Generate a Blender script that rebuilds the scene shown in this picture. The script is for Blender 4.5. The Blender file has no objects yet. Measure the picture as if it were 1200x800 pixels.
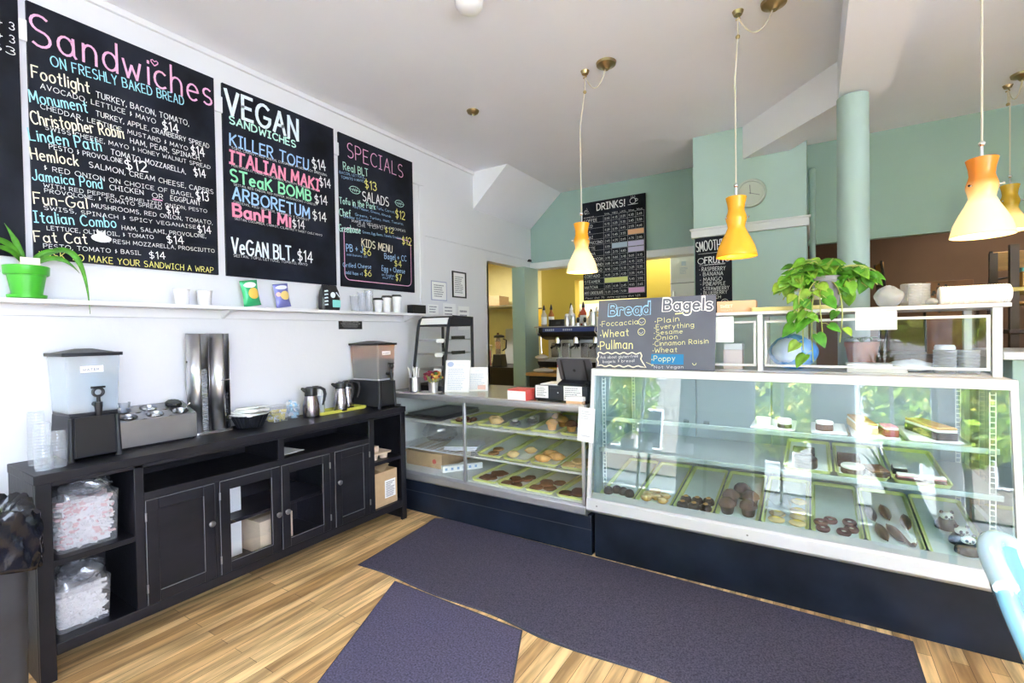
import bpy, bmesh, math, random
from math import pi, sin, cos, radians
from mathutils import Vector, Matrix, Euler
random.seed(7)
SC = bpy.context.scene
COL = SC.collection
# ------------------------------------------------------------------ camera, light, exposure
cd = bpy.data.cameras.new('camera'); cam = bpy.data.objects.new('camera', cd); COL.objects.link(cam)
cd.sensor_width = 36; cd.lens = 556.3 / 1200 * 36; cd.clip_start = .05; cd.clip_end = 200
YAW, PITCH, ROLL = .565363, .01617, -.016342
_r = Vector((cos(YAW), sin(YAW), 0)); _f = Vector((-sin(YAW), cos(YAW), 0)); _u = Vector((0, 0, 1))
_f2 = cos(PITCH)*_f - sin(PITCH)*_u; _u2 = sin(PITCH)*_f + cos(PITCH)*_u
_r3 = cos(ROLL)*_r + sin(ROLL)*_u2; _u3 = -sin(ROLL)*_r + cos(ROLL)*_u2
_m = Matrix((_r3, _u3, -_f2)).transposed().to_4x4(); _m.translation = (0, 0, 1.45)
cam.matrix_world = _m; SC.camera = cam
SC.view_settings.view_transform = 'Standard'; SC.view_settings.look = 'None'
SC.view_settings.gamma = 1; SC.view_settings.use_curve_mapping = False
SC.view_settings.exposure = 1.12
SC.cycles.use_denoising = True
SC.cycles.max_bounces = 10; SC.cycles.diffuse_bounces = 5; SC.cycles.transparent_max_bounces = 24
SC.cycles.sample_clamp_indirect = 6; SC.cycles.caustics_reflective = False; SC.cycles.caustics_refractive = False
wd = bpy.data.worlds.new('sky'); SC.world = wd; wd.use_nodes = True
bg = wd.node_tree.nodes['Background']; bg.inputs[0].default_value = (.78, .89, 1.12, 1); bg.inputs[1].default_value = 9.0
sd = bpy.data.lights.new('sun', 'SUN'); sd.energy = 30; sd.angle = .01; sd.color = (1, .95, .86)
so = bpy.data.objects.new('sun', sd); COL.objects.link(so); so.rotation_euler = (radians(-38), radians(8), 0)
def area(name, loc, rot, sx, sy, energy=1, color=(1, 1, 1), portal=False):
    d = bpy.data.lights.new(name, 'AREA'); d.shape = 'RECTANGLE'; d.size = sx; d.size_y = sy; d.energy = energy; d.color = color
    if portal: d.cycles.is_portal = True
    o = bpy.data.objects.new(name, d); COL.objects.link(o); o.location = loc; o.rotation_euler = rot
    return o
WINS = [(-3.05, -1.75), (-.78, .02), (.42, 1.3), (1.45, 3.1)]      # glazed bays of the shop front, y = -2
for a, b in WINS: area('window_portal', ((a+b)/2, -2.12, 1.6), (radians(90), 0, pi), b-a, 3.0, portal=True)
area('window_portal', (3.32, -.5, 1.75), (radians(90), 0, radians(-90)), 2.2, 2.4, portal=True)

# ------------------------------------------------------------------ materials
MATS = {}
def M(name, col, rough=.5, metal=0., var=0., vscale=8., bump=0., bscale=60., spec=.5, trans=0., emit=0., ecol=None, coat=0., stretch=None, alpha=1., ior=1.45, sss=0.):
    if name in MATS: return MATS[name]
    m = bpy.data.materials.new(name); MATS[name] = m; m.use_nodes = True
    nt = m.node_tree; p = nt.nodes['Principled BSDF']
    c = (*col, 1) if len(col) == 3 else col
    p.inputs['Base Color'].default_value = c; p.inputs['Roughness'].default_value = rough; p.inputs['Metallic'].default_value = metal
    p.inputs['Specular IOR Level'].default_value = spec; p.inputs['Transmission Weight'].default_value = trans
    p.inputs['Coat Weight'].default_value = coat; p.inputs['Alpha'].default_value = alpha; p.inputs['IOR'].default_value = ior
    if sss: p.inputs['Subsurface Weight'].default_value = sss; p.inputs['Subsurface Radius'].default_value = (.02, .02, .02)
    if emit: p.inputs['Emission Color'].default_value = (*(ecol or col), 1); p.inputs['Emission Strength'].default_value = emit
    if var or bump:
        tc = nt.nodes.new('ShaderNodeTexCoord'); mp = nt.nodes.new('ShaderNodeMapping'); nt.links.new(tc.outputs['Object'], mp.inputs[0])
        if stretch: mp.inputs['Scale'].default_value = stretch
    if var:
        n = nt.nodes.new('ShaderNodeTexNoise'); n.inputs['Scale'].default_value = vscale; n.inputs['Detail'].default_value = 5
        nt.links.new(mp.outputs[0], n.inputs['Vector'])
        mr = nt.nodes.new('ShaderNodeMapRange'); mr.inputs[1].default_value = .3; mr.inputs[2].default_value = .7; mr.inputs[3].default_value = 1-var; mr.inputs[4].default_value = 1+var
        nt.links.new(n.outputs['Fac'], mr.inputs[0])
        mx = nt.nodes.new('ShaderNodeVectorMath'); mx.operation = 'SCALE'; mx.inputs[0].default_value = c[:3]
        nt.links.new(mr.outputs[0], mx.inputs['Scale']); nt.links.new(mx.outputs[0], p.inputs['Base Color'])
    if bump:
        n2 = nt.nodes.new('ShaderNodeTexNoise'); n2.inputs['Scale'].default_value = bscale; n2.inputs['Detail'].default_value = 4
        nt.links.new(mp.outputs[0], n2.inputs['Vector'])
        b = nt.nodes.new('ShaderNodeBump'); b.inputs['Strength'].default_value = bump; b.inputs['Distance'].default_value = .01
        nt.links.new(n2.outputs['Fac'], b.inputs['Height']); nt.links.new(b.outputs[0], p.inputs['Normal'])
    return m
def nodes(m): return m.node_tree.nodes, m.node_tree.links, m.node_tree.nodes['Principled BSDF']
def glass_pane(name, tint=(.93, .97, .97), gloss=1., haze=0.):
    m = bpy.data.materials.new(name); m.use_nodes = True; nt = m.node_tree; nt.nodes.clear()
    o = nt.nodes.new('ShaderNodeOutputMaterial'); t = nt.nodes.new('ShaderNodeBsdfTransparent'); t.inputs[0].default_value = (*tint, 1)
    g = nt.nodes.new('ShaderNodeBsdfGlossy'); g.inputs['Roughness'].default_value = .015; g.inputs[0].default_value = (1, 1, 1, 1)
    f = nt.nodes.new('ShaderNodeLayerWeight'); f.inputs[0].default_value = .5
    pw = nt.nodes.new('ShaderNodeMath'); pw.operation = 'POWER'; pw.inputs[1].default_value = 5; nt.links.new(f.outputs['Facing'], pw.inputs[0])
    ad = nt.nodes.new('ShaderNodeMath'); ad.operation = 'MULTIPLY_ADD'; ad.inputs[1].default_value = .96; ad.inputs[2].default_value = .04; nt.links.new(pw.outputs[0], ad.inputs[0])
    mu = nt.nodes.new('ShaderNodeMath'); mu.operation = 'MULTIPLY'; mu.inputs[1].default_value = gloss; mu.use_clamp = True
    nt.links.new(ad.outputs[0], mu.inputs[0])
    mx = nt.nodes.new('ShaderNodeMixShader'); nt.links.new(mu.outputs[0], mx.inputs[0]); nt.links.new(t.outputs[0], mx.inputs[1]); nt.links.new(g.outputs[0], mx.inputs[2])
    last = mx
    if haze:
        d = nt.nodes.new('ShaderNodeBsdfDiffuse'); d.inputs[0].default_value = (.9, .92, .95, 1)
        m2 = nt.nodes.new('ShaderNodeMixShader'); m2.inputs[0].default_value = haze
        nt.links.new(mx.outputs[0], m2.inputs[1]); nt.links.new(d.outputs[0], m2.inputs[2]); last = m2
    nt.links.new(last.outputs[0], o.inputs[0]); MATS[name] = m
    return m

G_CASE = glass_pane('case_glass', (.90, .965, .96), 1.4)
G_CLEAR = glass_pane('clear_glass', (.97, .98, .98), .9)
G_ACR = glass_pane('acrylic', (.94, .96, .98), .6, .0)
G_PLASTIC = glass_pane('clear_plastic', (.94, .95, .97), 1.0, .12)
G_FROST = glass_pane('frosted_plastic', (.88, .92, .96), 1.0, .26)
G_FILM = glass_pane('plastic_film', (.94, .94, .96), 2.2, .07)
WALLW = M('white_paint', (.73, .73, .76), .6, var=.015, vscale=2, bump=.08, bscale=30)
CEIL = M('ceiling_paint', (.86, .86, .92), .8, var=.02, vscale=1.5, bump=.12, bscale=14)
TRIMW = M('trim_white', (.76, .76, .78), .45)
TEAL = M('teal_paint', (.33, .46, .42), .5, var=.03, vscale=2, bump=.06, bscale=25)
TEALC = M('column_teal_paint', (.37, .49, .47), .5, var=.03, vscale=2, bump=.06, bscale=25)
TEAL_LIT = M('teal_paint_lit', (.45, .60, .57), .5, var=.03, vscale=2, bump=.06, bscale=25)  # same teal paint, made lighter in colour because the pier is lit
YEL = M('yellow_paint', (.55, .42, .07), .6, var=.05, vscale=1.5)
YELP = M('pale_yellow_paint', (.78, .72, .38), .6, var=.03)
BROWN = M('brown_paint', (.12, .07, .045), .7, var=.15, vscale=2)
STEEL = M('stainless_steel', (.62, .62, .64), .28, 1., var=.06, vscale=6)
STEELB = M('brushed_steel', (.36, .36, .37), .36, 1., var=.08, vscale=6)
CHROME = M('chrome', (.8, .8, .82), .08, 1.)
ALU = M('white_aluminium', (.66, .66, .68), .35, .15)
ALUG = M('satin_aluminium', (.60, .61, .66), .35, .8)
BLKW = M('black_painted_wood', (.010, .010, .014), .42, spec=.35, var=.35, vscale=9, bump=.12, bscale=40, stretch=(1, .3, 1))
BLKE = M('worn_black_edge', (.05, .05, .06), .4)
BLKM = M('black_laminate', (.009, .013, .024), .38, spec=.35, var=.5, vscale=5, bump=.1, bscale=25)
BLK = M('black_plastic', (.012, .012, .014), .35)
BLKG = M('dark_grey_plastic', (.018, .019, .024), .42, spec=.3)
BRASS = M('antique_brass', (.42, .33, .17), .3, 1.)
PAPER = M('white_paper', (.86, .86, .86), .7)
INK = M('grey_ink', (.2, .2, .24), .8)
CARD = M('cardboard', (.52, .36, .21), .8, var=.06, vscale=20)
CARDP = M('pale_cardboard', (.70, .55, .42), .8, var=.05, vscale=20)
WHITEP = M('white_plastic', (.86, .86, .88), .35)
TRAYY = M('lime_tray', (.74, .78, .30), .4, var=.04)
TRAYL = M('wax_paper', (.84, .89, .84), .6, var=.05, vscale=10)
GREENP = M('green_pot', (.06, .42, .03), .35)
LEAF = M('leaf_green', (.06, .23, .015), .45, var=.45, vscale=22, spec=.4, sss=0)
LEAFL = M('leaf_lime', (.15, .36, .03), .45, var=.3, vscale=25)
LEAFD = M('leaf_dark', (.05, .17, .03), .4, var=.4, vscale=20)
STEM = M('stem', (.42, .46, .14), .6)
SOIL = M('soil', (.06, .04, .03), .9, var=.3, vscale=60)
WOODO = M('honey_wood', (.50, .27, .09), .45, var=.15, vscale=6, stretch=(1, 8, 8))
BOARD = M('chalkboard', (.010, .012, .020), .55, spec=.2, var=.7, vscale=3.5, bump=.03, bscale=50)
BOARDG = M('grey_chalkboard', (.115, .125, .165), .55, var=.12, vscale=4)
CH = dict(white=(.85, .85, .85), pink=(.82, .42, .62), teal=(.35, .72, .82), cream=(.88, .82, .62), yellow=(.82, .76, .22), ice=(.75, .84, .92),
          mint=(.52, .85, .72), blue=(.36, .58, .88), rose=(.85, .28, .42), green=(.28, .75, .45), sky=(.35, .62, .85), lemon=(.85, .82, .38))
CHALK = {k: M('chalk_'+k, v, .9, var=.1, vscale=40) for k, v in CH.items()}

# floor boards
FLOORM = M('strip_wood_floor', (.5, .3, .12), .32, bump=.05, bscale=40)
ns, lk, p = nodes(FLOORM)
tc = ns.new('ShaderNodeTexCoord'); mp = ns.new('ShaderNodeMapping'); mp.inputs['Rotation'].default_value = (0, 0, radians(90)); lk.new(tc.outputs['Object'], mp.inputs[0])
br = ns.new('ShaderNodeTexBrick'); lk.new(mp.outputs[0], br.inputs['Vector'])
br.inputs['Scale'].default_value = 1; br.inputs['Brick Width'].default_value = 1.15; br.inputs['Row Height'].default_value = .062; br.inputs['Mortar Size'].default_value = .0011
br.inputs['Color1'].default_value = (.95, .66, .32, 1); br.inputs['Color2'].default_value = (.52, .30, .12, 1); br.inputs['Mortar'].default_value = (.13, .06, .02, 1); br.inputs['Bias'].default_value = -.1
br.offset = .37; br.squash = 1
n1 = ns.new('ShaderNodeTexNoise'); n1.inputs['Scale'].default_value = 3; n1.inputs['Detail'].default_value = 8
mp2 = ns.new('ShaderNodeMapping'); mp2.inputs['Scale'].default_value = (9, .8, 1); lk.new(tc.outputs['Object'], mp2.inputs[0]); lk.new(mp2.outputs[0], n1.inputs['Vector'])
cr = ns.new('ShaderNodeValToRGB'); cr.color_ramp.elements[0].position = .36; cr.color_ramp.elements[0].color = (.52, .48, .45, 1); cr.color_ramp.elements[1].position = .62; cr.color_ramp.elements[1].color = (1.1, 1.08, 1.05, 1)
lk.new(n1.outputs['Fac'], cr.inputs[0])
mx = ns.new('ShaderNodeMix'); mx.data_type = 'RGBA'; mx.blend_type = 'MULTIPLY'; mx.inputs[0].default_value = 1
lk.new(br.outputs['Color'], mx.inputs[6]); lk.new(cr.outputs[0], mx.inputs[7]); lk.new(mx.outputs[2], p.inputs['Base Color'])
RUGM = M('rug_pile', (.080, .073, .105), .95, var=.45, vscale=140, bump=.5, bscale=350, spec=.1)
RUGM2 = M('rug_pile_violet', (.105, .095, .150), .95, var=.45, vscale=120, bump=.5, bscale=350, spec=.1)
RUGE = M('rug_rubber_edge', (.05, .05, .065), .8)

# ------------------------------------------------------------------ mesh helpers
class MB:
    def __init__(s): s.bm = bmesh.new(); s.mi = 0
    def _f(s, vs):
        try: f = s.bm.faces.new(vs); f.material_index = s.mi; return f
        except ValueError: return None
    def box(s, x0, x1, y0, y1, z0, z1, mat=None):
        v = [s.bm.verts.new(c) for c in ((x0,y0,z0),(x1,y0,z0),(x1,y1,z0),(x0,y1,z0),(x0,y0,z1),(x1,y0,z1),(x1,y1,z1),(x0,y1,z1))]
        if mat is not None:
            for q in v: q.co = mat @ q.co
        for i in ((0,3,2,1),(4,5,6,7),(0,1,5,4),(1,2,6,5),(2,3,7,6),(3,0,4,7)): s._f([v[k] for k in i])
        return s
    def hexa(s, pts):      # 8 corners, bottom ring then top ring (ccw)
        v = [s.bm.verts.new(c) for c in pts]
        for i in ((0,3,2,1),(4,5,6,7),(0,1,5,4),(1,2,6,5),(2,3,7,6),(3,0,4,7)): s._f([v[k] for k in i])
        return s
    def loft(s, rings, cap0=True, cap1=True, closed=True):
        R = [[s.bm.verts.new(c) for c in r] for r in rings]; n = len(R[0])
        for a, b in zip(R, R[1:]):
            for i in range(n if closed else n-1):
                j = (i+1) % n; s._f([a[i], a[j], b[j], b[i]])
        if cap0: s._f(R[0][::-1])
        if cap1: s._f(R[-1])
        return s
    def lathe(s, prof, c=(0,0,0), n=24, flute=0, nf=0, sx=1, sy=1, caps=True, rot=None):
        rings = []
        for r, z in prof:
            ring = []
            for i in range(n):
                a = 2*pi*i/n; rr = r*(1+flute*cos(nf*a)) if flute else r
                q = Vector((rr*cos(a)*sx, rr*sin(a)*sy, z))
                if rot: q = rot @ q
                ring.append(q+Vector(c))
            rings.append(ring)
        return s.loft(rings, caps, caps)
    def tube(s, pts, r, n=8, caps=True, closed=False):
        P = [Vector(q) for q in pts]; rings = []; up = None
        for i, q in enumerate(P):
            if closed: t = P[(i+1) % len(P)]-P[i-1]
            else: t = (P[min(i+1, len(P)-1)]-P[max(i-1, 0)])
            t.normalize()
            if up is None:
                up = Vector((0,0,1)) if abs(t.z) < .9 else Vector((1,0,0))
            a = t.cross(up).normalized(); b = a.cross(t).normalized(); up = b
            rr = r[i] if isinstance(r, (list, tuple)) else r
            rings.append([q+rr*(cos(2*pi*k/n)*a+sin(2*pi*k/n)*b) for k in range(n)])
        if closed:
            rings.append(rings[0]); return s.loft(rings, False, False)
        return s.loft(rings, caps, caps)
    def prism(s, poly, z0, z1, mat=None):
        a = [Vector((x, y, z0)) for x, y in poly]; b = [Vector((x, y, z1)) for x, y in poly]
        if mat is not None: a = [mat@q for q in a]; b = [mat@q for q in b]
        return s.loft([a, b])
    def blob(s, c, rx, ry, rz, n=12, m=8, jit=0, rot=None, flat=None):
        rings = []
        rnd = random.Random(int(abs(c[0]*997+c[1]*131)*1000) % 99991)
        for j in range(m+1):
            t = pi*j/m; t = min(max(t, .08), pi-.08); ring = []
            for i in range(n):
                a = 2*pi*i/n; k = 1+jit*(rnd.random()-.5)
                q = Vector((rx*sin(t)*cos(a)*k, ry*sin(t)*sin(a)*k, -rz*cos(t)*k))
                if flat is not None and q.z < -flat: q.z = -flat
                if rot: q = rot@q
                ring.append(q+Vector(c))
            rings.append(ring)
        return s.loft(rings)
    def sheet(s, fn, nu, nv, th=0.):
        G = [[Vector(fn(i/nu, j/nv)) for i in range(nu+1)] for j in range(nv+1)]
        V = [[s.bm.verts.new(q) for q in r] for r in G]
        for j in range(nv):
            for i in range(nu): s._f([V[j][i], V[j][i+1], V[j+1][i+1], V[j+1][i]])
        return s
    def poly(s, pts): s._f([s.bm.verts.new(q) for q in pts]); return s
    def rrect(s, w, h, r, z0, z1, c=(0,0), n=5, taper=0, mat=None):
        def ring(w, h, r, z):
            o = []
            for (sx, sy, a0) in ((1,1,0),(-1,1,90),(-1,-1,180),(1,-1,270)):
                for k in range(n+1):
                    a = radians(a0+90*k/n); q = Vector((c[0]+sx*(w/2-r)+r*cos(a), c[1]+sy*(h/2-r)+r*sin(a), z)); o.append(mat@q if mat is not None else q)
            return o
        return s.loft([ring(w, h, r, z0), ring(w+taper, h+taper, r+taper/2, z1)])
def obj(name, mb, mats, parent=None, loc=None, rot=None, smooth=True, bevel=0, solid=0, sub=0, ang=38):
    me = bpy.data.meshes.new(name)
    bmesh.ops.recalc_face_normals(mb.bm, faces=mb.bm.faces[:]); mb.bm.to_mesh(me); mb.bm.free()
    for m in (mats if isinstance(mats, (list, tuple)) else [mats]): me.materials.append(m)
    if smooth:
        me.shade_smooth(); me.set_sharp_from_angle(angle=radians(ang))
    o = bpy.data.objects.new(name, me); COL.objects.link(o)
    if parent: o.parent = parent
    if loc: o.location = loc
    if rot: o.rotation_euler = rot
    if solid: md = o.modifiers.new('solid', 'SOLIDIFY'); md.thickness = solid; md.offset = 0
    if bevel:
        md = o.modifiers.new('bevel', 'BEVEL'); md.width = bevel; md.segments = 2; md.limit_method = 'ANGLE'; md.angle_limit = radians(40); md.harden_normals = False
    if sub: md = o.modifiers.new('sub', 'SUBSURF'); md.levels = sub; md.render_levels = sub
    return o
def tag(o, label, cat, group=None, kind=None):
    o['label'] = label; o['category'] = cat
    if group: o['group'] = group
    if kind: o['kind'] = kind
    return o
def thing(name, label, cat, loc=(0,0,0), rot=(0,0,0), group=None):
    o = bpy.data.objects.new(name, None); COL.objects.link(o); o.location = loc; o.rotation_euler = rot; o.empty_display_size = .05
    return tag(o, label, cat, group)
def struct(name, mb, mat, label=None, cat=None, **k):
    o = obj(name, mb, mat, **k); o['kind'] = 'structure'
    if label: o['label'] = label; o['category'] = cat or 'wall'
    return o
def dup(root, loc=None, rot=None, label=None, group=None):
    r = root.copy(); COL.objects.link(r)
    if loc is not None: r.location = loc
    if rot is not None: r.rotation_euler = rot
    if label: r['label'] = label
    if group: r['group'] = group
    for ch in root.children:
        c = ch.copy(); COL.objects.link(c); c.parent = r
        for g in ch.children:
            d = g.copy(); COL.objects.link(d); d.parent = c
    return r
def bx(*a): return MB().box(*a)
def Rz(a): return Matrix.Rotation(a, 4, 'Z')
def Rx(a): return Matrix.Rotation(a, 4, 'X')
def Ry(a): return Matrix.Rotation(a, 4, 'Y')
def T(x, y, z): return Matrix.Translation((x, y, z))
ONLEFT = (pi/2, 0, pi/2)     # flat thing in local XY hung on the left wall, facing +x
FRONT = (pi/2, 0, 0)         # flat thing in local XY facing -y

def stroke(mb, pts, w, z=.0012):
    P = [Vector((*q, 0)) for q in pts]
    L, R = [], []
    for i, q in enumerate(P):
        t = (P[min(i+1, len(P)-1)]-P[max(i-1, 0)]); t.normalize(); n = Vector((-t.y, t.x, 0))
        L.append(mb.bm.verts.new((q+n*w/2)+Vector((0,0,z)))); R.append(mb.bm.verts.new((q-n*w/2)+Vector((0,0,z))))
    for i in range(len(P)-1): mb._f([L[i], R[i], R[i+1], L[i+1]])
    return mb
def circ(cx, cy, rx, ry, n=20, a0=0, a1=2*pi): return [(cx+rx*cos(a0+(a1-a0)*i/n), cy+ry*sin(a0+(a1-a0)*i/n)) for i in range(n+1)]
# hand-drawn single-stroke chalk alphabet: cap height 1, x-height .62
def _A(cx, cy, rx, ry, a0, a1, n=9): return [(cx+rx*cos(radians(a0+(a1-a0)*i/n)), cy+ry*sin(radians(a0+(a1-a0)*i/n))) for i in range(n+1)]
GL = {
'A': [[(0,0),(.34,1),(.68,0)],[(.13,.36),(.56,.36)]], 'B': [[(0,0),(0,1)],[(0,1),(.3,1)]+_A(.3,.77,.26,.23,90,-90)+[(0,.54)],[(.3,.54)]+_A(.32,.27,.3,.27,90,-90)+[(0,0)]],
'C': [_A(.40,.5,.40,.5,50,310,14)], 'D': [[(0,0),(0,1),(.2,1)]+_A(.2,.5,.46,.5,90,-90,12)+[(0,0)]], 'E': [[(.52,1),(0,1),(0,0),(.54,0)],[(0,.52),(.44,.52)]], 'F': [[(.54,1),(0,1),(0,0)],[(0,.52),(.42,.52)]],
'G': [_A(.42,.5,.42,.5,50,330,14)+[(.8,.44),(.48,.44)]], 'H': [[(0,0),(0,1)],[(.6,0),(.6,1)],[(0,.5),(.6,.5)]], 'I': [[(.18,0),(.18,1)],[(0,1),(.36,1)],[(0,0),(.36,0)]], 'J': [[(.5,1),(.5,.25)]+_A(.26,.25,.24,.25,0,-170)],
'K': [[(0,0),(0,1)],[(.56,1),(0,.42)],[(.16,.56),(.6,0)]], 'L': [[(0,1),(0,0),(.5,0)]], 'M': [[(0,0),(.06,1),(.4,.25),(.74,1),(.8,0)]], 'N': [[(0,0),(0,1),(.6,0),(.6,1)]], 'O': [_A(.42,.5,.42,.5,90,450,18)],
'P': [[(0,0),(0,1),(.28,1)]+_A(.28,.73,.3,.27,90,-90)+[(0,.46)]], 'Q': [_A(.42,.5,.42,.5,90,450,18),[(.5,.25),(.85,-.08)]], 'R': [[(0,0),(0,1),(.28,1)]+_A(.28,.74,.28,.26,90,-90)+[(0,.48)],[(.22,.48),(.6,0)]],
'S': [_A(.30,.75,.28,.25,45,270,9)+_A(.30,.25,.30,.25,90,-135,9)[1:]], 'T': [[(0,1),(.66,1)],[(.33,1),(.33,0)]], 'U': [[(0,1),(0,.3)]+_A(.3,.3,.3,.3,180,360)+[(.6,1)]], 'V': [[(0,1),(.33,0),(.66,1)]], 'W': [[(0,1),(.2,0),(.45,.7),(.7,0),(.9,1)]],
'X': [[(0,0),(.6,1)],[(0,1),(.6,0)]], 'Y': [[(0,1),(.31,.5),(.62,1)],[(.31,.5),(.31,0)]], 'Z': [[(0,1),(.58,1),(0,0),(.6,0)]],
'a': [_A(.25,.31,.25,.31,40,400,14),[(.5,.62),(.5,.08),(.56,0)]], 'b': [[(0,1.02),(0,0)],_A(.25,.31,.25,.31,180,-180,14)], 'c': [_A(.27,.31,.27,.31,50,310,10)], 'd': [_A(.25,.31,.25,.31,0,360,14),[(.5,1.02),(.5,0)]], 'e': [[(.02,.33),(.5,.36)]+_A(.26,.31,.25,.31,10,310,12)],
'f': [_A(.32,.8,.16,.2,40,180,6)+[(.16,0)],[(0,.58),(.34,.58)]], 'g': [_A(.25,.33,.25,.29,0,360,14),[(.5,.62),(.5,-.12)]+_A(.26,-.12,.24,.22,0,-160,7)], 'h': [[(0,1.02),(0,0)],[(0,.36)]+_A(.23,.36,.23,.26,180,0,7)+[(.46,0)]], 'i': [[(.05,.6),(.05,0)],[(.05,.78),(.05,.84)]],
'j': [[(.25,.6),(.25,-.12)]+_A(.1,-.12,.15,.18,0,-150,6),[(.25,.78),(.25,.84)]], 'k': [[(0,1.02),(0,0)],[(.4,.6),(0,.24)],[(.13,.36),(.44,0)]], 'l': [[(.05,1.02),(.05,0)]], 'm': [[(0,.6),(0,0)],[(0,.38)]+_A(.17,.38,.17,.24,180,0,6)+[(.34,0)],[(.34,.38)]+_A(.51,.38,.17,.24,180,0,6)+[(.68,0)]],
'n': [[(0,.6),(0,0)],[(0,.36)]+_A(.22,.36,.22,.26,180,0,7)+[(.44,0)]], 'o': [_A(.27,.31,.27,.31,90,450,14)], 'p': [[(0,.62),(0,-.32)],_A(.25,.31,.25,.31,180,-180,14)], 'q': [_A(.25,.31,.25,.31,0,360,14),[(.5,.62),(.5,-.32)]], 'r': [[(0,.6),(0,0)],[(0,.36)]+_A(.22,.36,.22,.25,180,50,5)],
's': [_A(.2,.465,.19,.155,45,270,7)+_A(.2,.155,.2,.155,90,-140,7)[1:]], 't': [[(.18,.92),(.18,.12)]+_A(.3,.12,.12,.12,180,290,4),[(0,.62),(.36,.62)]], 'u': [[(0,.6),(0,.24)]+_A(.22,.24,.22,.24,180,360,7)+[(.44,.6),(.44,0)]], 'v': [[(0,.6),(.22,0),(.44,.6)]], 'w': [[(0,.6),(.15,0),(.32,.45),(.5,0),(.66,.6)]],
'x': [[(0,0),(.42,.6)],[(0,.6),(.42,0)]], 'y': [[(0,.6),(.23,.04)],[(.46,.6),(.1,-.32)]], 'z': [[(0,.6),(.4,.6),(0,0),(.42,0)]],
'0': [_A(.3,.5,.3,.5,90,450,16)], '1': [[(.0,.8),(.2,1),(.2,0)]], '2': [_A(.28,.72,.28,.28,165,-35,8)+[(0,0),(.58,0)]], '3': [_A(.26,.76,.25,.24,150,-80,8)+_A(.26,.27,.29,.27,80,-150,8)], '4': [[(.44,0),(.44,1),(0,.32),(.62,.32)]], '5': [[(.52,1),(.06,1),(.04,.56)]+_A(.26,.31,.29,.31,110,-140,9)],
'6': [[(.46,1)]+_A(.30,.31,.29,.40,130,180,4)+_A(.3,.3,.3,.3,180,530,14)], '7': [[(0,1),(.56,1),(.16,0)]], '8': [_A(.28,.76,.24,.24,-90,270,12)+_A(.28,.26,.29,.26,90,-270,12)], '9': [_A(.28,.7,.28,.3,0,360,14)+[(.5,0)]],
'$': [_A(.26,.70,.25,.20,40,270,8)+_A(.26,.28,.27,.22,90,-140,8)[1:],[(.26,1.1),(.26,-.1)]], '&': [[(.34,.86),(.12,.66),(.42,.40),(.12,.14)],[(.22,1.0),(.22,.05)]], ',': [[(.06,.1),(0,-.14)]], '.': [[(0,.0),(.06,.06)]], '+': [[(0,.45),(.5,.45)],[(.25,.2),(.25,.7)]], '*': [[(0,.2),(.6,.85)],[(0,.85),(.6,.2)],[(.3,.1),(.3,.95)],[(0,.52),(.6,.52)]],
'-': [[(0,.45),(.4,.45)]], '!': [[(.04,1),(.04,.3)],[(.04,.08),(.04,.0)]], "'": [[(.04,1),(.02,.8)]], '•': [[(0,.32),(.08,.40)],[(0,.40),(.08,.32)]],
}
def text(mb, s, x0, y0, x1, y1, h, z=.0012, jit=.5, bold=0., rnd=random.Random(3), w=None):
    """chalk handwriting from (x0,y0) to (x1,y1) on the baseline with cap height h; w = stroke width"""
    h *= .92 if h > .045 else .84; w = w or h*.10+bold
    wd = {c: max([q[0] for st in GL[c] for q in st]) for c in set(s) if c in GL}
    gap = .26; adv = [(.5 if c not in GL else wd[c]+gap) for c in s]; tot = sum(adv)-gap
    L = math.hypot(x1-x0, y1-y0); k = L/tot; d = ((x1-x0)/L, (y1-y0)/L); cx = 0
    for n_, (c, a) in enumerate(zip(s, adv)):
        if c in GL:
            ang = jit*.10*(rnd.random()-.5); dy = jit*.10*h*(rnd.random()-.5); sc = 1+jit*.14*(rnd.random()-.5)
            for j_, st in enumerate(GL[c]):
                P = []
                for (x, y) in st:
                    X = (cx+x)*k-ang*y*h; Y = y*h*sc+dy+ang*x*k; P.append((x0+X*d[0]-Y*d[1], y0+X*d[1]+Y*d[0]))
                runs = [[P[0]]]
                for q_ in range(1, len(P)):
                    runs[-1].append(P[q_])
                    if q_ < len(P)-1:
                        u1 = Vector(P[q_])-Vector(P[q_-1]); u2 = Vector(P[q_+1])-Vector(P[q_])
                        if u1.length > 1e-7 and u2.length > 1e-7 and u1.angle(u2) > .9: runs.append([P[q_]])
                for r_, Q in enumerate(runs):
                    Q = list(Q)
                    for e0, e1 in ((0, 1), (-1, -2)):
                        a_, b_ = Vector(Q[e0]), Vector(Q[e1]); Q[e0] = tuple(a_+(a_-b_).normalized()*w*.4)
                    stroke(mb, Q, w, z+.00004*(j_+r_+2*(n_ % 2)))
        cx += a
    return mb
def lettering(parent, lines, bold=None, z=.0012, jit=.5, caps=()):
    """one lettering part per chalk colour"""
    by = {}
    for l in lines: by.setdefault(l[0], []).append(l)
    for col, ls in by.items():
        mb = MB()
        for (_, s, x0, y0, x1, y1, h) in ls:
            text(mb, s.upper() if caps and (col in ('white', 'yellow') or s in caps) else s, x0, y0, x1, y1, h, z=z, jit=jit, w=(bold or {}).get(s))
        o = obj('lettering', mb, CHALK[col], parent, smooth=False); o['label'] = col+' chalk lettering'
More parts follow.
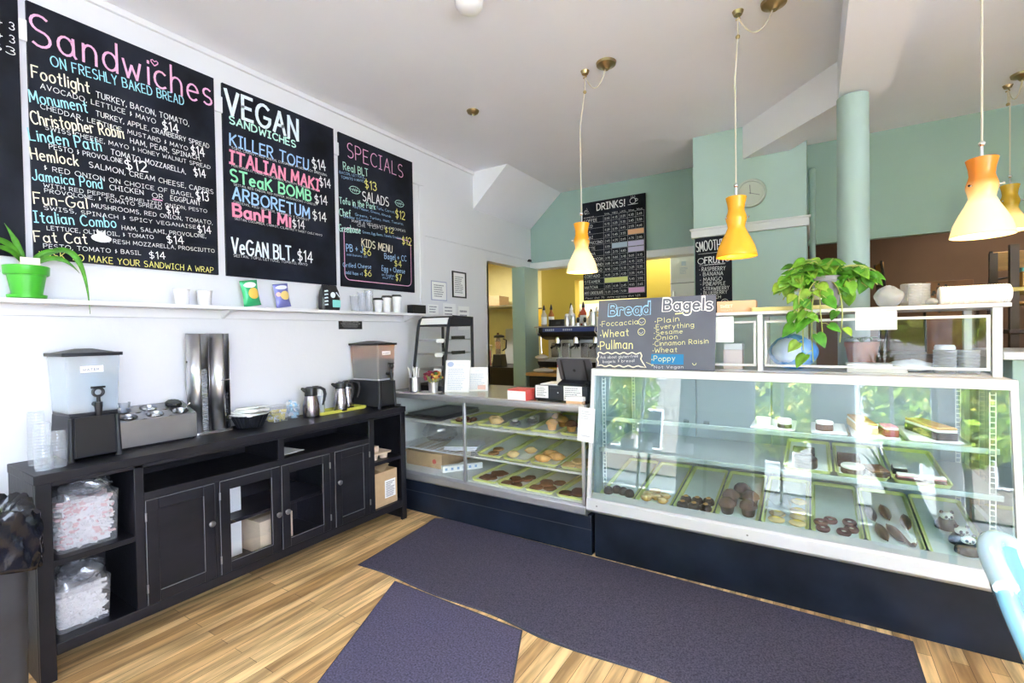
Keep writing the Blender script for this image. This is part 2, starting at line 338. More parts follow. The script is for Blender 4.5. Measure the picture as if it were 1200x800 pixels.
def scribble(mb, x0, x1, y0, y1, n, z=.001, h=None):
    """rows of small print as short dashes"""
    rr = random.Random(int(abs(x0*7+y0*3)*1000)); dy = (y1-y0)/n; h = h or dy*.42
    for i in range(n):
        y = y1-dy*(i+.6); x = x0; xe = x1-(x1-x0)*rr.random()*.3
        while x < xe:
            w = (x1-x0)*(.04+.08*rr.random()); w = min(w, xe-x)
            mb.poly([(x, y, z), (x+w, y, z), (x+w, y+h, z), (x, y+h, z)]); x += w+(x1-x0)*.025
    return mb

# ------------------------------------------------------------------ the room
struct('floor', bx(-6.2, 3.4, -2.2, 7.3, -.1, 0), FLOORM)
struct('ceiling', bx(-3.3, 3.4, -2.2, 5.62, 3.225, 3.35), CEIL)
w = MB(); w.box(-3.26, -3.14, -2.2, 4.465, 0, 3.225); w.box(-3.26, -3.14, 4.465, 5.6, 2.29, 3.225); struct('wall_left', w, WALLW)
w = MB(); w.box(-3.14, -.927, 5.45, 5.6, 2.33, 3.225); w.box(-.04, 3.4, 5.45, 5.6, 2.275, 3.225); struct('wall_back', w, TEAL)
struct('wall_pier', bx(-.927, -.04, 4.626, 5.6, 0, 3.225), TEAL_LIT)
struct('trim_1', bx(-3.14, -.927, 5.415, 5.6, 2.288, 2.372), TRIMW, bevel=.006)
t = MB(); t.box(-.945, -.02, 4.595, 4.626, 2.30, 2.384); t.box(-.955, -.01, 4.585, 4.626, 2.365, 2.384); t.box(-.945, -.927, 4.626, 5.45, 2.30, 2.384); t.box(-.04, -.02, 4.626, 5.45, 2.30, 2.384)
struct('trim_2', t, TRIMW, bevel=.004)
struct('trim_3', bx(-.04, 3.4, 5.425, 5.45, 2.262, 2.29), TEAL)
w = MB(); w.box(-3.235, -3.05, 5.12, 5.47, 0, 2.29); struct('column_post', w, TEAL, bevel=.004)
# picture rails and panel battens on the left wall
t = MB(); t.box(-3.14, -3.122, -2.2, 3.40, 2.865, 2.965); t.box(-3.14, -3.125, 3.335, 3.40, 1.66, 2.865); struct('trim_4', t, WALLW, bevel=.003)
t = MB(); t.box(-3.14, -3.126, 3.40, 5.45, 2.40, 2.43); t.box(-3.14, -3.118, -2.2, 5.45, 3.19, 3.225); struct('trim_5', t, WALLW, bevel=.004)
struct('trim_6', bx(-3.26, -3.14, 4.435, 4.465, 0, 2.29), WALLW)
# sloped boxing high on the left wall
s = MB(); a = [(-3.14, 2.822), (-2.69, 3.225), (-3.14, 3.225)]
s.loft([[(x, 4.2, z) for x, z in a], [(x, 5.45, z) for x, z in a]]); struct('wall_boxing', s, CEIL, smooth=False)
# boxed beam running from the pier to the column and out to the street
struct('beam', MB().prism([(-.512, 4.626), (.146, 3.867), (.146, -2.0), (.412, -2.0), (.412, 3.84), (-.155, 4.626)], 2.945, 3.225), CEIL, smooth=False)
s = MB().lathe([(.086, 0), (.086, 2.93)], (.222, 3.78, 0), 32); struct('column', s, TEALC)
# rooms beyond
s = MB(); s.box(-6.2, 3.4, 7.2, 7.3, 0, 2.75); struct('wall_kitchen', s, YELP)
struct('wall_kitchen_left', bx(-6.2, -6.1, 4, 7.3, 0, 2.75), YELP)
struct('wall_kitchen_front', bx(-6.2, -3.26, 4.0, 4.1, 0, 2.75), YELP)
struct('ceiling_kitchen', bx(-6.2, 3.4, 5.6, 7.3, 2.75, 2.85), M('kitchen_ceiling', (.6, .5, .3), .8))
struct('ceiling_passage', bx(-6.2, -3.26, 4.0, 5.6, 2.75, 2.85), MATS['kitchen_ceiling'])
struct('wall_storeroom', bx(-.6, -.5, 5.6, 7.2, 0, 2.75), YEL)
struct('wall_storeroom_back', bx(-.5, 3.4, 7.0, 7.1, 0, 2.75), BROWN)
s = MB(); s.box(-3.4, -.6, 6.2, 6.35, 2.2, 2.75); s.box(-3.4, -2.86, 6.2, 6.35, 0, 2.2); struct('wall_kitchen_partition', s, YEL)
struct('wall_kitchen_panel', bx(-1.95, -1.4, 6.2, 6.35, 0, 2.2), YEL)
area('kitchen_fill_light', (-2.4, 6.75, 2.7), (0, 0, 0), 1.2, .2, 12, (1, .93, .75))  # these unseen area lights are added to brighten the kitchen
area('kitchen_fill_light', (-4.5, 6.0, 2.7), (0, 0, 0), 1.2, .2, 20, (1, .95, .8))
area('kitchen_fill_light', (-1.8, 5.9, 2.7), (0, 0, 0), 1.0, .2, 8, (1, .93, .75))
area('storeroom_light', (1.6, 6.2, 2.7), (0, 0, 0), 1.0, .2, 9, (1, .85, .65))  # unseen area light over the storeroom, without a fixture
# street side: shop front with glazing, right-hand window
s = MB(); xs = [-3.26]+[q for a in WINS for q in a]+[3.4]
for a, b in zip(xs[::2], xs[1::2]): s.box(a, b, -2.2, -2.0, 0, 3.225)
for a, b in WINS: s.box(a, b, -2.2, -2.0, 3.05, 3.225); s.box(a, b, -2.2, -2.0, 0, .12)
struct('wall_front', s, WALLW)
for i, (a, b) in enumerate(WINS):
    g = thing('window_%d' % (i+1), 'shop-front window bay behind the viewer', 'window'); g['kind'] = 'structure'
    fr = MB()
    for q in (a, b-.05): fr.box(q, q+.05, -2.14, -2.06, .12, 3.05)
    fr.box(a, b, -2.14, -2.06, .12, .18); fr.box(a, b, -2.14, -2.06, 3.0, 3.05); fr.box((a+b)/2-.02, (a+b)/2+.02, -2.13, -2.07, .12, 3.05)
    obj('window_frame', fr, TRIMW, g, bevel=.004); obj('pane', bx(a+.03, b-.03, -2.103, -2.097, .15, 3.03), G_CLEAR, g)
s = MB(); s.box(3.3, 3.4, -2.2, -1.6, 0, 3.225); s.box(3.3, 3.4, .6, 7.3, 0, 3.225); s.box(3.3, 3.4, -1.6, .6, 0, .55); s.box(3.3, 3.4, -1.6, .6, 2.95, 3.225)
struct('wall_right', s, WALLW)
s = MB()
for y in (-1.6, -.5, .54): s.box(3.33, 3.38, y, y+.06, .55, 2.95)
s.box(3.33, 3.38, -1.6, .6, .55, .6); s.box(3.33, 3.38, -1.6, .6, 2.9, 2.95); struct('window_5', s, TRIMW)
TXT_SAND = [
('pink', 'Sandwiches', 0.012, 1.015, 0.813, 1.035, 0.16),
('teal', 'On Freshly Baked Bread', 0.082, 0.942, 0.659, 0.981, 0.052),
('cream', 'Footlight', 0.013, 0.856, 0.225, 0.868, 0.063),
('white', 'Turkey, Bacon, Tomato,', 0.251, 0.86, 0.682, 0.867, 0.035),
('white', 'Avocado, Lettuce & Mayo', 0.041, 0.817, 0.513, 0.819, 0.029),
('white', '$14', 0.549, 0.798, 0.628, 0.805, 0.055),
('teal', 'Monument', 0.003, 0.739, 0.214, 0.768, 0.059),
('white', 'Turkey, Apple, Cranberry Spread', 0.248, 0.764, 0.792, 0.77, 0.031),
('white', 'Cheddar, Lettuce, Mustard & Mayo', 0.039, 0.72, 0.673, 0.72, 0.027),
('white', '$14', 0.693, 0.705, 0.766, 0.71, 0.057),
('cream', 'Christopher Robin', 0.007, 0.638, 0.363, 0.687, 0.063),
('white', 'Ham, Pear, Spinach,', 0.393, 0.672, 0.742, 0.681, 0.032),
('white', 'Swiss Cheese, Mayo & Honey Walnut Spread', 0.052, 0.626, 0.795, 0.645, 0.025),
('white', '$14', 0.706, 0.578, 0.769, 0.586, 0.051),
('teal', 'Linden Path', -0.002, 0.557, 0.266, 0.589, 0.061),
('white', 'Tomato, Mozzarella,', 0.306, 0.585, 0.658, 0.578, 0.032),
('white', 'Pesto & Provolone', 0.066, 0.537, 0.355, 0.551, 0.027),
('white', '$12', 0.37, 0.522, 0.468, 0.537, 0.06),
('cream', 'Hemlock', 0.002, 0.468, 0.172, 0.484, 0.057),
('white', 'Salmon, Cream Cheese, Capers', 0.214, 0.492, 0.809, 0.495, 0.031),
('white', '& Red Onion on Choice of Bagel', 0.043, 0.429, 0.695, 0.448, 0.027),
('white', '$13', 0.714, 0.44, 0.781, 0.446, 0.058),
('teal', 'Jamaica Pond', 0.003, 0.371, 0.265, 0.393, 0.053),
('white', 'Chicken', 0.297, 0.397, 0.445, 0.405, 0.03),
('white', 'or', 0.487, 0.4, 0.538, 0.402, 0.031),
('white', 'Eggplant', 0.577, 0.405, 0.735, 0.41, 0.032),
('white', 'with Red Pepper, Carmelized Onion, Pesto', 0.041, 0.347, 0.77, 0.372, 0.022),
('white', 'Provolone, & Tomato Spread', 0.044, 0.321, 0.531, 0.341, 0.022),
('white', '$14', 0.556, 0.325, 0.621, 0.331, 0.046),
('cream', 'Fun-Gal', 0.006, 0.261, 0.202, 0.276, 0.056),
('white', 'Mushrooms, Red Onion, Tomato,', 0.22, 0.287, 0.799, 0.306, 0.026),
('white', 'Swiss, Spinach & Spicy Veganaise', 0.039, 0.238, 0.705, 0.264, 0.023),
('white', '$14', 0.717, 0.243, 0.791, 0.25, 0.049),
('teal', 'Italian Combo', 0.005, 0.172, 0.319, 0.2, 0.056),
('white', 'Ham, Salami, Provolone,', 0.344, 0.196, 0.76, 0.218, 0.025),
('white', 'Lettuce, Olive Oil, & Tomato', 0.048, 0.142, 0.487, 0.168, 0.023),
('white', '$14', 0.555, 0.154, 0.639, 0.162, 0.049),
('cream', 'Fat Cat', 0.004, 0.079, 0.197, 0.098, 0.053),
('white', 'Fresh Mozzarella, Prosciutto', 0.287, 0.117, 0.807, 0.135, 0.024),
('white', 'Pesto, Tomato & Basil', 0.034, 0.053, 0.425, 0.071, 0.025),
('white', '$14', 0.466, 0.058, 0.542, 0.062, 0.045),
('yellow', '*Ask to Make Your Sandwich a Wrap', 0.018, 0.007, 0.797, 0.01, 0.037)]
TXT_VEG = [
('ice', 'VEGAN', 0.02, 1.032, 0.512, 1.022, 0.155),
('mint', 'SANDWICHES', 0.038, 0.971, 0.494, 0.96, 0.049),
('blue', 'KILLER TOFU', 0.039, 0.833, 0.592, 0.827, 0.081),
('white', '$14', 0.632, 0.85, 0.743, 0.866, 0.079),
('white', 'Tofu, Carrot, Red Onion, Cucumber & Sweet Soy Dressing', 0.047, 0.809, 0.75, 0.825, 0.018),
('rose', 'ITALIAN MAKI', 0.036, 0.719, 0.678, 0.701, 0.087),
('white', '$14', 0.688, 0.736, 0.782, 0.743, 0.072),
('white', 'Portobello, Carrot, Cucumber, Sprouts & Ginger Mayo', 0.045, 0.7, 0.669, 0.689, 0.016),
('green', 'STeaK BOMB', 0.038, 0.604, 0.609, 0.606, 0.081),
('white', '$14', 0.643, 0.598, 0.75, 0.605, 0.071),
('white', 'Seitan, Red Onion, Red Pepper, Mushrooms & Cheese', 0.055, 0.581, 0.648, 0.58, 0.016),
('blue', 'ARBORETUM', 0.049, 0.493, 0.592, 0.477, 0.082),
('white', '$14', 0.622, 0.474, 0.737, 0.477, 0.071),
('white', 'Greens, Red Pepper, Hummus & Carrot', 0.052, 0.469, 0.591, 0.455, 0.016),
('rose', 'BanH Mi', 0.05, 0.387, 0.438, 0.387, 0.079),
('white', '$14', 0.459, 0.386, 0.552, 0.389, 0.064),
('white', 'Seitan, Cucumber, Carrot, Cilantro & Sweet Chili Mayo', 0.056, 0.364, 0.697, 0.362, 0.016),
('ice', 'VeGAN BLT.', 0.035, 0.148, 0.457, 0.151, 0.101),
('white', '$14', 0.493, 0.153, 0.61, 0.154, 0.084),
('white', 'Seitan, Tofu, Lettuce, Tomato, Mayo', 0.043, 0.126, 0.566, 0.126, 0.019)]
TXT_SPEC = [
('pink', 'SPECIALS', 0.078, 1.031, 0.683, 1.029, 0.122),
('mint', 'Real BLT', 0.039, 0.919, 0.284, 0.931, 0.064),
('blue', 'Bacon, Lettuce,', 0.002, 0.88, 0.249, 0.903, 0.023),
('blue', 'Tomato & Mayo', 0.017, 0.846, 0.238, 0.87, 0.023),
('yellow', '$13', 0.252, 0.826, 0.372, 0.835, 0.074),
('white', 'SALADS', 0.223, 0.721, 0.506, 0.73, 0.081),
('mint', 'Tofu in the Park', -0.004, 0.646, 0.356, 0.673, 0.053),
('blue', 'Tofu, Carrot,', 0.368, 0.679, 0.575, 0.685, 0.025),
('blue', 'Red Pepper, Greens, Almonds', 0.124, 0.641, 0.529, 0.638, 0.022),
('yellow', '$12', 0.587, 0.65, 0.699, 0.653, 0.076),
('mint', 'Chef', -0.007, 0.55, 0.101, 0.559, 0.06),
('blue', 'Greens, Turkey, Ham, Tomato,', 0.143, 0.58, 0.676, 0.6, 0.024),
('blue', 'Cheddar & Cucumber', 0.029, 0.543, 0.307, 0.556, 0.024),
('white', 'Make a Vegan with Chickpeas', 0.11, 0.522, 0.701, 0.541, 0.024),
('white', 'or Tofu', 0.163, 0.497, 0.435, 0.517, 0.023),
('yellow', '$12', 0.458, 0.5, 0.557, 0.505, 0.048),
('mint', 'Greenhouse', -0.01, 0.426, 0.193, 0.444, 0.06),
('blue', 'Greens, Egg, Beans, Tomato, Croutons', 0.215, 0.451, 0.646, 0.471, 0.023),
('yellow', '$12', 0.658, 0.43, 0.774, 0.432, 0.073),
('cream', 'KIDS MENU', 0.202, 0.344, 0.535, 0.332, 0.066),
('blue', 'PB + J', 0.052, 0.28, 0.211, 0.29, 0.061),
('yellow', '$6', 0.217, 0.276, 0.295, 0.276, 0.06),
('blue', 'add banana .50', 0.052, 0.248, 0.254, 0.253, 0.02),
('blue', 'Bagel + CC', 0.445, 0.27, 0.707, 0.279, 0.052),
('yellow', '$4', 0.562, 0.219, 0.645, 0.218, 0.057),
('blue', 'Grilled Cheese', 0.015, 0.153, 0.297, 0.169, 0.039),
('blue', 'add ham +1', 0.037, 0.101, 0.202, 0.1, 0.03),
('yellow', '$6', 0.224, 0.102, 0.295, 0.102, 0.056),
('blue', 'Egg + Cheese', 0.413, 0.164, 0.685, 0.165, 0.046),
('blue', 'on English', 0.412, 0.123, 0.555, 0.122, 0.022),
('blue', 'muffin', 0.423, 0.097, 0.539, 0.098, 0.022),
('yellow', '$7', 0.572, 0.095, 0.641, 0.094, 0.064)]
TXT_BREAD = [
('sky', 'Bread', 0.079, 0.353, 0.343, 0.351, 0.077),
('white', 'Bagels', 0.433, 0.37, 0.712, 0.365, 0.073),
('lemon', '•Foccaccia', 0.019, 0.277, 0.274, 0.289, 0.04),
('lemon', '•Wheat', 0.025, 0.203, 0.215, 0.214, 0.051),
('lemon', '•Pullman', 0.012, 0.124, 0.244, 0.132, 0.06),
('lemon', '•Plain', 0.382, 0.29, 0.528, 0.299, 0.037),
('lemon', '•Everything', 0.379, 0.25, 0.614, 0.263, 0.035),
('lemon', '•Sesame', 0.379, 0.218, 0.55, 0.226, 0.032),
('lemon', '•Onion', 0.378, 0.183, 0.521, 0.19, 0.035),
('lemon', '•Cinnamon Raisin', 0.375, 0.146, 0.697, 0.164, 0.035),
('lemon', '•Wheat', 0.375, 0.105, 0.52, 0.112, 0.035),
('lemon', '•Poppy', 0.37, 0.052, 0.509, 0.059, 0.038),
('white', 'Ask about gluten-free', 0.031, 0.063, 0.282, 0.075, 0.02),
('white', 'bagels & bread!', 0.05, 0.035, 0.26, 0.046, 0.02),
('white', 'Not Vegan', 0.387, 0.007, 0.559, 0.013, 0.02),
('white', 'v', 0.285, 0.292, 0.312, 0.294, 0.024),
('white', 'v', 0.284, 0.224, 0.312, 0.227, 0.024)]
TXT_SMOO = [
('white', 'SMOOTHIES', 0.014, 0.674, 0.331, 0.683, 0.094),
('white', 'FRUIT', 0.085, 0.562, 0.252, 0.558, 0.06),
('white', 'choose two or more', 0.038, 0.54, 0.257, 0.546, 0.014),
('white', '• RASPBERRY', 0.037, 0.494, 0.256, 0.489, 0.04),
('white', '• BANANA', 0.043, 0.449, 0.238, 0.445, 0.04),
('white', '• MANGO', 0.045, 0.4, 0.229, 0.398, 0.04),
('white', '• PINEAPPLE', 0.047, 0.362, 0.255, 0.355, 0.037),
('white', '• STRAWBERRY', 0.049, 0.317, 0.286, 0.314, 0.035),
('white', '• BLUEBERRY', 0.051, 0.278, 0.27, 0.279, 0.035),
('white', '• PEACH', 0.053, 0.242, 0.217, 0.238, 0.033),
('white', 'with juice', 0.185, 0.167, 0.29, 0.168, 0.03),
('white', 'or soy milk', 0.197, 0.109, 0.295, 0.109, 0.023)]
# ------------------------------------------------------------------ menu boards on the left wall
def board(label, y0, w, h, lines, bold=None, deco=None, z0=1.846, caps=('On Freshly Baked Bread', 'Bacon, Lettuce,', 'Tomato & Mayo')):
    t = thing('menu_chalkboard', label, 'chalkboard', (-3.139, y0, z0), ONLEFT, 'menu boards on the left wall')
    obj('panel', bx(0, w, 0, h, 0, .018), BOARD, t, bevel=.002)
    lettering(t, lines, bold, z=.0195, caps=caps)
    if deco: deco(t)
    return t
def sand(t):
    mb = MB()
    pts = [(x*.017+.515, y*.016+1.158) for x, y in [(0,-1),(-.9,.05),(-1,.6),(-.55,.95),(0,.5),(.55,.95),(1,.6),(.9,.05),(0,-1)]]
    stroke(mb, pts, .005, .0195); stroke(mb, [(.487, .391), (.536, .393)], .006, .0195); obj('heart', mb, CHALK['pink'], t, smooth=False)
    mb = MB(); c = (.255, .135)                                   # little sitting cat after "Fat Cat"
    mb.poly([(c[0]+.042*cos(a), c[1]+.021*sin(a), .0195) for a in [2*pi*i/20 for i in range(20)]])
    mb.poly([(c[0]+.018*cos(q), c[1]+.020+.014*sin(q), .0197) for q in [2*pi*i/14 for i in range(14)]])
    for s in (-1, 1): mb.poly([(c[0]+s*.004, c[1]+.028, .0198), (c[0]+s*.018, c[1]+.022, .0198), (c[0]+s*.017, c[1]+.046, .0198)])
    obj('drawing', mb, CHALK['white'], t, smooth=False)
b1 = board('tall sandwich chalkboard with a big pink heading, above the green plant pot', .697, .83, 1.214, TXT_SAND, {'Sandwiches': .011}, sand)
b2 = board('vegan sandwich chalkboard with pink, blue and green names, middle of the wall', 1.575, .82, 1.21, TXT_VEG,
           {'VEGAN': .021, 'SANDWICHES': .009, 'KILLER TOFU': .010, 'ITALIAN MAKI': .015, 'STeaK BOMB': .013, 'ARBORETUM': .012, 'BanH Mi': .017, 'VeGAN BLT.': .012})
def spec(t):
    mb = MB(); X0, X1, Y0, Y1, r = .03, .765, .055, .47, .05
    pts = [(.17, Y1)]+[(X0+r+r*cos(a), Y1-r+r*sin(a)) for a in [pi/2+i*pi/12 for i in range(7)]]+[(X0+r+r*cos(a), Y0+r+r*sin(a)) for a in [pi+i*pi/12 for i in range(7)]]
    pts += [(X1-r+r*cos(a), Y0+r+r*sin(a)) for a in [1.5*pi+i*pi/12 for i in range(7)]]+[(X1-r+r*cos(a), Y1-r+r*sin(a)) for a in [i*pi/12 for i in range(7)]]+[(.59, Y1)]
    stroke(mb, pts, .006, .0195); obj('outline', mb, CHALK['pink'], t, smooth=False)
    mb = MB()
    for cx in (.145, .635):
        stroke(mb, circ(cx, .785, .05, .028), .004, .0195); stroke(mb, [(cx-.06, .785), (cx+.06, .785)], .003, .0195)
        for k in (-1, 0, 1): stroke(mb, [(cx+k*.018-.006, .77), (cx+k*.018+.006, .80)], .003, .0195)
    obj('drawing', mb, CHALK['mint'], t, smooth=False)
b3 = board('specials chalkboard with salads and a boxed kids menu, nearest the doorway', 2.44, .81, 1.205, TXT_SPEC, {'SPECIALS': .007}, spec)
b0 = board('chalkboard cut off by the left edge of the view, left of the sandwich board', -.12, .79, 1.214,
           [('white', '+ 3', .72, 1.045, .775, 1.045, .04), ('white', '+ 3', .72, .985, .775, .985, .04), ('white', 'Drinks $3', .4, .93, .775, .93, .04), ('blue', 'Coffee Tea', .1, .75, .6, .75, .05), ('blue', 'Iced', .1, .65, .4, .65, .05)])
# drinks price grid on the back wall
t = thing('drinks_chalkboard', 'black drinks price grid with a cup drawing, hung on the teal back wall', 'chalkboard', (-2.375, 5.414, 1.84), FRONT)
W, H = .775, 1.187
obj('panel', bx(0, W, 0, H, 0, .016), BOARD, t, bevel=.002)
mb = MB(); text(mb, 'DRINKS!', .19, 1.075, .53, 1.075, .085, .0175, w=.011)
rows = ['COFFEE', 'ICED', 'TEA', 'CHAI', 'CAPPUCCINO', 'LATTE', 'MOCHA', 'HOT COCOA', 'AMERICANO', 'ESPRESSO', 'CORTADO', 'STEAMER', 'MATCHA', 'HOT CHOCOLATE']
Y0, Y1 = .06, 1.0; rh = (Y1-Y0)/len(rows)
for i, r in enumerate(rows):
    y = Y1-(i+1)*rh; text(mb, r, .02, y+.014, min(.02+.028*len(r), .255), y+.014, .038, .0175)
text(mb, 'Flavor shot .75   extra espresso shot 1.25', .03, .018, .70, .018, .025, .0175); text(mb, 'all sizes hot', .02, 1.0, .15, 1.0, .018, .0175)
for i, s in enumerate(['SML', 'MED', 'LRG', '12oz', '16oz']): text(mb, s, .285+i*.097, 1.008, .35+i*.097, 1.008, .02, .0175)
stroke(mb, circ(.63, 1.12, .035, .032), .005, .0175); stroke(mb, circ(.672, 1.125, .014, .014), .004, .0175); stroke(mb, [(.57, 1.08), (.69, 1.08)], .004, .0175)
for k in range(3): stroke(mb, [(.61+k*.02, 1.155), (.615+k*.02, 1.165), (.608+k*.02, 1.175)], .003, .0175)
stroke(mb, [(.03, 1.05), (.09, 1.05), (.06, 1.12), (.03, 1.05)], .003, .0175); stroke(mb, circ(.045, 1.075, .02, .02), .003, .0175)
for i in range(len(rows)):
    for j in range(5):
        if (i, j) in ((3,3),(3,4),(5,1),(5,2),(5,3),(5,4),(6,3),(6,4),(11,0),(11,1),(11,2),(13,3),(13,4)): continue
        text(mb, '%d.%d5' % (2+(i*3+j*2) % 4, (i+j) % 10), .287+j*.097, Y1-(i+1)*rh+.018, .345+j*.097, Y1-(i+1)*rh+.018, .028, .0175)
obj('lettering', mb, CHALK['white'], t, smooth=False)
mb = MB()
for i in range(len(rows)+1): stroke(mb, [(.015, Y1-i*rh), (W-.015, Y1-i*rh)], .0025, .017)
for j in range(6): stroke(mb, [(.27+j*.0975, Y0), (.27+j*.0975, Y1)], .0025, .017)
obj('grid_lines', mb, M('chalk_grey', (.42, .42, .45), .9), t, smooth=False)
for nm, col, cells in (('orange', (.75, .42, .25), [(3,3,2)]), ('slate', (.42, .52, .62), [(5,1,2)]), ('violet', (.55, .50, .70), [(6,3,2), (5,3,2)]), ('lime', (.72, .75, .28), [(11,0,3)]), ('mauve', (.72, .42, .66), [(13,3,2)])):
    mb = MB()
    for (i, j, n) in cells:
        x = .275+j*.0975; y = Y1-(i+1)*rh+.005; mb.poly([(x, y, .0172), (x+n*.0975-.01, y, .0172), (x+n*.0975-.01, y+rh-.01, .0172), (x, y+rh-.01, .0172)])
    o = obj('colour_patch', mb, M('chalk_patch_'+nm, col, .9), t, smooth=False); o['label'] = nm+' chalk patch in the grid'
# smoothie board on the pier
t = thing('smoothie_chalkboard', 'narrow smoothie and fruit chalkboard on the teal pier', 'chalkboard', (-.915, 4.624, 1.5), FRONT)
obj('panel', bx(0, .31, 0, .797, 0, .014), BOARD, t, bevel=.002); lettering(t, [l if l[1] != 'SMOOTHIES' else ('white', 'SMOOTHIES', .014, .674, .296, .683, .094) for l in TXT_SMOO], {'SMOOTHIES': .007, 'FRUIT': .008}, z=.0155)
mb = MB(); stroke(mb, [(.085, .548), (.252, .545)], .004, .0155); stroke(mb, circ(.052, .585, .026, .026), .005, .0155); stroke(mb, circ(.275, .585, .018, .02), .005, .0155); stroke(mb, circ(.25, .2, .03, .03), .004, .0155); stroke(mb, circ(.25, .2, .015, .015), .004, .0155)
stroke(mb, [(.03, .65), (.28, .655)], .002, .0155); obj('drawing', mb, CHALK['white'], t, smooth=False)
# bread and bagels board leaning on the upper display
t = thing('bread_chalkboard', 'grey bread and bagels chalkboard leaning on top of the big glass case', 'chalkboard', (-1.217, 2.945, 1.2145), (radians(81), 0, 0))
obj('panel', bx(0, .735, 0, .455, -.012, 0), BOARDG, t, bevel=.003); lettering(t, TXT_BREAD, {'Bread': .021, 'Bagels': .024}, jit=.9)
mb = MB()
for l_, w_ in ((TXT_BREAD[0], .011), (TXT_BREAD[1], .011)): text(mb, *l_[1:6], l_[6], z=.0018, jit=.0, w=w_)
obj('letter_inside', mb, BOARDG, t, smooth=False)
mb = MB(); stroke(mb, [(.012+.285*i/30, .100+.005*sin(i*1.1)) for i in range(31)]+[(.306, .085), (.300, .065), (.312, .045), (.335, .012)]+[(.30-.285*i/24, .016+.005*sin(i*1.2)) for i in range(25)]+[(.018, .04), (.008, .06), (.018, .08), (.012, .100)], .008, .0013)
obj('speech_bubble', mb, CHALK['cream'], t, smooth=False)
mb = MB(); stroke(mb, circ(.299, .303, .022, .022), .0035, .0013); stroke(mb, circ(.298, .238, .022, .022), .0035, .0013); stroke(mb, [(.335, .044), (.38, .025)], .003, .0013); stroke(mb, [(.368, .022), (.38, .025), (.376, .036)], .003, .0013); stroke(mb, [(.503, .345), (.597, .352)], .008, .0013)
stroke(mb, circ(.622, .045, .010, .012, a0=pi, a1=2*pi), .003, .0013); obj('drawing', mb, CHALK['lemon'], t, smooth=False)
mb = MB(); X_, Y_ = [(l[2], l[3]) for l in TXT_BREAD if 'Poppy' in l[1]][0]; mb.poly([(X_-.005, Y_-.018, .0004), (X_+.19, Y_-.018, .0004), (X_+.19, Y_+.045, .0004), (X_-.005, Y_+.045, .0004)]); o = obj('colour_patch', mb, M('chalk_patch_blue', (.03, .22, .46), .9), t, smooth=False)
# ------------------------------------------------------------------ papers and signs on the left wall
def wall_paper(name, label, y0, z0, w, h, frame=None, rows=8, cat='notice', ink=INK):
    t = thing(name, label, cat, (-3.139, y0, z0), ONLEFT)
    obj('sheet', bx(0, w, 0, h, 0, .003), PAPER, t)
    mb = MB(); scribble(mb, w*.14, w*.86, h*.12, h*.86, rows, .0035); obj('print', mb, ink, t, smooth=False)
    if frame:
        m, fw, d = frame; f = MB()
        f.box(-fw, w+fw, -fw, 0, 0, d); f.box(-fw, w+fw, h, h+fw, 0, d); f.box(-fw, 0, 0, h, 0, d); f.box(w, w+fw, 0, h, 0, d); obj('frame', f, m, t)
    return t
wall_paper('certificate', 'white certificate with a thin blue border taped to the left wall', 3.50, 1.80, .215, .175, (M('blue_line', (.35, .38, .55), .6), .008, .0034), 6)
wall_paper('framed_notice', 'tall notice in a thin black frame nearest the doorway', 3.825, 1.85, .20, .245, (BLK, .014, .012), 9)
wall_paper('notice_sheet', 'plain sheet taped below the certificate, above the small cake display', 3.66, 1.55, .20, .22, None, 5)
wall_paper('notice_sheet', 'plain sheet taped under the black-framed notice', 3.90, 1.50, .19, .25, None, 4)
wall_paper('envelope_pad', 'small cream pad on the wall beside the end of the shelf', 3.44, 1.65, .15, .10, None, 3, 'pad')
wall_paper('poster_sheet', 'white sheet with a yellow line cut off by the left edge of the view', .30, 1.27, .275, .32, None, 6)
t = thing('warning_sign', 'small black sign with white print on the wall under the shelf', 'sign', (-3.139, 2.415, 1.508), ONLEFT)
obj('plate', bx(0, .228, 0, .074, 0, .004), BLK, t)
mb = MB(); text(mb, 'BEFORE PLACING YOUR ORDER', .035, .056, .19, .056, .009, .0045)
for i, s in enumerate(('PLEASE INFORM YOUR SERVER', 'IF A PERSON IN YOUR PARTY', 'HAS A FOOD ALLERGY')): text(mb, s, .02+i*.012, .041-i*.013, .205-i*.012, .041-i*.013, .007, .0045)
obj('lettering', mb, CHALK['white'], t, smooth=False)
# ------------------------------------------------------------------ long shelf
t = thing('wall_shelf', 'long white shelf running along the left wall under the chalkboards', 'shelf', (0, 0, 1.625))
obj('plank', bx(-3.139, -2.97, -.6, 3.24, 0, .02), TRIMW, t, bevel=.002); obj('apron', bx(-3.139, -3.115, -.6, 3.2, -.052, 0), TRIMW, t, bevel=.002)
for y in (1.53, 3.1, -.1):
    obj('bracket', MB().loft([[(-3.115, y, 0), (-2.985, y, 0), (-3.115, y, -.05)], [(-3.115, y+.02, 0), (-2.985, y+.02, 0), (-3.115, y+.02, -.05)]]), TRIMW, t, smooth=False)
SZ = 1.6455
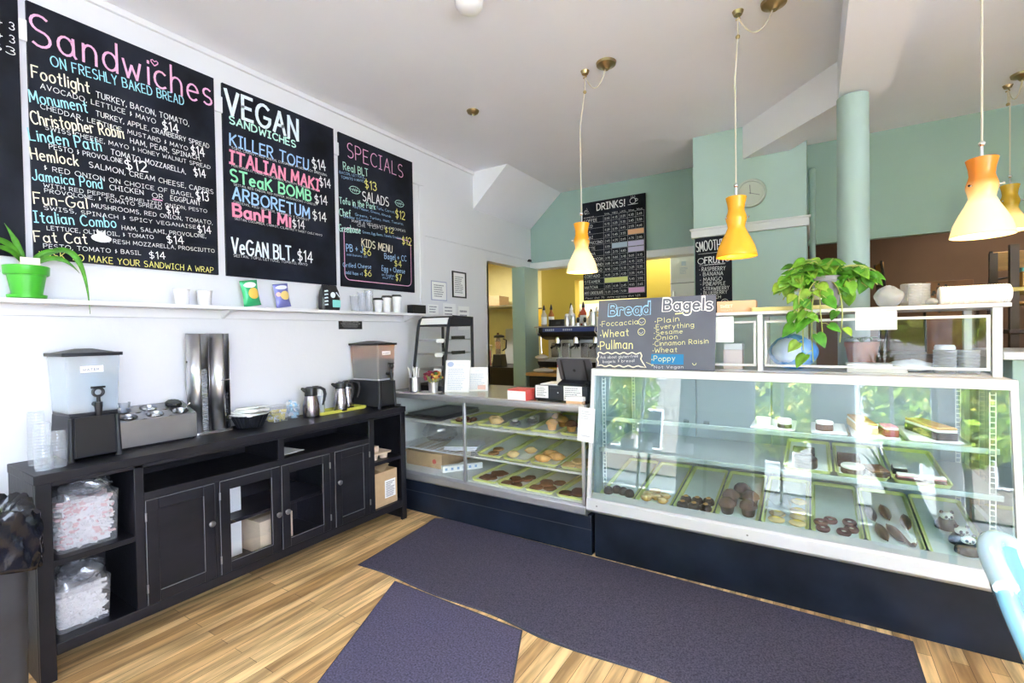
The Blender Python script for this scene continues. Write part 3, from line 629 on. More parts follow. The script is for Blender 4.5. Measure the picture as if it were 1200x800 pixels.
# green pot with arching leaves
t = thing('spider_plant', 'bright green pot with a few long arching leaves on the shelf', 'potted plant', (-3.04, .652, SZ))
obj('saucer', MB().lathe([(.055, 0), (.066, .004), (.068, .018), (.062, .018), (.058, .008)], n=32), GREENP, t)
obj('pot', MB().lathe([(.05, .01), (.066, .108), (.074, .108), (.077, .112), (.079, .148), (.076, .15), (.072, .148), (.068, .13)], n=32), GREENP, t)
obj('soil', MB().lathe([(.068, .125), (.069, .13)], n=24), SOIL, t)
def blade(mb, pts, w, fold=.25, face=None):
    P = [Vector(q) for q in pts]; n = len(P); prev = None
    for i, q in enumerate(P):
        t_ = (P[min(i+1, n-1)]-P[max(i-1, 0)]).normalized(); s_ = t_.cross(Vector(face or (0,0,1)));
        s_ = s_.normalized() if s_.length > .05 else Vector((0, 1, 0)); u_ = s_.cross(t_)
        k = min(1, .35+2.2*i/n)*(1 if i < n*.6 else max(.05, (n-1-i)/(n*.4))); hw = w/2*k
        row = [mb.bm.verts.new(q-s_*hw+u_*hw*fold), mb.bm.verts.new(q), mb.bm.verts.new(q+s_*hw+u_*hw*fold)]
        if prev: mb._f([prev[0], prev[1], row[1], row[0]]); mb._f([prev[1], prev[2], row[2], row[1]])
        prev = row
def arc(p0, p1, p2, n=12): return [tuple((1-s)**2*Vector(p0)+2*s*(1-s)*Vector(p1)+s*s*Vector(p2)) for s in [i/n for i in range(n+1)]]
for k, (p1, p2, wd_) in enumerate([((.03, .20, .42), (.06, .205, -.065), .026), ((.02, .10, .26), (.06, .17, .13), .024), ((.01, .05, .27), (.03, .15, .22), .018), ((.02, -.07, .36), (.05, -.20, .16), .026), ((.03, -.04, .26), (.08, -.17, .20), .022), ((0, -.02, .25), (-.03, -.06, .34), .022)]):
    mb = MB(); blade(mb, arc((0, .0, .13), p1, p2, 18), wd_, .2, (1, -.3, .25)); obj('leaf', mb, LEAF, t, solid=.0012)
obj('name_card', bx(-.002, .002, -.03, .035, .15, .185), M('cream_card', (.86, .78, .6), .7), t, loc=(.05, 0, 0))
# paper cups and packets on the shelf
def cup(name, label, loc, r0, r1, h, mat, lid=None, group=None, sleeve=None):
    t = thing(name, label, 'cup', loc, group=group)
    obj('body', MB().lathe([(r0*.95, 0), (r0, .002), (r1, h), (r1*1.05, h+.002), (r1*1.05, h+.005), (r1*.97, h+.005), (r0*.93, .006)], n=24), mat, t)
    if lid: obj('lid', MB().lathe([(r1*1.07, h), (r1*1.08, h+.007), (r1*.96, h+.009), (r1*.92, h+.018), (r1*.6, h+.016)], n=24), lid, t)
    return t
cup('paper_cup', 'white paper mug right of the green pot, the one nearer the pot', (-3.045, 1.285, SZ), .032, .04, .085, WHITEP)
cup('paper_cup', 'white paper mug right of the green pot, the one nearer the crisps', (-3.045, 1.405, SZ), .032, .04, .085, WHITEP)
for i, (y, s) in enumerate(((2.735, .10), (2.83, .125), (2.945, .14))):
    cup('takeaway_cup', ['shortest white takeaway cup with black lid on the shelf', 'middle-sized white takeaway cup with black lid on the shelf', 'tallest white takeaway cup with black lid on the shelf'][i], (-3.045, y, SZ), .028, .041, s, WHITEP, BLK, 'sample cups with lids')
for i, (y, s) in enumerate(((2.50, .12), (2.575, .15), (2.645, .17))):
    cup('clear_cup', ['shortest clear plastic cup on the shelf', 'middle clear plastic cup on the shelf', 'tallest clear plastic cup, beside the lidded white cups'][i], (-3.05, y, SZ), .026, .036, s, G_PLASTIC, None, 'clear sample cups')
def packet(name, label, y0, mat, lean, patches, w=.115, h=.165):
    t = thing(name, label, 'crisp packet', (-3.06, y0, SZ+.012), (pi/2, -lean, pi/2))
    def fn(s):
        return lambda u, v: ((u-.5)*w*(1-.10*sin(pi*v)), v*h+abs(u-.5)*.0, s*.022*(sin(pi*u)**.6)*(sin(pi*v)**.6))
    mb = MB(); mb.sheet(fn(1), 12, 14); mb.sheet(fn(-1), 12, 14); bmesh.ops.remove_doubles(mb.bm, verts=mb.bm.verts[:], dist=.0003)
    obj('bag', mb, mat, t)
    for nm, col, cx, cy, rx, ry in patches:
        mb = MB(); f = fn(1); P = []
        mb.sheet(lambda u, v: (lambda X, Y: (X, Y, f(.5+X/w/(1-.1*sin(pi*Y/h)), Y/h)[2]+.0012))(cx+rx*(2*u-1), cy+ry*(2*v-1)*math.sqrt(max(.02, 1-(2*u-1)**2))), 10, 6)
        o = obj('printed_patch', mb, M('print_'+nm, col, .5), t); o['label'] = nm.replace('_', ' ')+' printed patch'
    return t
packet('crisp_packet', 'green crisp packet leaning on the wall on the shelf', 1.70, M('green_foil', (.04, .42, .16), .3, .2, bump=.3, bscale=25), .16, [('white_band', (.8, .85, .82), 0, .135, .04, .018), ('golden_picture', (.78, .52, .10), .012, .08, .035, .036)])
packet('crisp_packet', 'blue-violet crisp packet leaning on the wall on the shelf', 1.915, M('violet_foil', (.18, .19, .50), .3, .2, bump=.3, bscale=25), .16, [('pale_band', (.75, .75, .85), 0, .135, .042, .014), ('crisp_picture', (.80, .60, .22), .012, .08, .034, .03), ('peach_spot', (.8, .45, .35), -.032, .09, .014, .015)], .11, .16)
t = thing('coffee_bag', 'black coffee bag with a mint label standing on the shelf', 'coffee bag', (-3.06, 2.278, SZ), (0, 0, pi/2))
mb = MB(); rr = [(.075, .03, 0), (.078, .036, .02), (.078, .036, .10), (.074, .024, .145), (.066, .010, .172), (.064, .004, .19)]
mb.loft([[(sx*a*(1 if abs(sx) == 1 else 1), sy*b_, z) for sx, sy in ((-1,-.6),(-.8,-1),(.8,-1),(1,-.6),(1,.6),(.8,1),(-.8,1),(-1,.6))] for a, b_, z in rr]); obj('bag', mb, M('black_foil', (.015, .016, .02), .3, bump=.2, bscale=30), t)
mb = MB(); mb.poly([(.0, -.0375, .025), (.07, -.0375, .025), (.07, -.0375, .08), (.0, -.0375, .08)]); o = obj('mint_label', mb, M('mint_paper', (.25, .68, .62), .6), t)
mb = MB()
mb.poly([(-.025+.022*cos(2*pi*i/16)+.03, -.0372, .115+.022*sin(2*pi*i/16)) for i in range(16)])
for i in range(5): mb.poly([(-.068, -.0372, .035+i*.025), (-.035, -.0372, .04+i*.025), (-.04, -.0372, .05+i*.025), (-.068, -.0372, .045+i*.025)])
mb.poly([(.03, -.0366, .135), (.06, -.0372, .10), (.066, -.0372, .105), (.036, -.0366, .14)]); obj('white_print', mb, CHALK['ice'], t, smooth=False)
t = thing('card_box', 'small black box at the right end of the shelf', 'box', (-3.05, 3.195, SZ)); obj('body', bx(-.035, .035, -.085, .085, 0, .08), BLK, t, bevel=.002)
mb = MB(); mb.box(.035, .036, -.085, -.055, .005, .075); obj('spine', mb, BLKG, t)
# ------------------------------------------------------------------ black sideboard
t = thing('sideboard', 'long black painted sideboard against the left wall with doors and open cubbies', 'sideboard', (0, 0, 0))
XF, XB = -2.736, -3.132
def part(name, mb, mat=BLKW, bevel=.003, **k): return obj(name, mb, mat, t, bevel=bevel, **k)
part('top', bx(XB, XF+.004, .586, 2.716, .85, .89))
mb = MB(); mb.box(XB, XF-.0205, .5895, .612, 0, .85); part('end_panel', mb)
mb = MB(); mb.box(XB, XF-.0205, 2.692, 2.7125, 0, .85); part('end_panel', mb)
for a, b in ((.59, .642), (.93, .97), (2.347, 2.395), (2.662, 2.712)): part('stile', bx(XF-.02, XF, a, b, 0 if a < .6 or a > 2.6 else .155, .85))
for a, b in ((1.288, 1.31), (2.012, 2.048)): part('stile', bx(XF-.02, XF-.001, a, b, .155, .672))
part('stile', bx(XF-.02, XF-.001, 1.654, 1.692, .708, .84))
part('top_rail', bx(XF-.02, XF, .642, 2.662, .832, .85)); part('middle_rail', bx(XF-.022, XF-.001, .97, 2.347, .672, .708)); part('bottom_rail', bx(XF-.02, XF, .642, 2.662, .105, .155))
for a, b in ((.932, .95), (2.37, 2.39), (1.29, 1.305), (2.02, 2.04)): part('partition', bx(XB, XF-.02, a, b, .155, .85 if a < 1 or a > 2.3 else .672))
part('partition', bx(XB, XF-.02, 1.664, 1.684, .708, .85))
part('floor_board', bx(XB, XF-.001, .612, 2.692, .135, .156))
part('slot_board', bx(XB, XF-.002, .95, 2.37, .69, .709))
part('shelf', bx(XB, XF-.004, .612, .932, .486, .512)); part('shelf', bx(XB, XF-.004, 2.39, 2.692, .486, .512)); part('shelf', bx(XB, XF-.05, 1.305, 2.02, .40, .42))
part('back_panel', bx(XB-.006, XB, .59, 2.712, .105, .85), bevel=0)
KNOB = M('pewter_knob', (.28, .28, .29), .35, 1.)
def door(y0, y1, glass, kn):
    d = MB(); fw = .055; x0, x1 = XF-.018, XF+.002; z0, z1 = .158, .670
    d.box(x0, x1, y0, y0+fw, z0, z1); d.box(x0, x1, y1-fw, y1, z0, z1); d.box(x0, x1, y0+fw, y1-fw, z1-fw, z1); d.box(x0, x1, y0+fw, y1-fw, z0, z0+fw)
    dr = obj('door', d, BLKW, t, bevel=.003)
    if glass: obj('pane', bx(x0+.006, x0+.010, y0+fw-.006, y1-fw+.006, z0+fw-.006, z1-fw+.006), G_CLEAR, dr)
    else: obj('panel', bx(x0+.004, x0+.010, y0+fw, y1-fw, z0+fw, z1-fw), BLKW, dr)
    e = MB(); q = .0022
    for (a, b_, c_, d_) in ((y0+fw, y1-fw, z0+fw-q, z0+fw), (y1-fw, y1-fw+q, z0+fw, z1-fw)): e.box(x1-.001, x1+.0006, a, b_, c_, d_)
    e.box(x1-.001, x1+.0006, y0, y1, z1-q, z1); e.box(x1-.001, x1+.0006, y0, y0+q, z0, z1)
    o = obj('worn_edge', e, M('worn_paint_edge', (.22, .22, .25), .5), dr); o['label'] = 'paler worn paint along the door edges'
    ky = kn; kz = .46 if not glass else .385
    obj('knob', MB().lathe([(.006, 0), (.006, .012), (.015, .016), (.017, .022), (.013, .028), (.004, .03)], n=16, rot=Ry(pi/2), c=(x1, ky, kz)), KNOB, dr)
    hy = y1 if kn < (y0+y1)/2 else y0
    h = MB()
    for z in (.24, .59): h.tube([(x1+.002, hy, z-.02), (x1+.002, hy, z+.02)], .005, 8)
    obj('hinge', h, KNOB, dr)
door(.972, 1.286, False, 1.262); door(1.312, 1.660, True, 1.638); door(1.668, 2.010, True, 1.694); door(2.050, 2.345, False, 2.075)
# things inside the sideboard
def carton(name, label, loc, sx, sy, sz, mat=CARD, rz=0, cat='box', flaps=False, sticker=True):
    b = thing(name, label, cat, loc, (0, 0, rz))
    obj('body', bx(-sx/2, sx/2, -sy/2, sy/2, 0, sz), mat, b, bevel=.002)
    obj('tape', bx(-.02, .02, -sy/2-.0005, sy/2+.0005, sz, sz+.001), M('parcel_tape', (.42, .28, .15), .4), b)
    if sticker:
        obj('shipping_label', bx(sx/2, sx/2+.0012, -sy*.05, sy*.42, sz*.2, sz*.72), PAPER, b)
        m2 = MB(); rr = random.Random(5)
        for i in range(9): m2.box(sx/2+.001, sx/2+.0016, sy*.0, sy*(.2+.18*rr.random()), sz*(.24+.05*i), sz*(.26+.05*i))
        obj('print', m2, INK, b)
    if flaps: obj('flap', MB().hexa([(-sx/2, -sy*.1, sz), (sx/2, -sy*.1, sz), (sx/2, -sy*.1+.004, sz+.003), (-sx/2, -sy*.1+.004, sz+.003), (-sx/2+.02, sy*.22, sz+.045), (sx/2-.02, sy*.22, sz+.045), (sx/2-.02, sy*.22+.004, sz+.045), (-sx/2+.02, sy*.22+.004, sz+.045)]), mat, b)
    return b
carton('cardboard_box', 'brown box with a white shipping label in the right cubby of the sideboard', (-2.875, 2.525, .157), .22, .23, .26, CARD, flaps=True)
t = thing('lit_wall_stand_in', 'added white box for the daylit wall, on the shelf behind the left glass door', 'carton', (-2.92, 1.43, .4205)); obj('body', bx(-.05, .012, -.055, .085, 0, .235), WHITEP, t, bevel=.002); obj('edge', bx(-.0125, .0125, -.0555, -.05, 0, .235), PAPER, t)  # both white boxes are added, standing in for daylit wall behind the cabinet
t = thing('lit_wall_stand_in', 'added white box for the daylit wall, on the bottom behind the left glass door', 'carton', (-2.92, 1.43, .157)); obj('body', bx(-.05, .012, -.055, .085, 0, .225), WHITEP, t, bevel=.002); obj('edge', bx(-.0125, .03, -.0755, -.055, 0, .225), PAPER, t)
carton('cardboard_box', 'pale brown box behind the two glass doors of the sideboard', (-2.90, 1.665, .157), .20, .22, .19, CARDP, .06, sticker=False)
t = thing('cup_carrier', 'grey-brown moulded pulp cup carrier on the upper right cubby shelf', 'cup carrier', (-2.86, 2.50, .513))
mb = MB().rrect(.19, .19, .02, .04, .05, taper=.005); obj('tray', mb, CARDP, t)
for sx in (-1, 1):
    for sy in (-1, 1): obj('cup_holder', MB().lathe([(.028, 0), (.036, .045), (.04, .052), (.033, .05), (.025, .004)], (sx*.047, sy*.047, 0), 16), CARDP, t)
mb = MB(); mb.box(-.03, .03, -.02, .02, .05, .09); obj('handle', mb, CARDP, t)
def wrapped_bin(name, label, loc, sx, sy, sz, pink, bagz):
    b = thing(name, label, 'storage bin', loc)
    obj('tub', MB().rrect(sx-.02, sy-.02, .02, 0, sz, taper=.02), G_PLASTIC, b)
    rr = random.Random(len(label)); mb = MB()
    mb.box(-sx/2+.034, sx/2-.034, -sy/2+.034, sy/2-.034, .008, sz-.02)
    for i in range(420):
        side = rr.random()
        x = (sx/2-.024)*(1 if side < .5 else rr.uniform(-1, 1)); y = (sy/2-.024)*(-1 if side > .72 else rr.uniform(-1, 1)); z = rr.uniform(.012, sz-.012)
        if side > .9: x, y, z = rr.uniform(-1, 1)*(sx/2-.025), rr.uniform(-1, 1)*(sy/2-.025), sz-.014
        mb.mi = 1 if rr.random() < pink else 0
        k = rr.uniform(.007, .013); mt = T(x, y, z)@Rz(rr.random()*3)@Rx(rr.random()*3)
        mb.box(-k, k, -k*.6, k*.6, -.003, .003, mt)
    o = obj('packets', mb, [M('sugar_white', (.82, .80, .80), .6), M('sugar_pink', (.80, .55, .55), .6)], b, smooth=False); o['kind'] = 'stuff'
    def fn(u, v):
        a = 2*pi*u; w = 1-.35*v+.1*sin(3*a+5*v)*v; return (sx*.5*w*max(-1, min(1, 1.3*cos(a))), sy*.5*w*max(-1, min(1, 1.3*sin(a))), sz-.03+bagz*v+.012*sin(5*a+7*v)*v)
    mb = MB().sheet(fn, 40, 8); obj('liner_bag', mb, G_FILM, b)
    mb = MB().blob((.0, .02, sz+bagz*.42), sx*.40, sy*.42, bagz*.5, 18, 9, .35); obj('film', mb, G_FILM, b, ang=10)
    return b
wrapped_bin('storage_bin', 'clear tub of pink and white sugar packets, upper left cubby', (-2.90, .775, .513), .24, .235, .23, .3, .075)
wrapped_bin('storage_bin', 'clear tub of grey-white packets, bottom left cubby', (-2.91, .755, .157), .24, .205, .19, .0, .08)
t = thing('paper_sheet', 'sheet of paper lying in the sideboard slot under the coffee jugs', 'paper', (-2.92, 1.78, .7092), (0, 0, .1)); obj('sheet', bx(-.12, .1, -.07, .10, 0, .002), PAPER, t)
# ------------------------------------------------------------------ drinks dispensers
def dispenser(name, label, loc, D, Wd, zb, zt, liquid, wall, lvl, tagtext, base=BLKG):
    """tap faces +x; D depth along x, Wd width along y"""
    t = thing(name, label, 'drinks dispenser', loc)
    mb = MB(); q = .02
    mb.hexa([(-D, -Wd/2, .012), (-.01, -Wd/2, .012), (-.01, Wd/2, .012), (-D, Wd/2, .012), (-D, -Wd/2+.012, zb), (-.018, -Wd/2+.012, zb), (-.018, Wd/2-.012, zb), (-D, Wd/2-.012, zb)])
    obj('base', mb, base, t, bevel=.006)
    for y in (-1, 1):
        obj('foot', MB().tube([(-.012, y*(Wd/2-.012), 0), (-.012, y*(Wd/2-.012), .012), (-.016, y*(Wd/2-.016), zb-.01)], [.017, .011, .010], 10), base, t)
        obj('foot', MB().tube([(-D+.02, y*(Wd/2-.012), 0), (-D+.02, y*(Wd/2-.012), .02)], .014, 10), base, t)
    obj('front_panel', bx(-.012, -.008, -Wd/2+.03, Wd/2-.03, .02, zb-.01), BLK, t)
    obj('collar', MB().rrect(D*.96, Wd-.024, .012, zb, zb+.012, (-D/2-.005, 0)), base if wall is G_FROST else ALUG, t)
    def tank(z0, z1, in_=0):
        k = lambda z: (z-zb)/(zt-zb)
        a, b_ = k(z0), k(z1)
        f = lambda s: (D*(.90+.10*s)-in_*2, (Wd-.02)+.02*s-in_*2)
        (d0, w0), (d1, w1) = f(a), f(b_)
        mb = MB(); return mb.loft([[(-D/2-.003+sx*d/2, sy*w/2, z) for sx, sy in ((-.93,-1),(.93,-1),(1,-.88),(1,.88),(.93,1),(-.93,1),(-1,.88),(-1,-.88))] for d, w, z in ((d0, w0, z0), (d1, w1, z1))])
    obj('tank', tank(zb+.012, zt), wall, t)
    obj('drink', tank(zb+.018, zb+(zt-zb)*lvl, .004), liquid, t)
    mb = MB().rrect(D+.02, Wd+.022, .015, zt, zt+.016, (-D/2-.003, 0)); mb.loft([[(-D/2-.003+sx*D*.46, sy*Wd*.44, zt+.016) for sx, sy in ((-1,-1),(1,-1),(1,1),(-1,1))], [(-D/2-.003+sx*D*.12, sy*Wd*.12, zt+.034) for sx, sy in ((-1,-1),(1,-1),(1,1),(-1,1))]])
    obj('lid', mb, BLK if wall is not G_FROST else BLKG, t, bevel=.002)
    tz = zb+.05
    tp = MB(); tp.tube([(-.01, 0, tz), (.035, 0, tz)], .012, 12); tp.lathe([(.010, -.05), (.016, -.006), (.016, .012)], (.04, 0, tz), 16); tp.lathe([(.008, 0), (.008, .03)], (.04, 0, tz+.01), 10); tap = obj('tap', tp, BLK, t)
    obj('tap_lever', MB().tube([(.04+.0*i, .019*sin(2*pi*i/20), tz+.058+.019*cos(2*pi*i/20)) for i in range(20)], .0065, 8, closed=True), BLK, tap)
    obj('lever_top', bx(.034, .046, -.028, .028, tz+.076, tz+.086), BLK, tap, bevel=.004)
    s = obj('name_strip', bx(-.0055+.001, -.0035+.001, -.05, .035, zb+.195*(zt-zb)/.27, zb+.225*(zt-zb)/.27), PAPER, t)
    mb = MB(); text(mb, tagtext, -.04, -.006, .02, -.006, .011, .0012, w=.0022); obj('lettering', mb, INK, t, loc=(-.0022, -.002, zb+.21*(zt-zb)/.27), rot=ONLEFT, smooth=False)
    return t
WATER = glass_pane('water', (.80, .88, .94), .4, .12); COFFEE = M('iced_coffee', (.012, .009, .010), .6, spec=.03)
AMBERT = glass_pane('amber_tank', (.85, .52, .22), 1.2, .18)
dispenser('water_dispenser', 'clear water dispenser with black lid at the near end of the sideboard', (-2.868, .834, .891), .265, .205, .21, .487, WATER, G_FROST, .66, 'WATER')
dispenser('iced_coffee_dispenser', 'iced coffee dispenser half full of dark coffee at the far end of the sideboard', (-2.80, 2.60, .891), .325, .185, .215, .487, COFFEE, AMBERT, .60, 'ICED')
# ------------------------------------------------------------------ condiment box
t = thing('condiment_box', 'stainless steel condiment box with round holes on the sideboard', 'condiment holder', (-2.955, 1.122, .891))
HOLE = [(x, y) for x in (-.045, -.125) for y in (-.12, .0, .12)]
sx0, sx1, sy0, sy1, sh = -.172, 0, -.184, .184, .143
mb = MB()
for q in ([(sx0,sy0,.01),(sx1,sy0,.01),(sx1,sy0,sh),(sx0,sy0,sh)], [(sx1,sy0,.01),(sx1,sy1,.01),(sx1,sy1,sh),(sx1,sy0,sh)], [(sx1,sy1,.01),(sx0,sy1,.01),(sx0,sy1,sh),(sx1,sy1,sh)], [(sx0,sy1,.01),(sx0,sy0,.01),(sx0,sy0,sh),(sx0,sy1,sh)], [(sx0,sy0,.01),(sx0,sy1,.01),(sx1,sy1,.01),(sx1,sy0,.01)]): mb.poly(q)
xs_ = [sx0, -.085, sx1]; ys_ = [sy0, -.06, .06, sy1]
for (cx, cy) in HOLE:                                     # top sheet with punched holes
    i = 0 if cx < -.085 else 1; j = [-.12, .0, .12].index(cy); x0, x1, y0, y1 = xs_[i], xs_[i+1], ys_[j], ys_[j+1]; n = 24
    inner = [mb.bm.verts.new((cx+.034*cos(2*pi*k/n), cy+.050*sin(2*pi*k/n)*.8, sh)) for k in range(n)]
    outer = []
    for k in range(n):
        a = 2*pi*k/n; dx, dy = cos(a), sin(a); s_ = min(((x1-cx) if dx > 0 else (x0-cx))/dx if abs(dx) > 1e-6 else 9, ((y1-cy) if dy > 0 else (y0-cy))/dy if abs(dy) > 1e-6 else 9); outer.append(mb.bm.verts.new((cx+dx*s_, cy+dy*s_, sh)))
    for k in range(n): mb._f([inner[k], inner[(k+1) % n], outer[(k+1) % n], outer[k]])
for v_ in mb.bm.verts: v_.co.z += .058*(-v_.co.x/.172)*(v_.co.z > .1)
obj('box', mb, STEELB, t, smooth=False)
SL = lambda cx: .058*(-cx/.172)
obj('foot_rail', bx(sx0+.01, sx1-.012, sy0+.01, sy1-.01, 0, .012), BLK, t)
for k, (cx, cy) in enumerate(HOLE):
    pt = obj('insert', MB().lathe([(.036, .003), (.034, 0), (.029, -.075), (.0, -.076)], (cx, cy, sh+SL(cx)), 24, sy=1.16, caps=False, rot=Ry(radians(18.6))), STEELB, t)
    if k in (0, 1, 4): 
        rr = random.Random(k); m2 = MB()
        for q in range(26): m2.box(-.009, .009, -.006, .006, -.002, .002, T(cx+rr.uniform(-.018, .018), cy+rr.uniform(-.02, .02), sh+SL(cx)-.030+rr.random()*.026)@Rz(rr.random()*3)@Rx(rr.uniform(-.6, .6)))
        o = obj('creamers', m2, WHITEP, t, smooth=False); o['kind'] = 'stuff'
obj('hole_cap', MB().lathe([(.038, .001), (.039, .014), (.033, .022), (.01, .023)], (HOLE[5][0], HOLE[5][1], sh+SL(HOLE[5][0])), 24, flute=.04, nf=12, rot=Ry(radians(18.6))), BLK, t)
obj('spoon', MB().tube([(HOLE[2][0]-.02, HOLE[2][1]+.02, sh), (HOLE[2][0]+.012, HOLE[2][1]+.045, sh+.055)], [.007, .004], 8), CHROME, t)
# lid dispensers: two tall steel columns
t = thing('lid_dispenser', 'pair of tall polished steel lid dispenser columns standing on the sideboard', 'lid dispenser', (-3.062, 1.425, .891))
for k, (y, lev) in enumerate(((-.058, .37), (.058, .22))):
    mb = MB(); n = 26; gap = .55 if k == 0 else .5; off = .42 if k == 0 else .62
    def fn(u, v, y=y, gap=gap, off=off):
        a = off+gap+(2*pi-2*gap)*u; return (.056*cos(a), y+.056*sin(a), .012+.578*v)
    obj('column', mb.sheet(fn, n, 1), STEEL, t, solid=.0025)
    m2 = MB().lathe([(.049, .012+.0), (.05, .02)]+[(.049 if i % 2 else .0455, .02+.006*i) for i in range(int(lev/.006))], (0, y, 0), 20); o = obj('lid_stack', m2, G_FROST if k == 0 else BLKG, t); 
obj('plate', MB().rrect(.125, .228, .03, 0, .012), STEEL, t)
obj('band', MB().tube([(.056*cos(a), .058+.056*sin(a), .31) for a in [radians(-20+10*i) for i in range(12)]], .004, 6), STEEL, t)
obj('knob', MB().lathe([(.006, 0), (.006, .012)], (.0, -.114, .42), 10, rot=None), BLK, t)
# stacks of clear cups by the water dispenser
for i, (x, y, h, lab) in enumerate(((-2.985, .655, .235, 'tallest stack of clear plastic cups at the near end of the sideboard'), (-2.90, .655, .195, 'middle stack of clear plastic cups beside the water dispenser'), (-2.845, .69, .155, 'stack of clear plastic cups nearest the sideboard front edge'), (-2.835, .643, .10, 'shortest stack of clear plastic cups at the sideboard corner'))):
    s = thing('cup_stack', lab, 'cup stack', (x, y, .891)); pr_ = [(.030, 0), (.034, .06)]
    z = .06
    while z < h: pr_ += [(.0355, z), (.0355, z+.006), (.0335, z+.008), (.0345, z+.014)]; z += .014
    pr_ = [(r*(1-.18*(z_/h)) , z_) for r, z_ in pr_]
    obj('cups', MB().lathe(pr_+[(.02, h)], n=24), G_PLASTIC, s)
cup('clear_cup', 'single clear plastic cup standing behind the condiment box by the water tank', (-3.125, 1.03, 1.036), .02, .026, .075, G_FROST)
# napkin basket, packet tub, blue tub
t = thing('napkin_basket', 'black fluted basket heaped with white napkins on the sideboard', 'basket', (-3.01, 1.635, .891))
obj('basket', MB().lathe([(.068, 0), (.072, .004), (.104, .072), (.112, .078), (.108, .080), (.10, .072), (.066, .008)], n=72, flute=.035, nf=24), BLKG, t)
for i in range(7):
    a = i*.23; mt = T(.002*i, -.006+.004*i, .066+.0085*i)@Rz(.35+a*.15)@Ry(.06*((i % 3)-1))@Rx(-.06)
    obj('napkin', MB().box(-.085+.003*i, .085-.003*i, -.085+.003*i, .085-.003*i, 0, .007, mt), M('napkin', (.88, .88, .86), .85), t, bevel=.002)
t = thing('packet_tub', 'small clear hinged tub of yellow packets beside the napkin basket', 'tub', (-3.045, 1.835, .891))
obj('tub', MB().rrect(.10, .115, .015, 0, .062, taper=.022), G_PLASTIC, t); obj('lid', MB().rrect(.124, .14, .015, .062, .105, taper=-.02), G_PLASTIC, t)
rr = random.Random(2); mb = MB()
for i in range(46): 
    mb.mi = 0 if rr.random() < .55 else 1; mb.box(-.02, .02, -.012, .012, -.002, .002, T(rr.uniform(-.028, .028), rr.uniform(-.034, .034), rr.uniform(.008, .066))@Rz(rr.random()*3)@Rx(rr.random()*2))
o = obj('packets', mb, [M('packet_yellow', (.78, .66, .22), .6), PAPER], t, smooth=False); o['kind'] = 'stuff'
t = thing('packet_tub', 'round clear tub of pale blue packets left of the first coffee jug', 'tub', (-3.06, 1.965, .891))
obj('tub', MB().lathe([(.035, 0), (.046, .085), (.049, .087), (.046, .088), (.034, .004)], n=24), G_PLASTIC, t); mb = MB()
for i in range(40):
    mb.mi = 0 if rr.random() < .7 else 1; a = rr.random()*6.3; q = .03*rr.random()**.5; mb.box(-.018, .018, -.011, .011, -.002, .002, T(q*cos(a), q*sin(a), rr.uniform(.012, .112))@Rz(rr.random()*3)@Rx(rr.uniform(.6, 2)))
o = obj('packets', mb, [M('packet_blue', (.36, .62, .80), .6), PAPER], t, smooth=False); o['kind'] = 'stuff'
# ------------------------------------------------------------------ coffee jugs on the yellow tray
t = thing('serving_tray', 'long yellow-green tray under the two farther coffee jugs', 'tray', (-3.02, 2.30, .891))
YT = M('yellow_tray', (.62, .60, .10), .4)
obj('base', MB().rrect(.15, .40, .02, 0, .006), YT, t)
for a in ((-.078, -.072, -.20, .20), (.072, .078, -.20, .20)): obj('rim', bx(a[0], a[1], a[2], a[3], .004, .022), YT, t, bevel=.002)
for a in ((-.078, .078, -.206, -.20), (-.078, .078, .20, .206)): obj('rim', bx(*a, .004, .022), YT, t, bevel=.002)
JUG = M('jug_steel', (.30, .26, .30), .22, 1.)
JUGS = M('jug_light_steel', (.50, .47, .50), .25, 1.)
def jug(label, loc, steel, s=1., rz=pi/2, band=False):
    t = thing('coffee_jug', label, 'coffee jug', loc, (0, 0, rz), 'thermal coffee jugs on the sideboard')
    obj('foot', MB().lathe([(.053*s, 0), (.054*s, .014)], n=28), BLK, t)
    obj('body', MB().lathe([(.054*s, .014), (.056*s, .05), (.054*s, .09), (.046*s, .13), (.041*s, .150)], n=32), steel, t)
    obj('neck', MB().lathe([(.042*s, .15), (.0425*s, .158), (.0425*s, .165)], n=28), STEEL if band else BLK, t)
    mb = MB().lathe([(.041*s, .165), (.041*s, .196), (.038*s, .206), (.028*s, .212), (.0, .213)], n=28); mb.tube([(-.035, 0, .188), (-.055, 0, .20), (-.064, 0, .203)], [.016, .011, .006], 10); obj('lid', mb, BLK, t)
    obj('handle', MB().tube([(.030, 0, .203), (.062, 0, .202), (.088, 0, .186), (.094, 0, .155), (.086, 0, .11), (.076, 0, .078)], [.009, .010, .011, .011, .009, .006], 10), BLK, t)
    obj('thumb_lever', bx(.01, .05, -.010, .010, .209, .216), BLK, t, bevel=.003)
    return t
jug('dark steel coffee jug standing on the bare top, nearest of three', (-2.965, 2.04, .891), JUG, 1.0, radians(65))
jug('steel coffee jug with a pale neck ring, middle of three on the yellow tray', (-2.985, 2.30, .898), JUGS, .92, radians(65), True)
jug('steel coffee jug farthest along the yellow tray, beside the iced coffee', (-3.05, 2.41, .898), JUGS, .92, radians(60), True)
t = thing('squeeze_bottle', 'frosted squeeze bottle with pointed white cap between the coffee jugs', 'bottle', (-3.055, 2.18, .898)); 
obj('body', MB().lathe([(.026, 0), (.028, .006), (.028, .11), (.02, .125)], n=20), G_FROST, t); obj('cap', MB().lathe([(.021, .122), (.02, .138), (.006, .165), (.003, .172)], n=20), WHITEP, t)
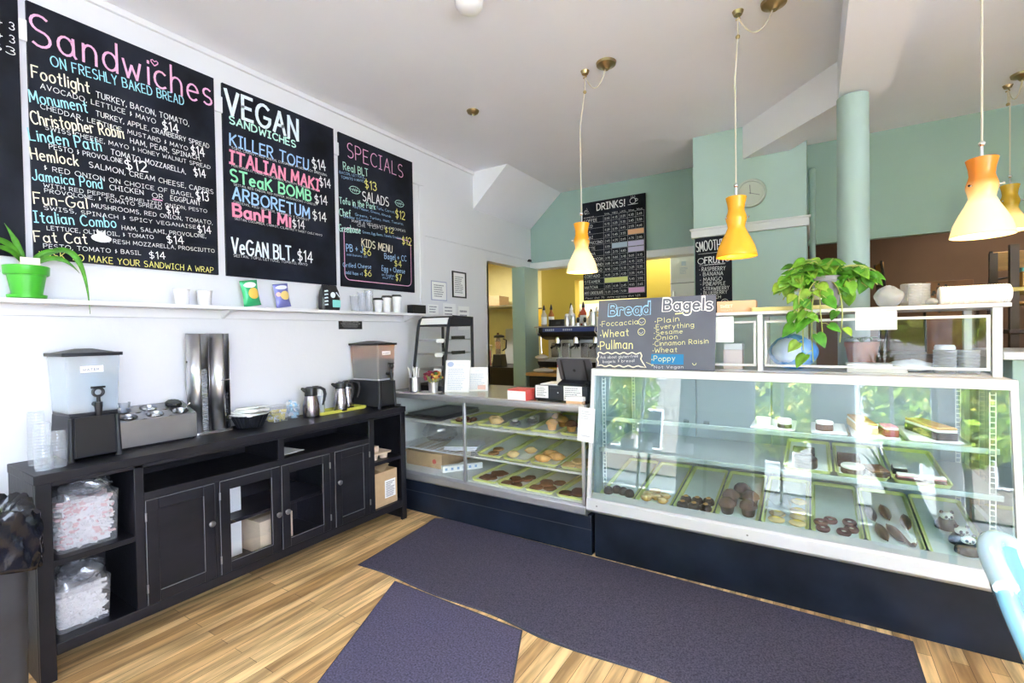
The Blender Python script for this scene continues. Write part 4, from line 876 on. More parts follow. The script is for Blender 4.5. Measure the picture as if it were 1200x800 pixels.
t = thing('drip_dish', 'small black dish at the far front corner of the sideboard', 'dish', (-2.785, 2.655, .891)); obj('bowl', MB().lathe([(.03, 0), (.042, .006), (.046, .016), (.04, .015), (.028, .006)], n=24), BLK, t); obj('residue', MB().lathe([(.03, .008), (.02, .010)], n=16), CHROME, t)
# ------------------------------------------------------------------ rubbish bin
t = thing('rubbish_bin', 'dark grey rubbish bin with a black bag folded over its rim, lower left corner', 'bin', (-2.54, .285, 0))
mb = MB().rrect(.20, .42, .03, 0, .80, taper=.035); mb.rrect(.245, .465, .035, .775, .80); obj('bin', mb, M('bin_grey', (.03, .031, .036), .45, var=.2, vscale=12), t, bevel=.004)
BAG = M('bin_bag', (.008, .009, .014), .14, bump=.8, bscale=11, stretch=(1, 1, .45))
def bagf(u, v):
    a = 2*pi*u; ca, sa = cos(a), sin(a); k = (abs(ca)**5+abs(sa)**5)**(-1/5); fold = .5+.5*sin(17*a+3*sin(3*a)); f2 = sin(31*a+1); cr_ = .05*abs(sin(11*a+5*v))+.035*abs(sin(19*a-8*v+1))
    if v < .7: q = v/.7; r = 1.04+(.03*fold+.012*f2)*(1-q*.6)+.02*sin(pi*q)+cr_; z = .625+.018*sin(5*a)*(1-q)+.20*q
    else: q = (v-.7)/.3; r = 1.04+.018*fold*(1-q)-.30*q+cr_*(1-.4*q); z = .825+.022*sin(3*a+1)+.014*f2*(1-q)-.10*q*q+.022*sin(pi*q)
    return (.124*k*ca*r, .234*k*sa*r, z)
obj('bag', MB().sheet(bagf, 144, 20), BAG, t, solid=.002)
# ------------------------------------------------------------------ low display case on the left
COUNTER = M('counter_top', (.30, .32, .28), .22, .35, var=.06, vscale=3)
WIRE = M('white_wire', (.75, .76, .76), .4, .2)
CASEIN = M('case_white', (.80, .82, .82), .5)
CASEBK = M('case_back_panel', (.50, .55, .60), .45)
LX0, LX1, LXM = -3.085, -1.248, -2.235
t = thing('display_case', 'low glass pastry counter on a black base with two sliding panes, beside the left wall', 'display case', (0, 0, 0))
def P_(name, mb, mat, bevel=.002, **k): return obj(name, mb, mat, t, bevel=bevel, **k)
P_('base', bx(-3.135, -1.222, 2.852, 3.56, 0, .262), BLKM, .004)
o = P_('base_seam', bx(-3.135, -1.222, 2.849, 2.852, .165, .169), BLKE, 0)
P_('bottom_trim', MB().loft([[(x, 2.822, .272), (x, 2.822, .318), (x, 2.836, .334), (x, 3.58, .334), (x, 3.58, .255), (x, 2.85, .255)] for x in (LX0, LX1)]), ALUG)
P_('top_trim', MB().loft([[(x, 2.822, .935), (x, 2.818, .945), (x, 2.818, .972), (x, 2.826, .981), (x, 2.86, .981), (x, 2.86, .935)] for x in (LX0, LX1)]), ALUG)
P_('counter', bx(LX0, LX1, 2.858, 3.62, .955, .9795), COUNTER); P_('end_wall', bx(LX0, LX0+.02, 2.84, 3.6, .334, .955), CASEIN)
for x in (LX0+.01, LXM, LX1-.012): P_('post', bx(x-.011, x+.011, 2.822, 2.842, .33, .937), ALUG)
P_('end_pane', bx(LX1-.012, LX1-.008, 2.845, 3.58, .334, .955), G_CLEAR, 0)
P_('rear_post', bx(LX1-.03, LX1, 3.56, 3.60, .334, .955), ALUG); P_('back_wall', bx(LX0, LX1, 3.58, 3.60, .334, .955), CASEIN)
for a, b in ((LX0+.02, LXM), (LXM, LX1-.02)): P_('front_pane', bx(a, b, 2.832, 2.836, .33, .94), G_CLEAR, 0)
P_('floor_board', bx(LX0+.02, LX1-.02, 2.842, 3.58, .334, .340), CASEIN)
def wire_shelf(x0, x1, y0, y1, z, tilt=0.):
    mb = MB(); n = int((y1-y0)/.03)
    for i in range(n+1):
        y = y0+(y1-y0)*i/n; zz = z+tilt*(y-y0); mb.box(x0, x1, y-.002, y+.002, zz-.002, zz+.002)
    for i in range(7): x = x0+(x1-x0)*i/6; mb.hexa([(x-.003, y0, z-.008), (x+.003, y0, z-.008), (x+.003, y1, z-.008+tilt*(y1-y0)), (x-.003, y1, z-.008+tilt*(y1-y0)), (x-.003, y0, z-.002), (x+.003, y0, z-.002), (x+.003, y1, z-.002+tilt*(y1-y0)), (x-.003, y1, z-.002+tilt*(y1-y0))])
    mb.box(x0, x1, y0-.006, y0, z-.012, z+.004); return mb
P_('wire_shelf', wire_shelf(LX0+.022, LXM-.012, 2.93, 3.56, .735), WIRE, 0); P_('wire_shelf', wire_shelf(LX0+.022, LXM-.012, 2.93, 3.56, .505), WIRE, 0)
P_('wire_shelf', wire_shelf(LXM-.01, LX1-.03, 2.93, 3.56, .738, .05), WIRE, 0); P_('wire_shelf', wire_shelf(LXM-.01, LX1-.03, 2.93, 3.56, .505, .08), WIRE, 0)
# ------------------------------------------------------------------ tall refrigerated case on the right
RX0, RX1 = -1.222, .745
t = thing('refrigerated_display_case', 'big white-framed refrigerated glass case with a sloping front and three levels', 'display case', (0, 0, 0))
P_('base', bx(-1.20, .765, 2.852, 3.62, 0, .31), BLKM, .004)
P_('lip', MB().loft([[(x, 2.79, .312), (x, 2.77, .332), (x, 2.77, .392), (x, 2.782, .403), (x, 2.90, .403), (x, 2.90, .30), (x, 2.852, .30)] for x in (RX0, RX1)]), ALU, .002)
o = P_('lip_screws', MB().lathe([(.006, 0), (.005, .003)], (-1.15, 2.7715, .362), 10, rot=Rx(pi/2)).lathe([(.006, 0), (.005, .003)], (-.30, 2.7715, .362), 10, rot=Rx(pi/2)), KNOB, 0)
def slant(x0, x1, off=0., th=.03, z0=.40, z1=1.215):
    y = lambda z: 2.782+(z-.40)*(2.882-2.782)/(1.175-.40)+off
    return MB().hexa([(x0, y(z0), z0), (x1, y(z0), z0), (x1, y(z0)+th, z0), (x0, y(z0)+th, z0), (x0, y(z1), z1), (x1, y(z1), z1), (x1, y(z1)+th, z1), (x0, y(z1)+th, z1)])
P_('front_post', slant(RX0, RX0+.024), ALU); P_('front_post', slant(RX1-.026, RX1), ALU)
P_('top_frame', slant(RX0, RX1, -.002, .04, 1.17, 1.215), ALU); P_('top_panel', bx(RX0, RX1, 2.90, 3.66, 1.19, 1.2135), ALU)
P_('front_pane', slant(RX0+.022, RX1-.024, .008, .005, .40, 1.172), G_CASE, 0)
P_('end_wall', bx(RX0, RX0+.02, 2.90, 3.66, .31, 1.19), M('case_end', (.22, .29, .31), .35)); P_('end_pane', bx(RX1-.012, RX1-.006, 2.90, 3.66, .36, 1.19), G_CLEAR, 0)
P_('deck', bx(RX0+.02, RX1-.02, 2.82, 3.64, .31, .352), M('case_deck', (.13, .19, .21), .3)); 
P_('back_frame', bx(RX0, RX1, 3.64, 3.66, .31, 1.19), CASEBK)
dw = (RX1-RX0-.04)/4
for i in range(4):
    x = RX0+.02+i*dw; d_ = MB(); d_.box(x+.004, x+dw-.004, 3.622, 3.636, .40, 1.17); dd = P_('sliding_door', d_, M('case_sliding_door', (.34, .40, .46), .35)); obj('handle', bx(x+(.05 if i % 2 else dw-.09), x+(.09 if i % 2 else dw-.05), 3.614, 3.622, .76, .80), BLK, dd)
for (nm, y0, z) in (('middle_shelf', 2.955, .664), ('upper_shelf', 3.01, .862)):
    sh_ = P_(nm, bx(RX0+.022, RX1-.03, y0, 3.60, z+.012, z+.018), G_CLEAR if nm == 'upper_shelf' else M('shelf_steel', (.55, .58, .58), .35, .5), 0)
    obj('front_edge', bx(RX0+.022, RX1-.03, y0-.012, y0, z, z+.026), M('shelf_edge', (.42, .50, .53), .3, .6), sh_, bevel=.002)
for x in (RX0+.05, RX1-.06):
    for y in (2.97, 3.58):
        mb = MB(); mb.box(x-.012, x-.008, y, y+.004, .40, 1.15); mb.box(x+.008, x+.012, y, y+.004, .40, 1.15)
        for i in range(30): mb.box(x-.008, x+.008, y, y+.004, .41+i*.025, .415+i*.025)
        P_('shelf_standard', mb, WIRE, 0)
lt = P_('lamp_tube', MB().tube([(RX0+.1, 2.945, 1.175), (RX1-.1, 2.945, 1.175)], .010, 10), M('tube_light', (.95, .98, 1), .5, emit=2.5), 0)
area('case_tube_lamp', ((RX0+RX1)/2, 2.955, 1.163), (radians(25), 0, 0), 1.7, .03, 2.5, (.93, .97, 1))
# ------------------------------------------------------------------ trays and pastries
def tray(label, x, y, z, tilt, L=.62, Wd=.228, mat=TRAYY, liner=True, group=None, name='bakery_tray'):
    t = thing(name, label, 'tray', (x, y, z), (tilt, 0, 0), group)
    mb = MB().rrect(Wd-.02, L-.02, .02, 0, .004, (0, L/2), 4); obj('base', mb, mat, t)
    def ring(w, l, r, z):
        o = []
        for (sx, sy, a0) in ((1,1,0),(-1,1,90),(-1,-1,180),(1,-1,270)):
            for k in range(5): a = radians(a0+22.5*k); o.append((sx*(w/2-r)+r*cos(a), L/2+sy*(l/2-r)+r*sin(a), z))
        return o
    mb = MB().loft([ring(Wd-.02, L-.02, .02, .001), ring(Wd-.004, L-.004, .024, .018), ring(Wd, L, .026, .020), ring(Wd-.012, L-.012, .022, .018), ring(Wd-.024, L-.024, .02, .004)], False, False); obj('rim', mb, mat, t)
    if liner: obj('paper_liner', bx(-Wd/2+.02, Wd/2-.02, .02, L-.02, .004, .0052), TRAYL, t)
    return t
def on(t, x, y, z=.0055, rz=0.):
    m = T(*t.location)@t.rotation_euler.to_matrix().to_4x4()@T(x, y, z)@Rz(rz)
    return m
def place(o, m): o.matrix_world = m; o.location = m.to_translation(); o.rotation_euler = m.to_euler(); return o
CHOC = M('chocolate', (.030, .016, .011), .35, var=.25, vscale=40, bump=.15, bscale=80)
BROWNIE = M('cocoa_crumb', (.10, .045, .025), .7, var=.3, vscale=60, bump=.4, bscale=120)
COOKIE = M('cookie_crumb', (.34, .17, .07), .75, var=.3, vscale=45, bump=.3, bscale=90)
COOKD = M('dark_cookie', (.16, .07, .03), .75, var=.3, vscale=45, bump=.3, bscale=90)
GOLD = M('golden_crust', (.62, .34, .11), .5, var=.25, vscale=30, bump=.2, bscale=60)
GOLDL = M('pale_crust', (.72, .50, .24), .55, var=.2, vscale=30, bump=.2, bscale=60)
CREAM = M('cream_icing', (.86, .83, .76), .5, bump=.1, bscale=60)
CUST = M('custard', (.80, .52, .06), .35)
PINKI = M('pink_icing', (.72, .28, .34), .5)
def cookie(mat=COOKIE, r=.045, h=.014, rag=.06):
    return lambda n, l, g: [obj('biscuit', MB().lathe([(r*.9, 0), (r, h*.4), (r*.9, h*.85), (r*.4, h)], n=20, flute=rag, nf=5), mat, thing(n, l, 'biscuit', group=g))][0].parent
def muffin(mat, top, r=.036, h=.05, cr=1.25, th=.035):
    def f(n, l, g):
        t = thing(n, l, 'muffin', group=g); obj('case', MB().lathe([(r*.75, 0), (r, h)], n=36, flute=.03, nf=18), mat, t)
        obj('top', MB().lathe([(r, h*.9), (r*cr, h*1.02), (r*cr*.95, h+th*.4), (r*.7, h+th*.85), (r*.25, h+th)], n=24, flute=.04, nf=5), top, t); return t
    return f
def dome(mat, dec=None, r=.035, h=.035):
    def f(n, l, g):
        t = thing(n, l, 'pastry', group=g); obj('cake', MB().lathe([(r, 0), (r*1.02, h*.3), (r*.85, h*.75), (r*.4, h), (.001, h*1.02)], n=24), mat, t)
        if dec: obj('topping', MB().blob((0, 0, h*.98), r*.42, r*.36, h*.25, 12, 6, .3), dec, t)
        return t
    return f
def roll(mat, glaze=None, L=.085, r=.022, bend=.3, seg=5):
    def f(n, l, g):
        t = thing(n, l, 'pastry', group=g); pts, rs = [], []
        for i in range(25):
            q = i/24*2-1; pts.append((q*L/2, bend*L*(q*q-.4), r*.85)); rs.append(r*max(.18, (1-abs(q)**2.5))*(1+.12*abs(sin(seg*pi*i/24))))
        obj('roll', MB().tube(pts, rs, 14), mat, t)
        if glaze: obj('glaze', MB().tube([(x, y, z+r*.25) for x, y, z in pts[3:-3]], [q*.86 for q in rs[3:-3]], 14), glaze, t)
        return t
    return f
def ring_cookie(a, b, r=.034):
    def f(n, l, g):
        t = thing(n, l, 'biscuit', group=g); obj('ring', MB().tube([(r*.62*cos(2*pi*i/20), r*.62*sin(2*pi*i/20), .009) for i in range(20)], r*.36, 8, closed=True), a, t); obj('centre', MB().lathe([(r*.4, .004), (r*.38, .013), (.001, .016)], n=16), b, t); return t
    return f
def slab(mats, L=.12, Wd=.06, hs=(.03, .012), cat='cake'):
    def f(n, l, g):
        t = thing(n, l, cat, group=g); z = 0
        for i, (m, h) in enumerate(zip(mats, hs)):
            k = 0 if i == 0 else .002; obj(('sponge', 'icing', 'topping')[i], bx(-Wd/2+k, Wd/2-k, -L/2+k, L/2-k, z, z+h), m, t, bevel=.004); z += h
        return t
    return f
def roundcake(mats, r=.05, hs=(.03, .012)):
    def f(n, l, g):
        t = thing(n, l, 'cake', group=g); z = 0
        for i, (m, h) in enumerate(zip(mats, hs)): obj(('sponge', 'icing', 'topping')[i], MB().lathe([(r*.97, z), (r, z+h*.3), (r*.97, z+h*.9), (r*.9, z+h)], n=28), m, t); z += h
        return t
    return f
def panda(n, l, g):
    t = thing(n, l, 'cake', group=g)
    obj('body', MB().lathe([(.058, 0), (.056, .02), (.04, .05), (.03, .062)], n=24), CHOC, t)
    hd = obj('head', MB().blob((0, 0, .075), .034, .032, .026, 18, 10), CREAM, t)
    for s in (-1, 1):
        obj('ear', MB().blob((s*.026, .004, .098), .011, .008, .011, 10, 6), CHOC, t); obj('eye_patch', MB().blob((s*.013, -.028, .080), .008, .006, .009, 10, 6), CHOC, t)
        obj('paw', MB().blob((s*.05, -.02, .014), .016, .018, .014, 10, 6), CHOC, t)
    obj('nose', MB().blob((0, -.033, .072), .005, .004, .004, 8, 5), CHOC, t); return t
def fill(tr, maker, name, label, group, spots):
    first = None
    for (x, y, *r) in spots:
        o = maker(name, label, group) if first is None else dup(first)
        first = first or o; place(o, on(tr, x, y, r[1] if len(r) > 1 else .0057, r[0] if r else 0))
    return first
LC = [-2.10, -1.866, -1.628, -1.39]
tl = radians(3); tm = radians(4.6)
LT = {}
for row, (y, z, ti, L) in dict(top=(2.935, .745, tl, .60), middle=(2.935, .513, tm, .60), bottom=(2.86, .341, 0, .56)).items():
    for i, x in enumerate(LC):
        LT[row, i] = tray('lime tray on the %s level of the low case, %s' % (row, ['just right of the metal mullion', 'second right of the mullion', 'third right of the mullion', 'at the right end'][i]), x, y, z, ti, L, .222 if i < 3 else .205)
fill(LT['top', 0], roll(GOLDL, None, .12, .026, .1, 2), 'pastry', 'pale folded pastry on the upper tray right of the mullion of the low case', 'folded pastries', [(.02, .10, .3), (-.03, .16, .2)])
tubs = fill(LT['top', 1], lambda n, l, g: (lambda t: (obj('tub', MB().lathe([(.046, 0), (.056, .045), (.058, .047)], n=24, caps=False), G_PLASTIC, t), obj('dessert', MB().blob((0, 0, .022), .042, .042, .022, 16, 8, .25), CHOC, t), obj('cream', MB().blob((.006, -.01, .044), .022, .02, .010, 12, 6, .2), CREAM, t), t)[-1])(thing(n, l, 'dessert', group=g)), 'dessert_tub', 'clear tub of chocolate dessert with cream on the upper tray of the low case', 'chocolate dessert tubs', [(-.035, .09), (.04, .22)])
fill(LT['top', 2], muffin(GOLD, GOLD, .036, .042), 'muffin', 'golden muffin on the upper trays of the low case', 'golden muffins', [(.035, .10), (.06, .22), (-.02, .30)])
fill(LT['top', 3], muffin(GOLD, COOKD, .036, .042), 'muffin', 'darker topped muffin on the upper right tray of the low case', 'dark muffins', [(-.055, .11), (.04, .10), (-.01, .25), (.065, .26)])
fill(LT['middle', 0], cookie(COOKIE), 'biscuit', 'brown biscuit on the middle tray next to the mullion of the low case', 'brown biscuits', [(.01, .07), (.0, .15, .4, .012)])
fill(LT['middle', 1], roll(GOLDL, None, .10, .025, .0, 1), 'wrapped_roll', 'pale roll in clear film on the second middle tray of the low case', 'wrapped rolls', [(-.045, .07, .6), (.035, .20, .5)])
fill(LT['middle', 2], roll(GOLD, None, .13, .028, .12, 3), 'pastry', 'flat golden pastry on the third middle tray of the low case', 'golden turnovers', [(-.03, .07, .2), (.05, .14, .1), (-.02, .18, .3)])
fill(LT['middle', 3], cookie(GOLDL, .05, .018), 'biscuit', 'large pale biscuit on the right-hand middle tray of the low case', 'pale biscuits', [(-.05, .06), (.045, .07), (-.02, .15), (.05, .17), (.0, .11, 0, .016)])
fill(LT['bottom', 0], cookie(COOKD, .07, .014, .12), 'biscuit', 'flat dark biscuit on the bottom tray next to the mullion of the low case', 'flat dark biscuits', [(-.01, .10), (.02, .20, .5, .013)])
fill(LT['bottom', 1], cookie(COOKD, .044), 'biscuit', 'speckled brown biscuit on the second bottom tray of the low case', 'speckled biscuits', [(-.05, .06), (.04, .05), (-.0, .12, .3, .013), (-.05, .18), (.05, .17, .4, .013), (.04, .25)])
fill(LT['bottom', 2], cookie(COOKD, .05), 'biscuit', 'thick dark brown biscuit on the third bottom tray of the low case', 'thick dark biscuits', [(-.045, .07), (.05, .10), (.0, .14, 0, .014), (-.04, .22), (.055, .24)])
fill(LT['bottom', 3], cookie(COOKD, .05, .016, .03), 'biscuit', 'smooth round dark biscuit on the bottom right tray of the low case', 'smooth dark biscuits', [(-.045, .06), (.045, .07, 0, .013), (.01, .15)])
# left bay of the low case
for i, (x, y, z, rz, L, Wd) in enumerate(((-2.80, 2.95, .74, .0, .58, .42), (-2.79, 2.97, .7605, -.03, .54, .39))):
    tray(['dull metal baking pan on the upper wire shelf of the low case', 'dull metal baking pan stacked on the other pan in the low case'][i], x, y, z, 0, L, Wd, STEELB, False, None, 'baking_pan').rotation_euler = (0, 0, rz)
tn = tray('small lime tray of nut clusters at the left of the mullion in the low case', -2.375, 2.94, .74, 0, .50, .22)
fill(tn, roll(COOKD, None, .06, .018, .1, 3), 'nut_cluster', 'dark nut cluster on the small tray left of the mullion', 'nut clusters', [(-.05, .06, .4), (.0, .08, 1.2), (.05, .06, 2), (-.03, .14, .1), (.04, .14, .8)])
t = thing('pie_box', 'flat brown cake box with a red sticker on the floor of the low case', 'box', (-2.79, 3.17, .341)); obj('body', bx(-.20, .20, -.20, .20, 0, .105), CARD, t, bevel=.002)
obj('lid', MB().hexa([(-.205, -.205, .105), (.205, -.205, .105), (.205, .205, .105), (-.205, .205, .105), (-.205, -.205, .122), (.205, -.205, .118), (.205, .205, .135), (-.205, .205, .145)]), CARD, t); mb = MB(); mb.lathe([(.02, 0), (.02, .0015)], (.12, -.2, .055), 16, rot=Rx(pi/2)); obj('sticker', mb, M('red_sticker', (.55, .08, .07), .5), t)
t = thing('film_roll', 'cardboard box of cling film lying beside the flat cake box', 'box', (-2.44, 3.05, .341), (0, 0, radians(55))); obj('body', bx(-.17, .17, -.025, .025, 0, .05), PAPER, t, bevel=.002); mb = MB(); 
for i in range(6): mb.box(-.15+i*.05, -.13+i*.05, -.0258, -.025, .015, .035)
obj('print', mb, M('blue_print', (.25, .38, .6), .6), t)
t = thing('plastic_bag', 'crumpled clear plastic bag on the wire shelf of the low case', 'bag', (-2.80, 3.20, .512)); obj('film', MB().blob((0, 0, .085), .17, .13, .085, 22, 12, .22, flat=.08), G_FILM, t, ang=12)
t = thing('parchment_stack', 'low stack of white paper sheets on the wire shelf of the low case', 'paper', (-2.46, 3.12, .51), (0, 0, .3))
for i in range(3): obj('sheet', MB().box(-.14, .14, -.13, .13, .012*i, .012*i+.011, Rz(.06*i)), M('parchment', (.74, .77, .82), .7), t, bevel=.003)
# bottom row of the refrigerated case
tilt = radians(8.2); XC = [-1.083+.2365*i for i in range(8)]
BT = []
names = ['at the left end', 'second from the left', 'third from the left', 'fourth from the left', 'fifth from the left', 'sixth from the left', 'seventh from the left', 'at the right end']
for i, x in enumerate(XC): BT.append(tray('lime tray in the bottom row of the refrigerated case, '+names[i], x, 2.925, .372, tilt, .64, .228))
fill(BT[0], dome(CHOC, None, .03, .042), 'chocolate_dome', 'glossy dark chocolate dome on the leftmost bottom tray', 'dark chocolate domes', [(-.07, .06), (-.023, .09), (.026, .08), (.072, .065)])
fill(BT[1], roll(GOLD, GOLDL, .07, .02, .25, 3), 'pastry', 'small golden pastry on the second bottom tray of the big case', 'small golden pastries', [(-.05, .05, .2), (.05, .05, -.2), (-.05, .10, .2), (.0, .085, 0), (.05, .11, 0), (-.02, .15, .3)])
fill(BT[2], dome(CHOC, GOLD, .034, .035), 'pastry', 'chocolate pastry with a caramel top on the third bottom tray', 'chocolate caramel pastries', [(-.065, .045), (0, .05), (.065, .055), (-.06, .12), (.005, .125), (.068, .135)])
fill(BT[3], muffin(CHOC, BROWNIE, .040, .05, 1.2, .04), 'muffin', 'big chocolate muffin on the fourth bottom tray', 'big chocolate muffins', [(-.055, .07), (.055, .08), (-.05, .18), (.055, .20), (0, .29)])
fill(BT[4], lambda n, l, g: (lambda t: (obj('dough', MB().blob((0, 0, .014), .042, .03, .016, 20, 8, .06), GOLDL, t), obj('filling', MB().blob((0, 0, .026), .022, .014, .007, 14, 6), CUST, t), t)[-1])(thing(n, l, 'pastry', group=g)), 'custard_pastry', 'oval pastry with yellow custard on the fifth bottom tray', 'custard pastries', [(.06, .06), (.06, .13), (.06, .20), (.06, .32), (-.04, .06), (-.04, .13)])
t = thing('film_sheet', 'crumpled clear film lying over the fifth bottom tray', 'plastic film'); obj('film', MB().sheet(lambda u, v: ((u-.5)*.13, v*.30, .05+.02*sin(9*u+3*v)+.012*sin(17*v+5*u)-.03*(abs(2*u-1)**4)), 18, 24), G_FILM, t); place(t, on(BT[4], -.035, .05, .01))
fill(BT[5], ring_cookie(M('pink_cocoa', (.16, .06, .06), .6), CREAM), 'linzer_biscuit', 'cocoa ring biscuit with a white centre on the sixth bottom tray', 'ring biscuits', [(-.06, .06), (.03, .055), (-.07, .12), (.065, .10), (-.025, .16), (.06, .17)])
EC = roll(CHOC, None, .17, .021, .0, 1)
fill(BT[6], EC, 'eclair', 'long dark chocolate eclair on the seventh bottom tray', 'chocolate eclairs', [(-.045, .11, 1.75), (-.075, .30, 1.7), (.01, .12, 1.9), (.068, .26, 1.55), (-.01, .34, 1.7)])
fill(BT[6], roll(BROWNIE, CREAM, .11, .022, 0, 6), 'eclair', 'brown striped eclair at the front of the seventh bottom tray', 'striped eclairs', [(.06, .07, 1.8)])
for (x, y, r), lab in zip([(.035, .085, .1), (.03, .17, .15), (.0, .31, .2)], ['chocolate panda cake at the front of the rightmost bottom tray', 'chocolate panda cake in the middle of the rightmost bottom tray', 'chocolate panda cake at the back of the rightmost bottom tray']):
    o = panda('panda_cake', lab, None); place(o, on(BT[7], x, y, .0057, r)); o.scale = (.82, .82, .82)
t = thing('cake_board_box', 'flat blue-white carton leaning at the right end of the bottom deck', 'box', (.716, 3.10, .353), (0, 0, 0)); obj('body', bx(-.012, .012, -.16, .30, 0, .16), M('pale_blue_card', (.55, .68, .74), .5), t, bevel=.002); obj('band', bx(-.0128, .0128, -.16, .30, .05, .08), PAPER, t)
# middle shelf
MT = [tray('lime tray on the middle shelf of the refrigerated case, '+n, x, 2.95, .688, radians(4), .58, .225) for x, n in ((-.03, 'left of three'), (.205, 'centre of three'), (.44, 'right of three'))]
fill(MT[0], roundcake([CHOC, CHOC], .058, (.03, .02)), 'chocolate_cake', 'black chocolate round cake on the left middle-shelf tray', None, [(-.01, .09)])
fill(MT[0], slab([CHOC], .14, .11, (.035,)), 'brownie_slab', 'dark brownie slab at the back of the left middle-shelf tray', None, [(-.02, .28)])
fill(MT[1], roundcake([BROWNIE, CREAM], .052, (.03, .010)), 'iced_cake', 'brown round cake with white icing on the centre middle-shelf tray', None, [(-.035, .075)])
fill(MT[1], slab([BROWNIE], .13, .10, (.045,)), 'brownie_slab', 'tall brown brownie block behind the white iced round cake', None, [(-.045, .21)])
fill(MT[1], slab([BROWNIE, COOKD], .12, .09, (.028, .010)), 'brownie_slab', 'reddish brown cake slice at the right front of the centre middle-shelf tray', None, [(.06, .08, .3)])
fill(MT[2], slab([BROWNIE, PINKI, CREAM], .05, .19, (.016, .007, .008)), 'layer_slice', 'long layered slice with cream top on the right middle-shelf tray', None, [(.0, .06, .05)])
fill(MT[2], slab([CHOC, CREAM], .07, .06, (.03, .008)), 'layer_slice', 'small dark slice on the left edge of the right middle-shelf tray', None, [(-.07, .16)])
# upper shelf
def plate(label, x, y, w, l, mat=ALU): 
    t = thing('cake_board', label, 'cake board', (x, y, .8815)); obj('board', MB().rrect(w, l, .02, 0, .006, taper=.006), mat, t, bevel=.001); obj('paper_doily', MB().rrect(w-.03, l-.03, .02, .006, .007), PAPER, t); return t
p1 = plate('white cake board with two small cakes, left on the upper case shelf', -.20, 3.22, .22, .36)
p2 = plate('narrow cake board with one brown cake on the upper case shelf', .07, 3.22, .16, .36)
p3 = plate('cake board with the long nut loaf and red slice on the upper case shelf', .27, 3.26, .20, .46)
p4 = plate('silver board at the right end of the upper case shelf', .51, 3.26, .24, .46, STEEL)
fill(p1, roundcake([CREAM, CREAM], .042, (.03, .014)), 'white_cake', 'small white iced cake at the left of the upper case shelf', None, [(-.05, -.06, 0, .0075)])
fill(p1, roundcake([CHOC, CREAM], .036, (.022, .03)), 'cream_cupcake', 'dark cupcake with white cream next to the small white cake', None, [(.06, -.10, 0, .0075)])
fill(p2, roundcake([BROWNIE, CREAM], .042, (.035, .016)), 'iced_cake', 'brown cake with a white top on the narrow upper board', None, [(-.02, -.08, 0, .0075)])
fill(p3, slab([GOLDL, CREAM, GOLD], .32, .085, (.035, .012, .010)), 'nut_loaf', 'long pale loaf with a crumbly golden top on the upper case shelf', None, [(-.045, .0, .12, .0075)])
fill(p3, slab([M('red_velvet', (.26, .03, .04), .7), CREAM, PINKI], .12, .06, (.035, .012, .005)), 'red_velvet_slice', 'red velvet slice with white icing on the upper case shelf', None, [(.06, -.12, .15, .0075)])
fill(p4, slab([CHOC, CREAM, GOLD], .30, .09, (.038, .014, .012)), 'chocolate_loaf', 'long dark loaf with white icing and nuts at the right of the upper shelf', None, [(.0, -.02, .3, .0075)])
# ------------------------------------------------------------------ upper display on top of the refrigerated case
t = thing('upper_display', 'white-framed clear display cabinet standing on top of the big case', 'display cabinet', (0, 0, 1.214))
UX0, UX1 = -1.235, .728
P_('shelf_top', bx(UX0, UX1+.03, 3.015, 3.56, .322, .341), ALU, .003)
for x, w_ in ((UX0, .03), (-.268, .028), (UX1-.032, .034)):
    P_('post', bx(x, x+w_, 3.022, 3.052, 0, .322), ALU); P_('post', bx(x, x+w_, 3.52, 3.55, 0, .322), ALU)
P_('end_pane', bx(UX1-.012, UX1-.008, 3.05, 3.52, .004, .32), G_ACR, 0); P_('bottom_sheet', bx(UX0, UX1, 3.03, 3.55, 0, .004), M('pale_base', (.72, .74, .76), .4))
for a, b in ((-1.2, -.275), (-.232, .690)):
    m = MB(); z0, z1 = .028, .288; f = .013
    m.box(a, b, 3.026, 3.036, z0, z0+f); m.box(a, b, 3.026, 3.036, z1-f, z1); m.box(a, a+f, 3.026, 3.036, z0+f, z1-f); m.box(b-f, b, 3.026, 3.036, z0+f, z1-f)
    d_ = P_('door', m, ALU, .001); obj('pane', bx(a+f*.5, b-f*.5, 3.029, 3.033, z0+f*.5, z1-f*.5), G_ACR, d_)
t = thing('notice_sheet', 'blank white sheet taped inside the top right pane of the upper display', 'notice', (.185, 3.023, 1.44), FRONT); obj('sheet', bx(0, .168, 0, .10, 0, .002), PAPER, t)
t = thing('notice_sheet', 'pale sheet taped behind the bread board edge on the upper display', 'notice', (-.49, 3.023, 1.38), FRONT); obj('sheet', bx(0, .10, 0, .15, 0, .002), M('pale_paper', (.78, .84, .82), .7), t)
# contents
def soft_bag(name, label, loc, rx, ry, rz, mat, cat='bag', jit=.3, extra=None):
    t = thing(name, label, cat, loc); obj('body', MB().blob((0, 0, rz*.92), rx, ry, rz, 16, 9, jit, flat=rz*.92), mat, t, ang=180, sub=2)
    if extra: extra(t)
    return t
BLUEB = M('blue_bag', (.05, .28, .68), .35, bump=.2, bscale=14)
soft_bag('ice_bag', 'bulging blue and white bag behind the left door of the upper display', (-.10, 3.22, 1.219), .13, .09, .105, BLUEB, jit=.12, extra=lambda t: obj('pale_window', MB().blob((-.02, -.045, .105), .085, .055, .075, 20, 10, .1), M('pale_blue_film', (.55, .65, .85), .3), t))
t = thing('tea_carton', 'pink and white carton standing in the upper display next to the bread board', 'box', (-.405, 3.13, 1.219)); obj('body', bx(-.052, .052, -.04, .04, 0, .115), M('pink_card', (.80, .66, .62), .6), t, bevel=.002); obj('lid', bx(-.048, .052, -.04, .04, .115, .15), PAPER, t, bevel=.002)
